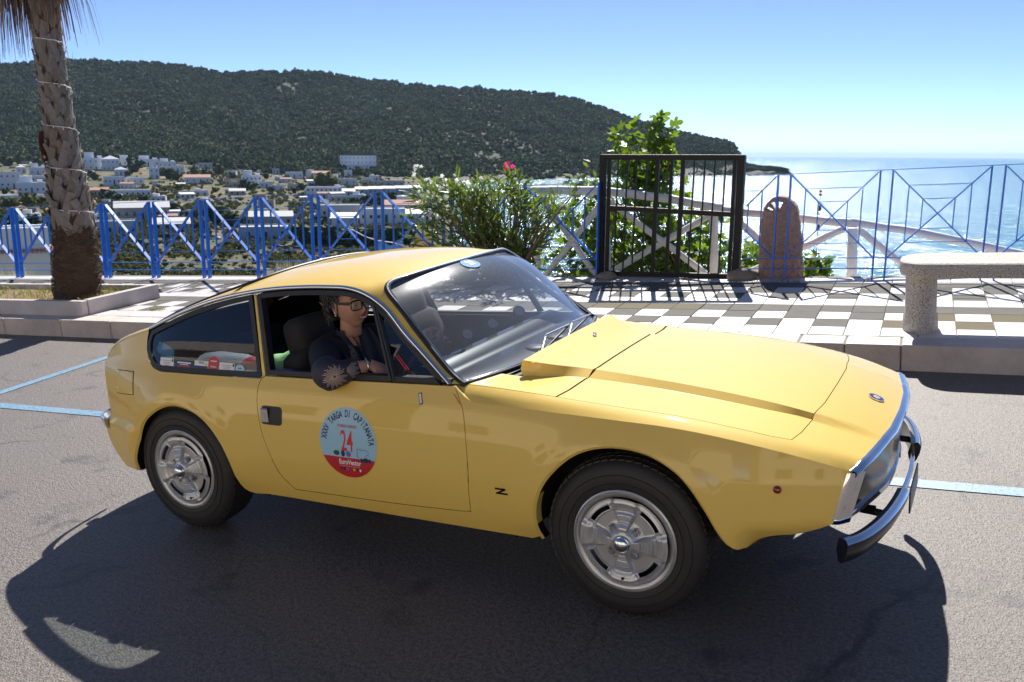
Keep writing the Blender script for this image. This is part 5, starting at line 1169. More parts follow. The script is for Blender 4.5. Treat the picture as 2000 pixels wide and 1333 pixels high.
blades(mb, pts, .075, .006, .8, rg); gr = mb.build('weeds', GRASS, None); gr.matrix_world = M @ Matrix.Translation(K((pu0 + pu1) / 2, (pv0 + pv1) / 2, KH)) @ ang; tag(gr, 'thin grass and weeds growing in the planter soil round the palm', 'weeds', kind='stuff')
mb = MB(); pts = []
for _ in range(900):
    q = rg.random(); u = rg.uniform(1.2, 12) if q < .5 else rg.gauss(8.55, .2); v = rg.choice([2.55, 2.55, 2.55]) + rg.gauss(0, .012)
    if noise.noise(Vector((u * 1.6, v, 0))) > .12: pts.append(K(u, v, KH))
for _ in range(60): pts.append(K(1.75 + rg.gauss(0, .06), .62 + rg.gauss(0, .02), KH))
blades(mb, pts, .035, .006, 1.0, rg); o = mb.build('joint_weeds', GRASS, None); top(o); tag(o, 'tiny weeds sprouting in the joints of the paving', 'weeds', kind='stuff')
# ---------------------------------------------------------------- palm
PALM1 = mat('palm_boot', (.19, .145, .11), .75, var=[(16, .8, (.10, .075, .055), 6), (60, .5, (.31, .26, .21), 5)], bump=[(45, .6, .01)])
PALM2 = mat('palm_boot_grey', (.22, .19, .165), .75, var=[(16, .8, (.14, .11, .09), 6), (60, .5, (.36, .32, .28), 5)], bump=[(45, .6, .01)])
PALMC = mat('palm_cut', (.34, .20, .10), .7, var=[(30, .7, (.16, .09, .05), 5)])
PFIB = mat('palm_fibre', (.15, .095, .062), .95, var=[(14, .8, (.20, .125, .080), 6), (50, .6, (.04, .025, .018), 5)], bump=[(90, .8, .02)])
palm = thing('palm_tree', 'tall palm with a criss-cross bark trunk wound with a light string', 'tree', (-8.165, 3.144, .28), 0)
def axis_(z): q = float(np.interp(z, [0, .72, 1.62, 2.17, 2.7, 3.22, 5.0], [0, .081, .106, .115, .138, .194, .26])); return Vector((q, q * .55, z))
def rad_(z): return float(np.interp(z, [0, .5, .72, 1.1, 1.7, 2.6, 3.4, 5], [.238, .230, .212, .172, .142, .127, .120, .135]))
mb = MB(); rows = []
for k in range(60):
    z = k / 59 * 4.6; r_ = rad_(z) * (.97 if z > .7 else 1.0); rows.append([tuple(axis_(z) + Vector((math.cos(a), math.sin(a), 0)) * r_ * (1 + .03 * noise.noise(Vector((math.cos(a) * 3, math.sin(a) * 3, z * 5))))) for a in np.linspace(0, 2 * math.pi, 33)])
mb.grid(np.array(rows)); trunk = mb.build('trunk', PFIB, palm, smooth=180)
# root fibres at the base
mb = MB(); rp = random.Random(2)
for _ in range(1100):
    a = rp.uniform(0, 6.28); z = rp.uniform(.02, .78); p = axis_(z) + Vector((math.cos(a), math.sin(a), 0)) * rad_(z); tn = Vector((-math.sin(a), math.cos(a), 0)); L_ = rp.uniform(.05, .16); d = (tn * rp.choice([-1, 1]) * rp.uniform(.2, 1) + Vector((0, 0, rp.uniform(-.5, .8)))).normalized()
    mb.tube([p, p + d * L_ * .5 + Vector((math.cos(a), math.sin(a), 0)) * .018, p + d * L_ + Vector((math.cos(a), math.sin(a), 0)) * .004], [.0045, .004, .0012], 4, cap=False)
mb.build('root_fibre', PFIB, trunk)
def boot_mesh(seed, side):
    """one half of a split, cut-off leaf base: a leaning curved plank with a ragged cut end"""
    r2 = random.Random(seed); mb = MB(); N = 9; L_ = .34; rows = []
    for i in range(N):
        t = i / (N - 1); wdt = .062 * (1 - .25 * t) + (.012 if i == 0 else 0); c_ = Vector((side * (.02 + .17 * t), 0, L_ * t)); out = .010 + .012 * math.sin(t * 3) + (.045 * max(0, t - .72) / .28)
        R_ = .245; row = []
        for q, o_ in ((-1, 0), (-.96, .016), (-.4, .026), (.3, .024), (.95, .014), (1, 0)):
            x = c_.x + q * wdt * .95 + .004 * noise.noise(Vector((i * .9, q * 3, seed))); z = c_.z - side * q * wdt * .45 + .006 * noise.noise(Vector((i, q * 2, seed + 9)))
            an = x / R_; rr = R_ + out + o_; row.append((rr * math.sin(an), -rr * math.cos(an), z))
        rows.append(row)
    mb.grid(np.array(rows)); n0 = len(mb.f)
    last = rows[-1]; mb.m = 1; inner = [(x * .88, y * .88, z - .01) for x, y, z in last]; mb.add(last + inner, [(k, k + 1, 6 + k + 1, 6 + k) for k in range(5)]); mb.add(last, [tuple(range(6))[::-1]])
    return mb
bm_ = [boot_mesh(s_, sd).mesh('leaf_base_%d' % s_, [PALM1 if s_ % 2 else PALM2, PALMC], 40) for s_, sd in ((1, 1), (2, 1), (3, -1), (4, -1), (5, 1), (6, -1))]
nb = 0; z = .70; a = 0
while z < 4.4 and nb < 285:
    a += 2.39996; P_ = axis_(z); sc_ = rad_(z) / .245 * .93
    for sd in (1, -1):
        me = rp.choice([m_ for m_, s_ in zip(bm_, (1, 1, -1, -1, 1, -1)) if s_ == sd]); o = link('leaf_base', me, palm)
        o.matrix_local = Matrix.Translation(P_ + Vector((0, 0, .01 * sd))) @ Matrix.Rotation(a, 4, 'Z') @ Matrix.Rotation(rp.uniform(-.06, .06), 4, 'X') @ Matrix.Diagonal((sc_ * (1 + .012 * (sd > 0)), sc_ * (1 + .012 * (sd > 0)), rp.uniform(.75, 1.05), 1)); nb += 1
    z += .0262
# loose brown sheath on the left
mb = MB(); mb.grid(np.array([[tuple(axis_(1.55 + .32 * t) + Vector((-.115 - .035 * math.sin(3 * t) - .015 * q, -.13 + .06 * q, 0))) for q in np.linspace(-1, 1, 6)] for t in np.linspace(0, 1, 8)])); mb.build('leaf_sheath', mat('palm_sheath', (.20, .075, .040), .7), palm, smooth=180)
DEADF = leafmat('dead_frond', (.13, .075, .045), (.24, .16, .10), .25, .6); GREENF = leafmat('palm_frond_green', (.06, .10, .025), (.14, .16, .04), .4)
mb = MB()
def frond(mb, base, az, el0, L_, droop, nleaf, leafL, wd=.028):
    d = Vector((math.cos(az), math.sin(az), 0)); pts = []; p = Vector(base); el = el0
    for k in range(9):
        pts.append(p.copy()); p = p + (d * math.cos(el) + Vector((0, 0, math.sin(el)))) * L_ / 8; el -= droop / 8
    mb.tube(pts, [.016 * (1 - .6 * k / 8) for k in range(9)], 5)
    e_ = pts[-1]; dd = (pts[-1] - pts[-2]).normalized(); s0 = dd.cross(Vector((0, 0, 1))).normalized(); u_ = s0.cross(dd)
    for i in range(nleaf):                                                     # fan blade
        a_ = -1.9 + 3.8 * i / (nleaf - 1); q = (dd * math.cos(a_) + s0 * math.sin(a_)).normalized(); pp = e_.copy(); vs = []; s_ = q.cross(u_).normalized(); lL = leafL * (.75 + .25 * math.cos(a_)) * random.uniform(.85, 1.1)
        for k in range(6):
            t = k / 5; w_ = wd * (.35 + 1.2 * t * (1 - t) * 1.6) * (1 - t * .8); vs += [pp - s_ * w_, pp + s_ * w_]; pp = pp + (q + Vector((0, 0, -1)) * droop * .28 * t * 1.6).normalized() * lL / 5
        mb.add(vs, [(2 * k, 2 * k + 1, 2 * k + 3, 2 * k + 2) for k in range(5)])
random.seed(12)
C4 = axis_(4.4)
for i in range(9):
    mb = MB(); az = i * 2 * math.pi / 9 + .2; frond(mb, C4, az, random.uniform(.4, 1.2), random.uniform(.9, 1.3), random.uniform(.6, 1.4), 22, .8); mb.build('frond', GREENF, palm)
for i, (az, z_, rr_, L_) in enumerate([(3.3, 3.72, .22, .95), (3.0, 3.80, .24, 1.0), (3.7, 3.70, .26, .95), (-.6, 3.70, .22, .80), (-.2, 3.68, .24, .85), (-1.1, 3.85, .25, .8), (4.0, 3.66, .3, .9), (2.7, 3.6, .22, .9), (3.4, 3.6, .2, .7), (2.3, 3.9, .2, .5), (4.4, 4.02, .2, .45), (1.2, 3.95, .2, .5), (5.3, 4.02, .2, .5)]):
    mb = MB(); b = axis_(z_) + Vector((math.cos(az), math.sin(az), 0)) * rr_; rr2 = random.Random(i)
    for k in range(46):                                                        # hanging dead fan
        a_ = az + rr2.uniform(-.9, .9); q = Vector((math.cos(a_), math.sin(a_), 0)); p = b + Vector((rr2.uniform(-.05, .05), rr2.uniform(-.05, .05), rr2.uniform(-.02, .08))); vs = []; hL = L_ * rr2.uniform(.45, 1.15); s_ = Vector((-q.y, q.x, 0)); sp_ = rr2.uniform(.15, .65)
        for j in range(5):
            t = j / 4; pp = p + q * sp_ * hL * t * (1.3 - .5 * t) + Vector((0, 0, -hL * t * (.55 + .5 * t) + .06 * math.sin(t * 3))); w_ = .016 * (1 - .85 * t); vs += [pp - s_ * w_, pp + s_ * w_]
        mb.add(vs, [(2 * j, 2 * j + 1, 2 * j + 3, 2 * j + 2) for j in range(4)])
    mb.build('dead_frond', DEADF, palm)
# string of lights wound round the trunk
sl_ = thing('light_string', 'thin white light string wound in a spiral up the palm trunk', 'string lights', (-8.165, 3.144, .28))
mb = MB(); pts = []
for k in range(700):
    z = .62 + k / 699 * 3.1; a = -z * 2 * math.pi / .42 * .93 + .6; dz = .045 * math.sin(a + .8); pts.append(axis_(z + dz) + Vector((math.cos(a), math.sin(a), 0)) * (rad_(z) * 1.15 + .012 + .010 * math.sin(k * .7)))
mb.tube(pts, .0055, 5); WCORD = mat('white_cord', (.78, .76, .72), .5); mb.build('cord', WCORD, sl_, smooth=180)
for k in range(6, 700, 9):
    mb = MB() if k == 6 else mb
    if k == 6: mb.tube([(0, 0, 0), (.006, 0, -.018), (.008, 0, -.034)], [.0045, .0055, .004], 5); bme = mb.mesh('bulb', WCORD)
    o = link('bulb', bme, sl_); q = pts[k]; o.matrix_local = Matrix.Translation(q) @ Matrix.Rotation(rp.uniform(0, 6), 4, 'Z') @ Matrix.Rotation(rp.uniform(-.8, .8), 4, 'X')
# ---------------------------------------------------------------- blue fence
BLUEP = mat('blue_gloss_paint', (.006, .140, .62), .30, coat=.0, spec=.5, var=[(3, .3, (.01, .15, .5), 3)])
FV = 2.72
def fp(u, h, v=FV): return K(u, v, KH) + UP * h
def bluefence(name, label, pairs, clip=None, ends=None, flat=.058):
    base = fp((pairs[0][0] + pairs[-1][1]) / 2, 0); t_ = thing(name, label, 'fence', base, 0); Hh = 1.04
    rf = random.Random(1); P0 = base
    fx = K(1, 0).xy - K(0, 0).xy; fdir = Vector((fx.x, fx.y, 0)).normalized(); nrm = Vector((-fdir.y, fdir.x, 0))
    def bar_(n_, a, b, w_=.012, d_=.036):
        mb = MB(); a = Vector(a) - P0; b = Vector(b) - P0; L_ = (b - a); x = L_.normalized(); y = nrm.copy(); z = x.cross(y).normalized(); R_ = Matrix((x, y, z)).transposed(); mb.box((a + b) / 2, (L_.length, d_, w_), R_); return mb.build(n_, BLUEP, t_)
    u0, u1 = pairs[0][0], pairs[-1][1]
    if clip: u0, u1 = clip
    for h in (.112, .215): bar_('rail', fp(u0, h), fp(u1, h), .009, .014)
    bar_('rail', fp(u0, Hh + .004), fp(u1, Hh + .004), .006, .008)
    for a, b in pairs:
        for q in (a, b):
            if clip and not (u0 - .02 <= q <= u1 + .02): continue
            bar_('post', fp(q, -.02), fp(q, Hh), .015, flat)
    for (a0, a1), (b0, b1) in zip(pairs[:-1], pairs[1:]):
        A, B = a1 + .012, b0 - .012; h0, h1 = .222, Hh - .01
        def seg(n_, p, q, w_, d_):
            (ua, ha), (ub, hb) = p, q
            if clip:
                lo, hi = u0, u1
                if max(ua, ub) < lo or min(ua, ub) > hi: return
                if ua != ub:
                    f_ = lambda U: ha + (hb - ha) * (U - ua) / (ub - ua)
                    na, nb_ = min(max(ua, lo), hi), min(max(ub, lo), hi); ha, hb = f_(na), f_(nb_); ua, ub = na, nb_
            bar_(n_, fp(ua, ha), fp(ub, hb), w_, d_)
        seg('diagonal_bar', (A, h0), (B, h1), .010, flat * .9); seg('diagonal_bar', (A, h1), (B, h0), .010, flat * .9)
        for f_ in (.17, .33):
            for s_ in (0, 1):
                U = A + (B - A) * (f_ if not s_ else 1 - f_); seg('upright_bar', (U, h0 + (h1 - h0) * f_), (U, h1 - (h1 - h0) * f_), .009, .026)
            seg('cross_bar', (A + (B - A) * f_, h1 - (h1 - h0) * f_), (B - (B - A) * f_, h1 - (h1 - h0) * f_), .006, .008)
            seg('cross_bar', (A + (B - A) * f_, h0 + (h1 - h0) * f_), (B - (B - A) * f_, h0 + (h1 - h0) * f_), .006, .008)
    return t_
pairsL = [(-5.0, -4.91), (-4.09, -3.99), (-3.168, -3.073), (-2.255, -2.165), (-1.341, -1.251), (-.434, -.339), (.476, .571), (1.393, 1.493), (2.27, 2.375), (3.20, 3.305), (4.13, 4.235), (5.06, 5.165), (6.03, 6.13)]
bluefence('blue_fence', 'blue metal railing of crossed diagonal bars from the palm to the black gate', pairsL, clip=(-5.0, 6.032))
pairsR = [(6.95, 7.07), (7.895, 8.015), (8.832, 8.942), (9.765, 9.875), (10.70, 10.81), (11.63, 11.74)]
bluefence('blue_fence', 'thin blue metal railing of crossed bars before the sea, right of the black gate', pairsR, clip=(7.60, 11.74))
# ---------------------------------------------------------------- black gate
BLKP = mat('black_brown_iron', (.011, .009, .008), .5, spec=.3, var=[(8, .5, (.022, .015, .012), 5)], bump=(60, .2, .002))
gate = thing('metal_gate', 'dark iron gate of upright bars in a heavy frame, held by two stones', 'gate', K(6.78, 2.80, KH), 0); G0 = K(6.78, 2.80, KH)
def gp(u, h, v=2.80): return K(u, v, KH) + UP * h - G0
def gbar(n_, a, b, w_, d_=None):
    mb = MB(); mb.bar(a, b, w_, d_ or w_, (0, 0, 1)); return mb.build(n_, BLKP, gate)
for u, w_ in ((6.045, .062), (7.515, .072)): gbar('gate_post', gp(u, -.01), gp(u, 1.325 if u < 7 else 1.235), w_, w_)
for u in (6.115, 7.448): gbar('stile', gp(u, .04), gp(u, 1.285 if u < 7 else 1.20), .035, .035)
tl = lambda u, a, b: a + (b - a) * (u - 6.08) / (7.48 - 6.08)
gbar('gate_rail', gp(6.02, 1.305), gp(7.55, 1.222), .06, .055); gbar('gate_rail', gp(6.10, .765), gp(7.46, .655), .035, .050); gbar('gate_rail', gp(6.10, .055), gp(7.46, .020), .04, .05)
for u in (6.215, 6.318, 6.42, 6.532, 7.035, 7.145, 7.25, 7.355): gbar('upright_bar', gp(u - .02, tl(u, .05, .03)), gp(u, tl(u, 1.30, 1.23)), .014)
for u in (6.648, 6.800, 6.918): gbar('stile', gp(u - .02, tl(u, .05, .03)), gp(u, tl(u, 1.30, 1.23)), .042 if u != 6.8 else .03, .03)
ROCK = mat('rough_stone', (.27, .22, .17), .85, var=[(14, .7, (.16, .13, .10), 5)], bump=[(14, .8, .02), (60, .5, .005)])
for nm, u, v, sc_, lb in (('stone', 6.16, 2.70, (.11, .07, .055), 'small brown stone wedged under the left gate post'), ('stone', 7.60, 2.73, (.16, .09, .08), 'larger rounded stone against the foot of the right gate post')):
    mb = MB(); mb.sphere((0, 0, .02), 1, 18, 12, sc_=sc_); mb.v = [tuple(Vector(v_) * (1 + .16 * noise.noise(Vector(v_) * 14))) for v_ in mb.v]; o = mb.build(nm, ROCK, None, smooth=180); top(o, True, K(u, v, KH + .015), .4); tag(o, lb, 'stone')
# ---------------------------------------------------------------- white rustic fence (behind)
WLOG = mat('white_painted_log', (.86, .86, .84), .6, var=[(6, .35, (.62, .60, .57), 6), (40, .4, (.72, .69, .64), 5)], bump=[(18, .4, .01)])
rus = thing('rustic_fence', 'white painted log fence with diagonal braces stepping down towards the sea', 'fence', K(7, 3.2, 0)); RO = K(7, 3.2, 0)
def rp_(u, z, v=3.2): return K(u, v, z) - RO
def log(n_, pts, r_, jit=.004):
    pp = []; N = 14; P_ = [Vector(p) for p in pts]
    for k in range(N):
        t = k / (N - 1) * (len(P_) - 1); i = min(int(t), len(P_) - 2); q = P_[i].lerp(P_[i + 1], t - i); pp.append(q + Vector((0, rt.uniform(-jit, jit), rt.uniform(-jit, jit))))
    mb = MB(); mb.tube(pp, [r_ * rt.uniform(.93, 1.06) for _ in pp], 12); return mb.build(n_, WLOG, rus, smooth=60)
log('rail', [rp_(4.85, 1.10), rp_(5.178, 1.137), rp_(5.937, 1.105), rp_(6.02, 1.10)], .047); log('rail', [rp_(5.98, 1.104), rp_(6.696, .992), rp_(7.223, .885), rp_(7.30, .87)], .045); log('rail', [rp_(7.26, .862), rp_(8.0, .755), rp_(8.66, .675)], .042); log('rail', [rp_(8.60, .690), rp_(9.257, .571), rp_(9.934, .397), rp_(10.7, .22)], .040)
log('rail', [rp_(3.6, 1.16), rp_(4.86, 1.10)], .045)
for u, z in ((5.14, 1.08), (3.9, 1.1), (6.0, 1.05), (7.215, .85), (8.622, .66), (9.95, .38)): log('log_post', [rp_(u - .012, -.3), rp_(u, z - .03)], .048)
for a, b in (((5.25, 1.04), (5.87, .10)), ((5.19, .10), (5.95, .96)), ((6.03, .99), (7.19, .10)), ((6.0, .16), (7.18, .80)), ((7.48, .72), (8.12, .10)), ((7.40, .09), (8.55, .63)), ((8.68, .61), (9.25, .12)), ((8.75, -.05), (9.85, .36))): log('brace', [rp_(a[0], a[1], 3.22), rp_(b[0], b[1], 3.22)], .036)
# ---------------------------------------------------------------- travertine stele
TRAV = mat('travertine', (.52, .33, .235), .8, var=[(7, .7, (.38, .21, .14), 6), (45, .8, (.15, .09, .065), 5, .55, .66), (20, .4, (.60, .43, .33), 4)], bump=[(26, 1.0, .05), (90, .6, .006)])
mb = MB(); out = [(-.215, 0), (-.213, .16), (-.205, .30), (-.212, .38), (-.205, .42), (-.188, .44), (-.192, .52), (-.180, .60), (-.172, .66), (-.150, .72), (-.118, .775), (-.06, .815), (0, .826), (.065, .812), (.118, .775), (.155, .72), (.178, .66), (.172, .59), (.190, .54), (.186, .47), (.205, .43), (.215, .38), (.208, .26), (.216, .12), (.214, 0)]
def wedge(a0, a1, r0_, r1_, c_=(-.025, .655)): return [(c_[0] + r_ * math.cos(math.radians(a)), c_[1] + r_ * math.sin(math.radians(a))) for a, r_ in [(q, r1_) for q in np.linspace(a0, a1, 7)] + [(q, r0_) for q in np.linspace(a1, a0, 5)]]
holes = [wedge(62, 92, .045, .122), wedge(102, 128, .045, .122), wedge(138, 160, .05, .122)]
S2 = lambda yy_: (lambda P: np.stack([P[:, 0] + 0 * P[:, 1], np.full(len(P), yy_), P[:, 1]], 1))
o2 = resample(out, .02); o2 = o2 + np.array([[.006 * noise.noise(Vector((q[0] * 30, q[1] * 30, 1))), .006 * noise.noise(Vector((q[0] * 30, q[1] * 30, 7)))] for q in o2]) * (o2[:, 1:] > .02)
panel(mb, o2, holes, S2(-.065), .025, .13, (0, 1, 0)); panel(mb, o2, holes, S2(.065), .025, 0, flip=True)
mo = mb.build('stone_stele', TRAV, None, smooth=None); top(mo, True, K(7.955, 2.90, KH - .005), KA + .0); tag(mo, 'upright reddish stone slab with a pierced wheel-shaped rounded top behind the blue railing', 'monument')
pole = thing('marker_pole', 'thin pole with dark blocks standing just beyond the railing by the stone slab', 'pole', K(8.17, 3.6, -.6))
mb = MB(); mb.tube([(0, 0, 0), Vector(UP) * 1.62], .004, 6); mb.build('pole', mat('pole_grey', (.25, .25, .25), .5), pole)
for h in (1.06, 1.20, 1.40, 1.545, 1.58): mb = MB(); mb.box(Vector(UP) * h, (.030, .03, .055 if h < 1.5 else .022), bev=.004); mb.build('float', BLACK_RUBBER, pole)
# ---------------------------------------------------------------- granite bench
GRAN = mat('granite_aggregate', (.60, .56, .50), .75, var=[(130, .9, (.13, .09, .06), 4, .47, .60), (95, .9, (.62, .60, .57), 4, .56, .66), (6, .25, (.36, .32, .29), 3)], bump=[(130, .9, .006)])
bu, bv = 9.13, .56
ben = thing('bench', 'backless pebbled stone bench with rounded end on the pavement', 'bench', K(bu + .95, bv, KH), KA)
mb = MB(); hw_, L_ = .285, 1.9; outb = [(-L_ / 2 + .20 + .20 * math.cos(a), hw_ * math.sin(a) if abs(math.sin(a)) > .99 else hw_ * math.copysign(abs(math.sin(a))**.75, math.sin(a))) for a in np.linspace(math.pi / 2, 3 * math.pi / 2, 17)]; outb = outb + [(-x, -y) for x, y in outb]
ctr = np.array(outb); rows = []
for ins, z in ((.03, .415), (.006, .425), (0, .445), (0, .50), (.006, .515), (.022, .522)): sc_ = 1 - np.array([ins / (L_ / 2), ins / hw_]); rows.append(np.concatenate([ctr * sc_, np.full((len(ctr), 1), z)], 1))
G = np.stack(rows); G = np.concatenate([G, G[:, :1]], 1); mb.grid(G); nn = len(ctr); mb.add(G[-1][:-1].tolist(), [tuple(range(nn))]); mb.add(G[0][:-1].tolist(), [tuple(range(nn))[::-1]])
mb.build('seat', GRAN, ben, smooth=35, fix=True)
for sx in (-1, 1):
    mb = MB(); rows = []
    for z, k_ in ((-.01, 1.12), (.03, 1.14), (.11, 1.08), (.13, 1.0), (.41, .98)): rows.append([(sx * .80 + .108 * k_ * math.cos(a), .17 * k_ * math.sin(a), z) for a in np.linspace(0, 2 * math.pi, 25)])
    mb.grid(np.array(rows)); mb.build('leg', GRAN, ben, smooth=50, fix=True)
# ---------------------------------------------------------------- plants by the railing
def pxv(px, py, v):
    """street-frame point seen at a pixel on the vertical plane v = const along the kerb"""
    d = FW + RT * ((px - 1000) / F_PX) + UU * ((666.5 - py) / F_PX); n_ = Vector((-math.sin(KA), math.cos(KA), 0)); s_ = (v - (CAM - KO).dot(n_)) / d.dot(n_); return CAM + d * s_
def leaf_lance(L_, wd, bend=.25):
    mb = MB(); vs = []; N = 6
    for k in range(N + 1):
        t = k / N; w_ = wd * math.sin(math.pi * min(1, t * .94 + .03))**.8 * (1.1 - .4 * t) * .5; z = L_ * t; y = -bend * L_ * t * t; vs += [(-w_, y - .12 * w_, z), (0, y + .12 * w_, z), (w_, y - .12 * w_, z)]
    for k in range(N): mb.add([], []); mb.f += [(3 * k, 3 * k + 1, 3 * k + 4, 3 * k + 3), (3 * k + 1, 3 * k + 2, 3 * k + 5, 3 * k + 4)]; mb.mi += [0, 0]
    mb.v = vs; return mb
def leaf_fig(L_):
    pts = [(0, 0), (.10, .03), (.34, .10), (.30, .25), (.18, .36), (.42, .45), (.48, .62), (.36, .72), (.16, .60), (.20, .82), (.10, .98), (0, 1.04)]
    P_ = pts + [(-x, y) for x, y in pts[1:-1]][::-1]; mb = MB(); c_ = (0, .40)
    vs = [(c_[0], .0, c_[1] * L_)] + [(x * L_, -.10 * L_ * (abs(x) * 1.2 + (y - .4)**2), y * L_) for x, y in P_]; n = len(P_); mb.add(vs, [(0, i + 1, (i + 1) % n + 1) for i in range(n)]); return mb
def foliage(parent, origin, placements, protos, mt, name, nobj=300):
    """placements: (point, direction, scale); the nearest/largest ones are separate leaves"""
    meshes = [p.mesh(name, mt, 180) for p in protos]; rest_ = MB(); placements = sorted(placements, key=lambda q: (q[0] - CAM).length / q[2])
    for i, (p, d, s_) in enumerate(placements):
        d = Vector(d).normalized(); q = d.to_track_quat('Z', 'Y').to_matrix() @ Matrix.Rotation(rl.uniform(0, 6.28), 3, 'Z'); T_ = Matrix.Translation(Vector(p) - Vector(origin)) @ (q * s_).to_4x4(); k = i % len(protos)
        if i < nobj: o = link(name, meshes[k], parent); o.matrix_local = T_
        else: rest_.add([T_ @ Vector(v) for v in protos[k].v], protos[k].f)
    if rest_.f: o = rest_.build(name + '_mass', mt, parent, smooth=180); o['kind'] = 'stuff'
rl = random.Random(21)
OLE = leafmat('oleander_leaf', (.065, .125, .026), (.16, .20, .05), .42, .32, 9); STEM = mat('bark_brown', (.17, .11, .07), .8, var=[(30, .5, (.24, .18, .12), 4)])
ob = pxv(1002, 552, 2.62); ole = thing('oleander_bush', 'oleander bush with narrow leaves, white flowers and one pink flower by the blue railing', 'bush', ob)
pls = []; mbS = MB()
tips = []
for i in range(112):
    px = rl.uniform(800, 1085); tpy = np.interp(px, [800, 830, 880, 930, 990, 1030, 1060, 1100], [372, 350, 340, 352, 340, 350, 382, 415]); py = tpy + abs(rl.gauss(0, 1)) * 55
    if px > 1050 and py > 470: continue
    tips.append((px, min(py, 520), rl.uniform(2.42, 3.05)))
tips += [(812, 340, 2.6), (992, 340, 2.6), (1133, 365, 2.62), (1090, 385, 2.7), (845, 365, 2.6), (915, 372, 2.55), (806, 462, 2.5), (815, 400, 2.6), (840, 440, 2.5)]
tips += [(rl.uniform(870, 1060), rl.uniform(440, 545), rl.uniform(2.4, 2.9)) for _ in range(60)]
for px, py, v in tips:
    tp_ = pxv(px, py, v); b0_ = ob + Vector((rl.uniform(-.35, .1), rl.uniform(-.1, .25), -.05)); mid = b0_.lerp(tp_, .55) + Vector((rl.uniform(-.05, .05), rl.uniform(-.05, .05), .10)); P_ = []
    for k in range(9): t = k / 8; P_.append(b0_ * (1 - t)**2 + mid * 2 * t * (1 - t) + tp_ * t * t)
    mbS.tube([p - ob for p in P_], [.010 * (1 - .75 * k / 8) for k in range(9)], 5, cap=False)
    ax = (P_[-1] - P_[-3]).normalized(); L_ = (P_[-1] - P_[0]).length
    for k in range(16):
        t = 1 - rl.random()**1.4 * min(.75, .55 / max(L_, .1)); i0 = min(int(t * 8), 7); p = P_[i0].lerp(P_[i0 + 1], t * 8 - i0); rd = Vector((rl.gauss(0, 1), rl.gauss(0, 1), rl.gauss(0, .7))).normalized(); pls.append((p, ax * rl.uniform(.5, 1.1) + rd * .8, rl.uniform(.75, 1.25)))
P_ = [pxv(*q) - ob for q in ((1003, 552, 2.62), (1030, 500, 2.62), (1060, 455, 2.62), (1088, 418, 2.62), (1112, 390, 2.62), (1133, 365, 2.62))]; mbS.tube(P_, [.020, .018, .015, .010, .007, .004], 7)
mbS.build('stem', STEM, ole, smooth=180)
foliage(ole, ob, pls, [leaf_lance(.135, .024), leaf_lance(.12, .021, .4), leaf_lance(.15, .026, .1)], OLE, 'leaf', 290)
FLW = leafmat('white_petal', (.78, .77, .70), (.80, .80, .78), .4, .5); FLP = leafmat('pink_petal', (.75, .06, .22), (.80, .15, .35), .4, .5)
def flower_mesh(m_):
    mb = MB()
    for k in range(5):
        a = k * 2 * math.pi / 5; c, s_ = math.cos(a), math.sin(a); vs = [(0, 0, 0)] + [(c * x - s_ * y, s_ * x + c * y, .25 * x - 8 * x * x * .1) for x, y in ((.008, -.005), (.018, -.008), (.022, .001), (.017, .009), (.008, .005))]; mb.add(vs, [(0, 1, 2, 3), (0, 3, 4, 5)])
    return mb.mesh('flower', m_)
fmw, fmp = flower_mesh(FLW), flower_mesh(FLP)
for px, py, n_, me_, sp in ((812, 330, 9, fmw, .05), (806, 345, 4, fmw, .04), (850, 368, 14, fmw, .09), (842, 360, 5, fmw, .05), (915, 358, 9, fmw, .05), (865, 385, 6, fmw, .06), (990, 328, 16, fmp, .045), (856, 425, 8, fmw, .06), (875, 432, 7, fmw, .05), (840, 385, 5, fmw, .05), (896, 352, 8, fmw, .05), (832, 352, 8, fmw, .05), (822, 372, 8, fmw, .06), (868, 350, 6, fmw, .05), (930, 362, 6, fmw, .05), (852, 400, 8, fmw, .07), (880, 410, 6, fmw, .06), (838, 420, 6, fmw, .06)):
    for _ in range(n_):
        p = pxv(px, py, 2.58) + Vector((rl.gauss(0, sp * .6), rl.gauss(0, sp * .6), rl.gauss(0, sp * .55))); o = link('flower', me_, ole); o.matrix_local = Matrix.Translation(p - ob) @ Vector((rl.gauss(0, .6), rl.uniform(-1.5, .3), rl.uniform(0, 1.2))).to_track_quat('Z', 'Y').to_matrix().to_4x4() @ Matrix.Scale(rl.uniform(.85, 1.2), 4)
# fig tree beyond the gate
FIG = leafmat('fig_leaf', (.060, .115, .020), (.13, .19, .035), .5, .38, 5)
fb = K(6.9, 4.3, -1.2); fig = thing('fig_tree', 'leafy bright green fig tree rising behind the black gate', 'tree', fb); pls = []; mbS = MB()
def branch(tp_, b0_, r0_, nl, spread, sc_, out_=1.0, ref=None):
    mid = b0_.lerp(tp_, .5) + Vector((rl.uniform(-.1, .1), rl.uniform(-.1, .1), -.08)); P_ = []
    for k in range(9): t = k / 8; P_.append(b0_ * (1 - t)**2 + mid * 2 * t * (1 - t) + tp_ * t * t)
    mbS.tube([p - fb for p in P_], [r0_ * (1 - .7 * k / 8) for k in range(9)], 6, cap=False)
    for k in range(nl):
        p = P_[8].lerp(P_[4], rl.random()**1.3) + Vector((rl.gauss(0, spread), rl.gauss(0, spread), rl.gauss(0, spread * .8))); pls.append((p, Vector((rl.gauss(0, .7), rl.gauss(-.25, .7), rl.uniform(-.7, .7))), sc_ * rl.uniform(.7, 1.25)))
trunk_top = pxv(1270, 470, 4.1); mbS.tube([Vector((0, 0, 0)), (trunk_top - fb) * .6 + Vector((.05, 0, 0)), trunk_top - fb], [.07, .05, .035], 8)
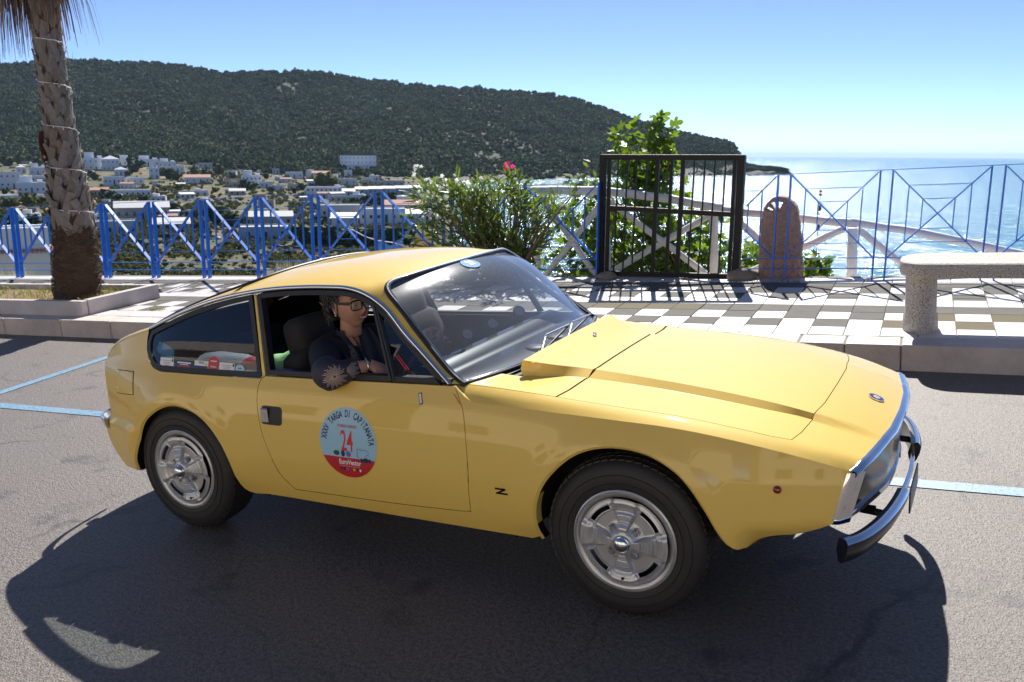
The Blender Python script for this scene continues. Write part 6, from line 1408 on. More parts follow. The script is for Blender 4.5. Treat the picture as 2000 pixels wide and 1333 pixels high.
for px, py in ((1195, 245), (1215, 235), (1235, 255), (1262, 250), (1282, 225), (1300, 235), (1312, 262), (1205, 275), (1290, 280), (1240, 290), (1265, 300), (1300, 300), (1220, 300), (1275, 215)):
    branch(pxv(px + 6, py + 14, rl.uniform(3.9, 4.3)), trunk_top, .014, 20, .055, .145)
for i in range(74):
    px = rl.uniform(1070, 1500); tp_y = np.interp(px, [1060, 1120, 1150, 1200, 1260, 1330, 1400, 1450, 1500], [430, 330, 345, 330, 335, 370, 400, 450, 500]); py = min(560, tp_y + rl.random()**1.2 * (555 - tp_y)); branch(pxv(px, py + 8, rl.uniform(3.45, 4.6)), fb + Vector((rl.uniform(-.3, .3), 0, .2)), .012, 21, .085, .135)
for px, py in ((1130, 335), (1150, 325), (1125, 350), (1405, 400), (1475, 480), (1470, 510)): branch(pxv(px, py, 3.9), fb + Vector((0, 0, .4)), .010, 16, .06, .13)
mbS.build('trunk', STEM, fig, smooth=180)
foliage(fig, fb, pls, [leaf_fig(1.0), leaf_fig(.9)], FIG, 'leaf', 292)
# small bush right of the stele, green tufts at the foot of the fence
sb = K(8.25, 3.9, -.5); bsh = thing('fig_shoot', 'small green leafy shoot right of the reddish stone slab', 'bush', sb); pls = []; mbS = MB(); fbk = fb; fb = sb
for i in range(20): branch(pxv(rl.uniform(1578, 1618), rl.uniform(490, 550), rl.uniform(3.6, 4.0)), sb, .008, 12, .05, .11)
mbS.build('stem', STEM, bsh, smooth=180); foliage(bsh, sb, pls, [leaf_fig(1.0)], FIG, 'leaf', 200); fb = fbk
GREENW = leafmat('fresh_weeds', (.12, .20, .03), (.20, .26, .05), .5)
mb = MB(); pts = [pxv(rl.uniform(1080, 1168), 546, 3.1 + rl.uniform(0, .3)) + Vector((0, 0, -.10 + rl.uniform(-.05, .02))) for _ in range(1300)]; blades(mb, pts, .16, .02, .9, rl); o = mb.build('weeds', GREENW, None); top(o); tag(o, 'bright green weeds at the foot of the white fence left of the gate', 'weeds', kind='stuff')
# grey shrubs and dry stalks just beyond the blue railing
SAGE = leafmat('grey_shrub', (.22, .22, .15), (.34, .32, .22), .3); DRYG = leafmat('dry_grass', (.26, .20, .09), (.16, .16, .06), .3)
for i, (x0, x1, yt, n_, lb) in enumerate(((545, 640, 492, 900, 'pale grey dry shrub behind the blue railing just left of the car roof'), (5, 75, 505, 500, 'pale grey dry shrub behind the railing left of the palm'), (300, 470, 520, 700, 'low olive weeds along the railing between palm and car'))):
    mb = MB(); sbp = pxv((x0 + x1) / 2, 560, 3.5); pts = [pxv(rl.uniform(x0, x1), 575, 3.2 + rl.random() * 1.0) for _ in range(n_)]; hmax = (pxv((x0 + x1) / 2, yt, 3.5) - sbp).length
    blades(mb, [p - sbp for p in pts], hmax * .9, .012, .35, rl); o = mb.build('dry_shrub', SAGE if i < 2 else DRYG, None); top(o, True, sbp); tag(o, lb, 'shrub')
# blue tarp and yellow board glimpsed between the bars
yb = thing('yellow_board', 'small yellow board partly hidden behind the oleander leaves', 'board', pxv(815, 490, 3.3)); YB = pxv(815, 490, 3.3)
mb = MB(); c = [pxv(812, 456, 3.3), pxv(836, 453, 3.3), pxv(842, 492, 3.3), pxv(798, 492, 3.3)]; n_ = Vector((0, .03, 0)); mb.add([q - YB for q in c] + [q - YB + n_ for q in c], [(0, 1, 2, 3), (7, 6, 5, 4), (0, 4, 5, 1), (1, 5, 6, 2), (2, 6, 7, 3), (3, 7, 4, 0)]); mb.build('board', mat('yellow_board', (.55, .38, .12), .6), yb)
mb = MB(); TB = pxv(770, 490, 3.1); rows = [[tuple(pxv(735 + 52 * u_, 474 + 22 * t_ - 6 * math.sin(u_ * 9) * (1 - t_), 3.1 + .1 * t_ + .04 * math.sin(7 * u_)) - TB) for u_ in np.linspace(0, 1, 14)] for t_ in np.linspace(0, 1, 7)]; mb.grid(np.array(rows)); o = mb.build('tarpaulin', mat('blue_tarp', (.03, .20, .50), .45, bump=(14, .5, .03)), None, smooth=180); top(o, True, TB); tag(o, 'crumpled blue tarpaulin behind the railing just above the car roof', 'tarpaulin')
mb = MB(); P_ = [pxv(*q) for q in ((678, 446, 2.70), (690, 450, 2.70), (712, 462, 2.75), (735, 470, 2.8), (765, 474, 3.0), (790, 480, 3.1))]; RO_ = P_[0].copy(); mb.tube([p - RO_ for p in P_], .006, 6); o = mb.build('rope', WCORD, None, smooth=180); top(o, True, RO_); tag(o, 'thin white rope tied to the crossing of the blue bars', 'rope')
# ---------------------------------------------------------------- the other side of the street (seen in the car's paint)
PLAST = mat('sunlit_plaster', (.80, .70, .54), .85, var=[(1.5, .5, (.62, .50, .38), 4)]); SHUT = mat('shutter_green', (.06, .12, .09), .6)
for i, (x0, x1, h, y0, lb) in enumerate(((-20, -9.5, 4.6, -11.2, 'pale rendered house across the street, leftmost, facing the car'), (-8.5, .5, 4.4, -11.8, 'low cream house across the street, middle of the row, facing the car'), (2.0, 11, 5.6, -11.0, 'taller cream house across the street, right of the row, facing the car'))):
    hb = thing('house', lb, 'house', ((x0 + x1) / 2, y0 - 3, 0)); W2 = (x1 - x0)
    mb = MB(); mb.box((0, 0, h / 2), (W2, 6, h)); mb.build('wall', PLAST, hb); mb = MB(); mb.box((0, 0, h + .1), (W2 + .3, 6.3, .2)); mb.build('roof', STONE, hb)
    for k in range(int(W2 // 2.6)):
        x = -W2 / 2 + 1.4 + k * 2.6
        for z in ((1.5, 4.3) if h > 5 else (1.5,)): mb = MB(); mb.box((x, 3.02, z), (.9, .06, 1.3)); f_ = mb.build('window', SHUT, hb)
mb = MB(); mb.add([(-60, -10, .12), (60, -10, .12), (60, -10.9, .12), (-60, -10.9, .12), (-60, -10, 0), (60, -10, 0)], [(3, 2, 1, 0), (0, 1, 5, 4)]); struct('far_pavement', mb, MARB)
# ================================================================ the bay, the valley and the hills (level world frame)
SEA_Z = EYE.z - 30
def tab(xs, ys): return lambda x: float(np.interp(x, xs, ys))
ridge_y = tab([-900, -400, 0, 70, 130, 200, 300, 350, 400, 450, 520, 600, 650, 700, 800, 900, 1000, 1050, 1100, 1170, 1240, 1300, 1350, 1400, 1425, 1440, 1447, 1480, 1520, 1545, 1552], [170, 150, 127, 125, 121, 122, 125, 130, 137, 144, 142, 143, 147, 155, 167, 176, 180, 184, 191, 209, 236, 254, 266, 277, 287, 303, 316, 324, 328, 333, 343])
foot_y = tab([-900, 0, 200, 300, 400, 500, 600, 700, 800, 900, 1040, 1300, 1445, 1545, 1552], [318, 318, 312, 317, 326, 338, 344, 346, 350, 352, 353, 353, 345, 340, 343])
foot_D = tab([-900, 0, 400, 800, 1040, 1300, 1450, 1552], [1250, 1250, 1150, 1050, 1150, 1400, 1560, 1620])
ridge_D = tab([-900, 0, 800, 1200, 1440, 1552], [2100, 2050, 1950, 1850, 1720, 1640])
def valley_D(px, py):
    """distance of the valley floor at a pixel row"""
    f = foot_y(px); rows_ = [560, 545, 520, 490, 450, 420, 400, 380, max(f + 12, 352)]; ds = [150, 190, 222, 262, 345, 440, 540, 700, 900]
    rows_.append(f); ds.append(foot_D(px))
    return float(np.interp(-py, [-r_ for r_ in rows_], ds))
def hill_D(px, t): return foot_D(px) * (1 - t) + ridge_D(px) * t
def hill_pt(px, t, rel=True):
    py = foot_y(px) + (ridge_y(px) - foot_y(px)) * t; D = hill_D(px, t**.9)
    if rel: D += 90 * math.sin(math.pi * min(t, .98)) * noise.noise(Vector((px * .006 + 2 * t, t * 1.5, 4))) + 30 * noise.noise(Vector((px * .02, t * 4, 8))) * math.sin(math.pi * min(t, .98))
    return wpt(px, py, D)
LAND = mat('valley_ground', (.090, .072, .028), .95, var=[(.012, .9, (.042, .060, .018), 6, .40, .56), (.035, .8, (.24, .165, .075), 5, .50, .62), (.09, .6, (.06, .075, .022), 4, .5, .6)])
HILLM = mat('hill_ground', (.035, .045, .022), .95, var=[(.006, .6, (.030, .040, .018), 6), (.03, .5, (.07, .07, .045), 5, .66, .74)])
pxs = list(range(-900, 921, 26)); rows = []
pys = [600, 575, 560, 552, 545, 536, 527, 518, 508, 499, 490, 478, 465, 450, 435, 420, 410, 400, 390, 380, 372, 365, 358, 352]
for px in pxs:
    col_ = []
    for i, py in enumerate(pys + [None]):
        f = foot_y(px)
        if py is None: p = wpt(px, f, foot_D(px))
        elif py >= 575: p = wpt(px, py, {600: 55, 575: 100}[py]); p.z = min(p.z, EYE.z - 22)
        else:
            q = max(py, f + .2 * (24 - i)); p = wpt(px, q, valley_D(px, q))
        if px > 860: p.z = min(p.z, p.z * (1 - (px - 860) / 60) + (SEA_Z - 3) * (px - 860) / 60)
        col_.append(tuple(p))
    rows.append(col_)
near = [[(K(-30 + 36 * i / (len(pxs) - 1), 3.1 + d_ , -h_ - .2)) for d_, h_ in ((0, .2), (1.5, 1.0), (8, 5))] for i in range(len(pxs))]
rows = [[tuple(M @ q) for q in n_] + r_ for n_, r_ in zip(near, rows)]
mb = MB(); mb.grid(np.array(rows)); ter = mb.build('terrain', LAND, None, smooth=180); ter['kind'] = 'structure'
pxh = list(range(-900, 1546, 14)) + [1552]; rows = []
for px in pxh:
    col_ = []
    for k in range(0, 25):
        p = hill_pt(px, k / 24, k not in (0,)); col_.append(tuple(p))
    b = hill_pt(px, 1); away = Vector((b.x - EYE.x, b.y - EYE.y, 0)).normalized(); col_.append(tuple(b + away * 200 - Vector((0, 0, 40)))); col_.append(tuple(b + away * 700 - Vector((0, 0, max(60, b.z - SEA_Z + 5)))))
    f0 = Vector(col_[0]); dn = f0 - away * 12; dn.z = SEA_Z - 4; rows.append([tuple(dn)] + col_)
mb = MB(); mb.grid(np.array(rows)); hil = mb.build('hills', HILLM, None, smooth=180); hil['kind'] = 'structure'
# grey cliff faces low on the hill
CLIFF = mat('cliff_rock', (.13, .12, .11), .9, var=[(.05, .8, (.06, .06, .05), 6)], bump=[(.2, 1, 2.0)])
mb = MB(); rc = random.Random(6)
for x0, x1, yb_, yt_ in ((735, 790, 350, 336), (800, 880, 352, 332), (880, 960, 352, 326), (960, 1030, 352, 338), (1085, 1160, 352, 330), (1300, 1400, 350, 328), (1400, 1446, 345, 322), (1446, 1545, 340, 334)):
    N = 14; g_ = []
    for i in range(N + 1):
        px = x0 + (x1 - x0) * i / N; a_ = (py_ for py_ in ()); r2_ = []
        for j in range(5):
            py = yb_ + 1 + (yt_ - yb_ + rc.uniform(-3, 3) * math.sin(math.pi * i / N)) * j / 4 * math.sin(math.pi * min(max(i / N, .06), .94))**.35
            t = max(0, (foot_y(px) - py) / max(1, foot_y(px) - ridge_y(px))); D = hill_D(px, t**.9) - 16 - 60 * max(0, min(t, .9)) + rc.uniform(-3, 3); r2_.append(tuple(wpt(px, py, D)))
        g_.append(r2_)
    mb.grid(np.array(g_))
o = mb.build('cliffs', CLIFF, hil); 
# sea
SEA = bpy.data.materials.new('sea_water'); SEA.use_nodes = True; n = SEA.node_tree; b = n.nodes['Principled BSDF']; b.inputs['Base Color'].default_value = (.022, .17, .20, 1); b.inputs['Roughness'].default_value = .19; b.inputs['IOR'].default_value = 1.33; b.inputs['Specular IOR Level'].default_value = .9
geo = n.nodes.new('ShaderNodeNewGeometry'); prev = None
for sc_, st_, ds_, det in ((.9, 1.0, .30, 3), (.22, 1.0, 1.1, 3), (.04, .9, 4.0, 2)):
    mp = n.nodes.new('ShaderNodeMapping'); mp.inputs['Scale'].default_value = (1, 1.9, 1); mp.inputs['Rotation'].default_value = (0, 0, .35); n.links.new(geo.outputs['Position'], mp.inputs['Vector'])
    t = n.nodes.new('ShaderNodeTexNoise'); t.inputs['Scale'].default_value = sc_; t.inputs['Detail'].default_value = det; n.links.new(mp.outputs[0], t.inputs['Vector'])
    bn = n.nodes.new('ShaderNodeBump'); bn.inputs['Strength'].default_value = st_; bn.inputs['Distance'].default_value = ds_; n.links.new(t.outputs['Fac'], bn.inputs['Height'])
    if prev: n.links.new(prev, bn.inputs['Normal'])
    prev = bn.outputs[0]
n.links.new(prev, b.inputs['Normal'])
mb = MB(); rows = []
for r_ in (20, 60, 120, 250, 500, 1000, 2000, 4000, 8000, 16000, 40000, 90000): rows.append([(EYE.x + r_ * math.sin(a), EYE.y + r_ * math.cos(a), SEA_Z) for a in np.linspace(math.radians(-110), math.radians(70), 61)])
mb.grid(np.array(rows)[::-1]); sea = mb.build('sea', SEA, None); sea['kind'] = 'structure'
# ---------------------------------------------------------------- wood on the hills (one mass)
def clump(seed, pine=False):
    """a crown made of leafy tufts"""
    r2 = random.Random(seed); mb = MB()
    for i in range(26):
        a = r2.uniform(0, 6.28); el = r2.uniform(-.35, 1.3); rr_ = r2.uniform(.45, 1.0); c_ = Vector((math.cos(a) * math.cos(el) * rr_, math.sin(a) * math.cos(el) * rr_, .75 + math.sin(el) * rr_ * (.75 if pine else .55))); s_ = r2.uniform(.22, .42)
        vs = [c_ + Vector((r2.gauss(0, 1), r2.gauss(0, 1), r2.gauss(0, .8))).normalized() * s_ for _ in range(6)]; mb.add(vs, [(0, 1, 2), (0, 2, 3), (3, 4, 5), (1, 4, 2), (5, 0, 3), (1, 5, 4)])
    mb.sphere((0, 0, .70), .62, 8, 6, .18, (1, 1, .8)); return mb
TREE1 = leafmat('pine_green', (.009, .036, .018), (.032, .072, .022), .2, .8, .35); TREE2 = leafmat('olive_green', (.040, .062, .022), (.080, .100, .040), .3, .8, .4); TREE3 = leafmat('scrub_green', (.065, .090, .024), (.13, .13, .035), .35, .8, .4)
def scatter(name, pts, scales, protos, kindmat, label, cat):
    """one object that instances tufts on points"""
    me = bpy.data.meshes.new(name); me.from_pydata([tuple(p) for p in pts], [], []); at = me.attributes.new('s', 'FLOAT', 'POINT'); at.data.foreach_set('value', scales)
    o = link(name, me); hold = []
    g_ = bpy.data.node_groups.new(name, 'GeometryNodeTree'); g_.interface.new_socket('Geometry', in_out='INPUT', socket_type='NodeSocketGeometry'); g_.interface.new_socket('Geometry', in_out='OUTPUT', socket_type='NodeSocketGeometry')
    N = g_.nodes; I = N.new('NodeGroupInput'); O = N.new('NodeGroupOutput'); J_ = N.new('GeometryNodeJoinGeometry')
    # prototypes are rebuilt inside the tree from real meshes joined as one object per variant
    na = N.new('GeometryNodeInputNamedAttribute'); na.data_type = 'FLOAT'; na.inputs['Name'].default_value = 's'
    rv = N.new('FunctionNodeRandomValue'); rv.data_type = 'FLOAT_VECTOR'; rv.inputs[0].default_value = (-.08, -.08, 0); rv.inputs[1].default_value = (.08, .08, 6.28)
    iop = N.new('GeometryNodeInstanceOnPoints'); iop.inputs['Pick Instance'].default_value = True
    coll = bpy.data.collections.new(name + '_kinds')
    for k, (mbp, m_) in enumerate(protos):
        po = bpy.data.objects.new(name + '_kind', mbp.mesh(name + '_kind', m_)); coll.objects.link(po)
    ci = N.new('GeometryNodeCollectionInfo'); ci.inputs['Collection'].default_value = coll; ci.inputs['Separate Children'].default_value = True; ci.inputs['Reset Children'].default_value = True
    ri = N.new('FunctionNodeRandomValue'); ri.data_type = 'INT'; ri.inputs[4].default_value = 0; ri.inputs[5].default_value = len(protos) - 1
    Lk = g_.links; Lk.new(I.outputs[0], iop.inputs['Points']); Lk.new(ci.outputs[0], iop.inputs['Instance']); Lk.new(ri.outputs[2], iop.inputs['Instance Index']); Lk.new(rv.outputs[0], iop.inputs['Rotation']); Lk.new(na.outputs[0], iop.inputs['Scale']); Lk.new(iop.outputs[0], O.inputs[0])
    md = o.modifiers.new('scatter', 'NODES'); md.node_group = g_; tag(o, label, cat, kind='stuff'); return o
rh = random.Random(33); pts = []; scs = []
while len(pts) < 24000:
    px = rh.uniform(-150, 1540); t = rh.random()**.8; dens = noise.noise(Vector((px * .010, t * 5, 1)))
    cl = math.exp(-((px - 960) / 170)**2 - ((t - .38) / .25)**2) * .75 + math.exp(-((px - 260) / 40)**2 - ((t - .55) / .12)**2) * .6
    if rh.random() < cl + (dens < -.35) * .5: continue
    p = hill_pt(px, t); pts.append(p - Vector((0, 0, 1.0))); s_ = rh.uniform(3.4, 5.6) * (1 + .55 * max(0, noise.noise(Vector((px * .02, t * 9, 2)))) * 2) * (1.15 if rh.random() < .15 else 1); 
    if 1446 < px: s_ *= .35
    scs.append(s_)
scatter('hillside_wood', pts, scs, [(clump(1), TREE1), (clump(2), TREE1), (clump(3, True), TREE1), (clump(4), TREE1), (clump(10), TREE2)], None, 'dark pine wood covering the hills across the bay', 'wood')
pts = []; scs = []
for _ in range(5200):
    px = rh.uniform(-150, 1000); t = rh.random() * .8; cl = math.exp(-((px - 960) / 200)**2 - ((t - .38) / .3)**2)
    if rh.random() > cl + .1: continue
    pts.append(hill_pt(px, t)); scs.append(rh.uniform(1.2, 2.8))
scatter('hillside_scrub', pts, scs, [(clump(5), TREE3), (clump(6), TREE2)], None, 'low olive scrub on the open slope in the middle of the hills', 'scrub')
pts = []; scs = []
while len(pts) < 11000:
    px = rh.uniform(-120, 865); py = rh.uniform(548, 326)
    if py < foot_y(px): continue
    if noise.noise(Vector((px * .013, py * .03, 5))) < -.02 and rh.random() < .85: continue
    D = valley_D(px, py); p = wpt(px, py, D); k = D / 500; pts.append(p); scs.append(rh.uniform(.3, 1.25) * (.45 + .75 * min(k, 1.6)) * (1.25 if rh.random() < .2 else 1))
scatter('valley_scrub', pts, scs, [(clump(7), TREE3), (clump(8), TREE2), (clump(9), TREE3)], None, 'olive and yellow scrub between the houses of the valley', 'scrub')
# ---------------------------------------------------------------- single trees in the valley
BARK = mat('far_bark', (.12, .09, .07), .9)
tcr = [clump(20 + k, k == 1).mesh('crown', [TREE1, TREE2, TREE3][k], None) for k in range(3)]
mbt = MB(); mbt.tube([(0, 0, -.2), (.05, 0, .3), (.02, .02, .75)], [.09, .07, .05], 6); mbt.tube([(.04, 0, .35), (.28, .08, .7)], [.04, .02], 5); mbt.tube([(.03, 0, .4), (-.22, -.1, .75)], [.04, .02], 5); ttr = mbt.mesh('trunk', BARK)
TL = [(205, 330, 20, 0), (262, 338, 30, 0), (250, 345, 14, 0), (330, 350, 22, 0), (318, 345, 16, 1), (345, 352, 18, 1), (170, 345, 14, 0), (185, 352, 16, 0), (150, 360, 18, 2), (20, 408, 24, 2), (55, 405, 30, 2), (75, 402, 22, 2), (210, 395, 26, 0), (225, 396, 20, 0), (280, 397, 18, 0), (235, 420, 28, 2), (480, 372, 22, 0), (492, 372, 18, 0), (530, 376, 14, 0), (575, 378, 12, 0), (590, 372, 16, 0), (632, 366, 34, 2), (650, 366, 24, 2), (610, 358, 12, 0), (600, 345, 12, 0), (560, 352, 12, 0), (455, 352, 14, 1), (430, 342, 22, 1), (445, 330, 24, 1), (405, 350, 22, 1), (380, 345, 20, 1), (520, 350, 12, 0), (420, 376, 12, 2), (350, 372, 14, 2), (650, 343, 14, 1), (672, 346, 12, 1), (700, 340, 14, 1), (745, 338, 14, 1), (775, 345, 14, 0), (590, 386, 12, 0), (700, 392, 22, 0), (720, 402, 24, 0), (770, 400, 26, 0), (748, 405, 20, 0), (688, 398, 14, 0), (800, 402, 18, 0), (30, 438, 26, 0), (60, 452, 34, 0), (20, 470, 36, 0), (85, 462, 32, 0), (345, 430, 34, 0), (370, 445, 36, 0), (420, 440, 40, 0), (450, 448, 34, 0), (395, 452, 30, 2), (480, 440, 22, 2), (520, 430, 22, 0), (548, 440, 18, 2), (588, 478, 40, 0), (605, 484, 44, 0), (632, 484, 46, 0), (655, 486, 48, 0), (680, 486, 46, 0), (705, 486, 44, 0), (728, 484, 42, 0), (752, 480, 40, 0), (775, 482, 40, 0), (795, 478, 36, 0), (628, 440, 16, 0), (725, 430, 20, 0), (240, 468, 18, 2), (275, 480, 16, 2), (200, 470, 20, 0), (325, 470, 18, 0), (440, 486, 16, 0), (470, 492, 14, 0), (520, 478, 16, 0), (560, 505, 18, 0), (500, 515, 18, 0), (690, 505, 16, 0), (640, 515, 18, 0), (10, 380, 14, 0), (120, 350, 16, 0), (68, 345, 14, 0), (100, 330, 20, 1), (40, 322, 22, 1), (15, 326, 22, 1), (75, 326, 18, 1)]
kinds = ['round dark green tree standing among the valley houses', 'tall dark pine standing at the foot of the hills', 'broad olive green tree in the valley']
ORD = ['first', 'second', 'third', 'fourth', 'fifth', 'sixth', 'seventh', 'eighth', 'ninth', 'tenth', 'eleventh', 'twelfth', 'thirteenth', 'fourteenth', 'fifteenth', 'sixteenth']
def zone(px, py):
    if 570 <= px <= 800 and py >= 470 and py < 500: return 'in the dark row'
    if px < 105: a = 'left of the palm'
    elif px < 300: a = 'just right of the palm'
    elif px < 470: a = 'between palm and car'
    elif px < 600: a = 'around the white villa'
    elif px < 700: a = 'below the hillside hotel'
    else: a = 'close to the oleander'
    return ('near the wood edge ' if py < 352 else 'among the far houses ' if py < 400 else 'in the fields ' if py < 460 else 'low in the valley ') + a
def ordinals(items, key):
    out = {}; by = {}
    for i, it in enumerate(items): by.setdefault(key(it), []).append((it[0], it[1], i))
    for z, L_ in by.items():
        for n_, (_, _, i) in enumerate(sorted(L_)): out[i] = (z if len(L_) == 1 else '%s, %s from left' % (z, ORD[n_] if n_ < 16 else 'last'))
    return out
zl = ordinals(TL, lambda t: (['round dark tree ', 'tall dark pine ', 'broad olive green tree '][t[3]] + zone(t[0], t[1])))
for ti, (px, py, hpx, k) in enumerate(TL):
    D = valley_D(px, py) if py > foot_y(px) else hill_D(px, (foot_y(px) - py) / (foot_y(px) - ridge_y(px))); p = wpt(px, py, D) ; h = hpx * D / F_PX / 1.35
    t_ = bpy.data.objects.new('tree', None); COL.objects.link(t_); t_.matrix_world = Matrix.Translation(p - Vector((0, 0, .2 * h))) @ Matrix.Rotation(rh.uniform(0, 6), 4, 'Z') @ Matrix.Diagonal((h * rh.uniform(.75, .95), h * rh.uniform(.75, .95), h, 1))
    c_ = link('crown', tcr[k], t_); tr_ = link('trunk', ttr, t_); tag(t_, zl[ti], 'tree', 'trees standing in the valley')
# ---------------------------------------------------------------- houses
WHT = mat('whitewash', (.72, .73, .76), .8, var=[(.3, .3, (.60, .61, .64), 4)]); TAN = mat('tan_wall', (.45, .40, .32), .85); RTILE = mat('red_tile_roof', (.42, .20, .14), .8, var=[(.8, .6, (.32, .17, .13), 4)]); WIN = mat('dark_window', (.03, .04, .06), .2); GRYR = mat('grey_roof', (.45, .46, .47), .7); LBL = set()
def house(px0, px1, py, pyt, style='flat', wall=WHT, roof=None, nw=3, floors=1, label='', rz=None, depth=None, D=None):
    D = D or (valley_D((px0 + px1) / 2, py) if py > foot_y((px0 + px1) / 2) else hill_D((px0 + px1) / 2, (foot_y(px0) - py) / (foot_y(px0) - ridge_y(px0))) - 14)
    a = wpt(px0, py, D); b = wpt(px1, py, D); c_ = (a + b) / 2; W2 = (b - a).length; h = max(2.2, (py - pyt) * D / F_PX); d_ = depth or min(W2 * .7, 16); view = math.atan2((b - a).y, (b - a).x); rz = (view + (rz or 0))
    o = bpy.data.objects.new('house', None); COL.objects.link(o); o.matrix_world = Matrix.Translation(c_) @ Matrix.Rotation(rz, 4, 'Z'); tag(o, label, 'building')
    mb = MB(); mb.box((0, d_ / 2, h / 2 - 1), (W2, d_, h + 2))
    if style == 'step': mb.box((-W2 * .18, d_ * .65, h * 1.25), (W2 * .45, d_ * .5, h * .55)); mb.box((W2 * .3, d_ * .6, h * 1.1), (W2 * .2, d_ * .4, h * .3))
    if style in ('flat', 'step'):
        for q in ((0, .15), (0, d_ - .15)): mb.box((q[0], q[1], h + .25), (W2, .3, .5))
    mb.build('wall', wall, o)
    mb = MB()
    if style == 'gable':
        mb.add([(-W2 / 2 - .4, -.5, h), (W2 / 2 + .4, -.5, h), (W2 / 2 + .4, d_ / 2, h + d_ * .16), (-W2 / 2 - .4, d_ / 2, h + d_ * .16), (W2 / 2 + .4, d_ + .5, h), (-W2 / 2 - .4, d_ + .5, h), (-W2 / 2 - .4, -.5, h - .25), (W2 / 2 + .4, -.5, h - .25)], [(0, 1, 2, 3), (3, 2, 4, 5), (6, 7, 1, 0), (0, 3, 5), (1, 4, 2)])
    elif style == 'hip': mb.add([(-W2 / 2 - .4, -.5, h), (W2 / 2 + .4, -.5, h), (W2 / 2 + .4, d_ + .5, h), (-W2 / 2 - .4, d_ + .5, h), (0, d_ / 2, h + W2 * .22)], [(0, 1, 4), (1, 2, 4), (2, 3, 4), (3, 0, 4)])
    elif style == 'shed': mb.add([(-W2 / 2 - .3, -1.5, h - .4), (W2 / 2 + .3, -1.5, h - .4), (W2 / 2 + .3, d_, h + 1.2), (-W2 / 2 - .3, d_, h + 1.2), (-W2 / 2 - .3, -1.5, h - .7), (W2 / 2 + .3, -1.5, h - .7)], [(0, 1, 2, 3), (4, 5, 1, 0)])
    else: mb.box((0, d_ / 2, h + .02), (W2 - .6, d_ - .6, .1))
    mb.build('roof', roof or wall, o)
    fh = h / floors
    for f_ in range(floors):
        for k in range(nw):
            x = -W2 / 2 + W2 * (k + .5) / nw; mb = MB(); ww = min(1.1, W2 / nw * .4); hh = min(1.3, fh * .45); door = (k == nw // 2 and f_ == 0); z = fh * f_ + (fh * .35 if door else fh * .55); hh = fh * .68 if door else hh
            mb.box((x, -.03, z), (ww, .12, hh)); q = mb.build('door' if door else 'window', WIN, o)
            if not door: mb = MB(); mb.box((x, -.14, z - hh / 2 - .06), (ww + .3, .2, .12)); mb.build('sill', wall, q)
    return o
house(0, 45, 370, 342, 'flat', WHT, GRYR, 4, 2, 'white two storey building with dark eaves at the left edge of the valley')
house(35, 92, 385, 362, 'step', WHT, None, 5, 1, 'white stepped building left of the palm, below the two storey one')
house(28, 102, 394, 384, 'flat', WHT, GRYR, 7, 1, 'long low white building with a pale roof left of the palm')
house(-60, 30, 398, 386, 'flat', WHT, None, 6, 1, 'long white wall building cut by the left edge of the picture')
house(33, 52, 342, 329, 'hip', WHT, None, 2, 1, 'small white house with a pointed roof at the hill foot, left of the palm')
house(58, 92, 346, 331, 'step', WHT, None, 3, 1, 'white stepped house at the hill foot just left of the palm')
house(60, 95, 357, 346, 'flat', WHT, None, 3, 1, 'low white house directly left of the palm trunk')
house(162, 205, 334, 313, 'step', WHT, None, 4, 2, 'left wing of the white hotel complex right of the palm')
house(200, 235, 336, 314, 'hip', WHT, WHT, 4, 2, 'white hotel block with a pyramid roof right of the palm')
house(232, 268, 334, 316, 'step', WHT, None, 4, 2, 'white hotel block right of the pyramid roof')
house(268, 312, 328, 314, 'step', WHT, None, 5, 1, 'upper right wing of the white hotel complex')
house(310, 345, 330, 318, 'step', WHT, None, 4, 1, 'rightmost stepped wing of the white hotel complex')
house(224, 250, 345, 333, 'hip', WHT, WHT, 3, 1, 'small white pavilion with a pointed roof below the hotel')
house(292, 312, 350, 331, 'step', WHT, None, 2, 2, 'narrow white house below the hotel, right of the dark round tree')
house(311, 336, 340, 327, 'flat', WHT, None, 3, 1, 'white house with arched openings below the hotel')
house(335, 360, 340, 326, 'flat', WHT, None, 3, 1, 'plain white house at the right end below the hotel')
house(388, 415, 330, 320, 'flat', GRYR, None, 3, 1, 'small pale grey house among the pines')
house(203, 245, 364, 348, 'flat', WHT, None, 5, 1, 'white house with a row of dark arched windows right of the palm')
house(245, 282, 362, 350, 'flat', WHT, None, 3, 1, 'low white house joined right of the one with arched windows')
house(360, 412, 360, 348, 'gable', WHT, RTILE, 4, 1, 'white house with a pinkish roof between palm and car')
house(168, 213, 384, 373, 'gable', TAN, RTILE, 6, 1, 'long house with a red tiled roof right of the palm')
house(212, 296, 385, 374, 'flat', WHT, GRYR, 8, 1, 'long low white building right of the red tiled roof')
house(240, 262, 376, 368, 'flat', TAN, None, 2, 1, 'small tan house above the long low building')
house(350, 386, 384, 376, 'flat', GRYR, None, 3, 1, 'low grey shed in the fields')
house(440, 472, 365, 352, 'flat', TAN, None, 3, 1, 'tan walled house left of the white villa')
house(472, 512, 366, 346, 'step', WHT, None, 5, 2, 'large white villa with terraces in the middle of the valley')
house(508, 534, 368, 357, 'flat', WHT, None, 3, 1, 'low right wing of the white villa')
house(448, 480, 382, 373, 'shed', GRYR, None, 3, 1, 'dark open shed with a low roof below the villa')
house(558, 592, 350, 338, 'flat', WHT, None, 3, 1, 'white house at the wood edge, right of the villa')
house(548, 570, 358, 350, 'gable', WHT, RTILE, 2, 1, 'small house with a red roof right of the villa')
house(610, 646, 352, 339, 'gable', WHT, RTILE, 4, 1, 'white house with a reddish roof under the hillside hotel')
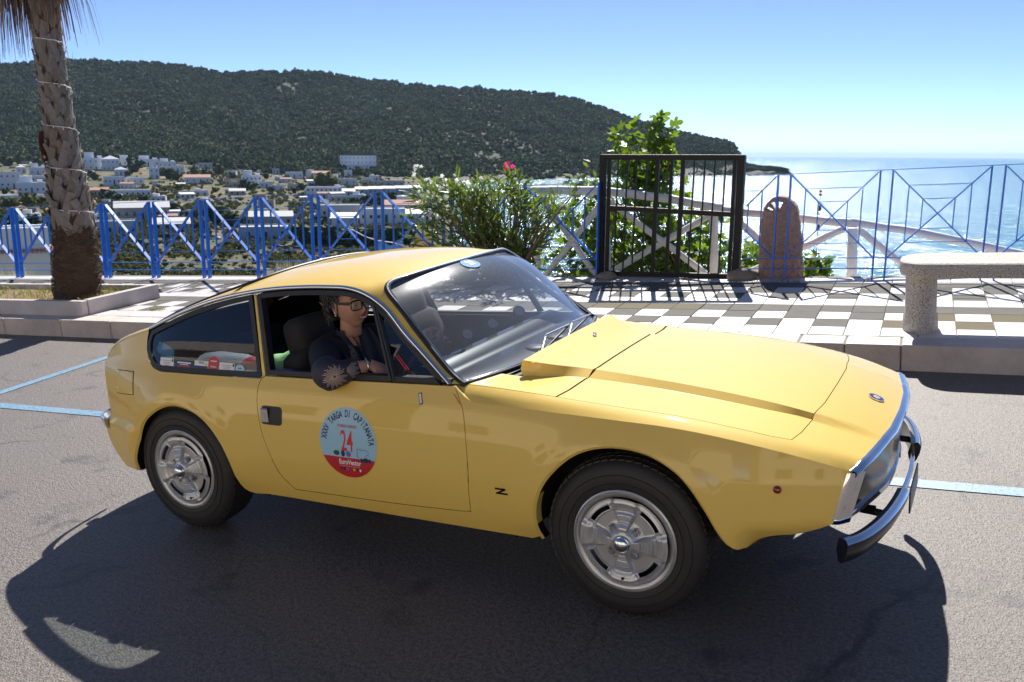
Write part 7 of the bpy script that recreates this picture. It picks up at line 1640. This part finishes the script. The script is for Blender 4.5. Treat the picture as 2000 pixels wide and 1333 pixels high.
house(532, 546, 342, 331, 'flat', GRYR, None, 2, 1, 'small grey house in the trees above the villa')
house(600, 622, 366, 354, 'gable', WHT, None, 2, 1, 'little white gabled house below the wood edge')
house(650, 661, 362, 342, 'flat', WHT, None, 1, 2, 'slim white tower beside the flat white house')
house(658, 698, 364, 351, 'flat', WHT, None, 3, 1, 'flat white house beside the slim tower')
house(706, 728, 358, 349, 'flat', WHT, None, 2, 1, 'small white house at the cliff foot')
house(728, 790, 364, 355, 'flat', GRYR, None, 5, 1, 'pale grey house group right of the small white house')
ho = house(664, 735, 322, 306, 'flat', WHT, None, 9, 2, 'white two level hotel standing alone on the wooded hillside')
house(678, 722, 331, 322, 'flat', WHT, None, 5, 1, 'lower terrace building of the hillside hotel')
house(672, 688, 345, 334, 'flat', WHT, None, 1, 1, 'small white gatehouse below the hillside hotel')
house(598, 668, 386, 368, 'flat', WHT, GRYR, 8, 2, 'long white two storey block behind the railing')
for i in range(8): house(668 + i * 26, 694 + i * 26, 384 - i * .6, 370 - i * .7 + (3 if i == 0 else 0), 'shed', GRYR, WHT, 3, 1, ['long pale roofed stand, section %s' % s_ for s_ in ('nearest the two storey block', 'second from the block', 'third from the block', 'fourth from the block', 'fifth from the block', 'sixth from the block', 'seventh from the block', 'farthest from the block')][i])
house(645, 690, 395, 386, 'flat', GRYR, None, 4, 1, 'low grey building in front of the long block')
house(488, 572, 444, 424, 'gable', TAN, GRYR, 5, 1, 'wide low farmhouse in the middle distance behind the railing')
house(550, 572, 440, 420, 'gable', WHT, None, 2, 1, 'white gable wing of the wide farmhouse')
house(468, 570, 470, 447, 'flat', GRYR, None, 3, 1, 'grey retaining wall building below the farmhouse')
house(620, 705, 432, 404, 'flat', GRYR, None, 3, 1, 'large pale grey windowless block behind the railing')
house(648, 700, 446, 424, 'shed', WHT, WHT, 2, 1, 'small building with a bright white sloping roof')
house(703, 792, 440, 411, 'flat', WHT, GRYR, 6, 1, 'long white house with shutters left of the oleander')
house(775, 862, 408, 386, 'flat', WHT, GRYR, 6, 1, 'long white roofed hall partly behind the oleander')
house(752, 832, 414, 401, 'gable', WHT, RTILE, 5, 1, 'low building with a red ribbed roof left of the oleander')
house(790, 850, 438, 416, 'shed', WHT, WHT, 2, 1, 'sheds with tilted white panels beside the oleander')
house(180, 272, 466, 438, 'flat', GRYR, None, 4, 1, 'long pale warehouse behind the railing right of the palm')
house(225, 332, 432, 408, 'gable', TAN, GRYR, 7, 1, 'grey roofed long house behind the railing right of the palm')
house(330, 352, 432, 414, 'gable', WHT, None, 2, 1, 'white gable end right of the grey roofed long house')
house(300, 372, 452, 436, 'shed', WHT, GRYR, 4, 1, 'low building with a white sloping roof in the olive trees')
house(38, 84, 446, 428, 'flat', WHT, None, 3, 1, 'small white house seen between railing and palm on the left')
rz_ = random.Random(77); extra = []
while len(extra) < 64:
    px = rz_.uniform(-20, 800); py = rz_.uniform(foot_y(px) + 3, 400) if rz_.random() < .8 else rz_.uniform(395, 440)
    if any(abs(px - q[0]) < 13 and abs(py - q[1]) < 6 for q in extra): continue
    extra.append((px, py))
hz_ = ordinals(extra, lambda t: 'small pale house ' + zone(t[0], t[1]))
for i, (px, py) in enumerate(extra):
    w_ = rz_.uniform(10, 24) * (1 + (py - 340) / 160); house(px, px + w_, py, py - w_ * rz_.uniform(.28, .45), rz_.choice(['flat', 'flat', 'step', 'gable']), rz_.choice([WHT, WHT, WHT, TAN]), rz_.choice([None, None, RTILE]), rz_.choice([2, 3]), 1, hz_[i], rz_.uniform(-.5, .5))
nh = house(-40, 104, 560, 518, 'flat', WHT, GRYR, 0, 1, 'near white building with a scalloped tile edge below the railing at left', D=48)
for i in range(22):
    W2 = 144 * 48 / F_PX; mb = MB() if i == 0 else mb
    if i == 0: mb.tube([(0, -.25, 0), (0, .5, .12)], .075, 8); rt_m = mb.mesh('roof_tile', RTILE)
    o = link('roof_tile', rt_m, nh); o.location = (-W2 / 2 + (i + .5) * W2 / 22, 0, 42 * 48 / F_PX + .48)
# ---------------------------------------------------------------- parked cars in the valley
CW = [mat('far_car_white', (.75, .75, .76), .25, coat=1), mat('far_car_silver', (.42, .43, .45), .25, .5, coat=1), mat('far_car_dark', (.03, .035, .045), .25, coat=1)]
def farcar_meshes():
    mb = MB(); prof = [(-2.1, .35), (-2.15, .7), (-2.0, .88), (-1.2, .95), (1.0, .92), (1.9, .78), (2.1, .6), (2.08, .35)]; rows = [[(x, s_ * .83, z) for x, z in prof] for s_ in (-1, 1)]
    mb.grid(np.array(rows)); mb.add([(x, -.83, z) for x, z in prof], [tuple(range(8))]); mb.add([(x, .83, z) for x, z in prof], [tuple(range(8))[::-1]]); body_ = mb
    mb = MB(); p0_ = [(-1.6, .92), (-1.0, 1.42), (.3, 1.42), (1.0, .90)]; A = [(x, -.80 + (.14 if z > 1 else 0), z) for x, z in p0_]; B = [(x, .80 - (.14 if z > 1 else 0), z) for x, z in p0_]; mb.grid(np.array([A, B])); mb.add(A, [(0, 1, 2, 3)]); mb.add(B, [(3, 2, 1, 0)]); cab = mb
    mb = MB(); rf_ = [(-.98, 1.43), (.30, 1.43)]; mb.box((-.34, 0, 1.43), (1.3, 1.28, .04)); roof_ = mb
    mb = MB(); mb.tube([(0, -.1, 0), (0, .1, 0)], .32, 14); return body_, cab, roof_, mb
fb_, fc_, fr_, fw_ = farcar_meshes(); bmesh_ = [fb_.mesh('body', c) for c in CW]; cme = fc_.mesh('glasshouse', WIN); rme = [fr_.mesh('roof', c) for c in CW]; wme = fw_.mesh('wheel', TYRE)
lots = [(392, 466, 2), (418, 468, 0), (452, 472, 1), (486, 474, 2), (505, 478, 1), (540, 486, 2), (556, 490, 1), (584, 492, 1), (606, 494, 2), (622, 497, 1), (640, 488, 2), (742, 446, 0), (700, 448, 2), (430, 396, 0), (440, 396, 0), (452, 397, 0), (462, 396, 0), (540, 394, 0), (552, 394, 1), (564, 395, 0), (576, 394, 0), (588, 396, 0), (648, 396, 0), (660, 396, 0), (672, 394, 0), (245, 397, 0), (258, 396, 0), (300, 394, 0), (368, 393, 0)]
nms = ['white car parked in the valley lot seen through the railing', 'silver car parked in the valley lot seen through the railing', 'dark car parked in the valley lot seen through the railing']
cl_ = ordinals(lots, lambda t: ('%s car ' % ['white', 'silver', 'dark'][t[2]]) + ('in the far lot ' if t[1] < 430 else 'in the valley lot ') + ('left of the palm' if t[0] < 100 else 'right of the palm' if t[0] < 330 else 'midway to the car roof' if t[0] < 520 else 'just left of the car roof' if t[0] < 630 else 'above the car roof'))
for i, (px, py, c) in enumerate(lots):
    D = valley_D(px, py); p = wpt(px, py, D); o = bpy.data.objects.new('parked_car', None); COL.objects.link(o); s_ = 1.0 if py > 430 else .9
    o.matrix_world = Matrix.Translation(p) @ Matrix.Rotation(.45 + rh.uniform(-.15, .15) + (math.pi if i % 3 == 0 else 0), 4, 'Z') @ Matrix.Scale(s_, 4); tag(o, cl_[i], 'car', 'cars parked down in the valley')
    link('body', bmesh_[c], o); link('glasshouse', cme, o); link('roof', rme[c], o)
    for x in (-1.3, 1.3):
        for y in (-.78, .78): w_ = link('wheel', wme, o); w_.location = (x, y, .32)
# ---------------------------------------------------------------- mast on the ridge
b = hill_pt(143, 1); ms = bpy.data.objects.new('radio_mast', None); COL.objects.link(ms); ms.matrix_world = Matrix.Translation(b); tag(ms, 'thin radio mast on the ridge above the palm', 'mast')
mb = MB(); mb.tube([(0, 0, -4), (0, 0, 18)], [.6, .25], 6); mb.build('mast', GRYR, ms); mb = MB(); mb.box((0, 0, 13), (2.2, .3, .3)); mb.build('crossarm', GRYR, ms)
# ---------------------------------------------------------------- air
HAZE = True
if HAZE:
    mb = MB(); x0, x1, y0, y1 = -95000, 95000, -800, 95000; mb.box(((x0 + x1) / 2, (y0 + y1) / 2, (SEA_Z - 6 + 290) / 2), (x1 - x0, y1 - y0, 290 - SEA_Z + 6)); m = bpy.data.materials.new('haze_air'); m.use_nodes = True; n = m.node_tree; n.nodes.remove(n.nodes['Principled BSDF']); v = n.nodes.new('ShaderNodeVolumePrincipled'); v.inputs['Color'].default_value = (.62, .80, 1, 1); v.inputs['Density'].default_value = .00003; v.inputs['Anisotropy'].default_value = .2; n.links.new(v.outputs[0], n.nodes['Material Output'].inputs['Volume']); hz = mb.build('haze', m, None); hz['kind'] = 'stuff'; hz['label'] = 'thin pale haze in the air over the bay'; hz['category'] = 'haze'
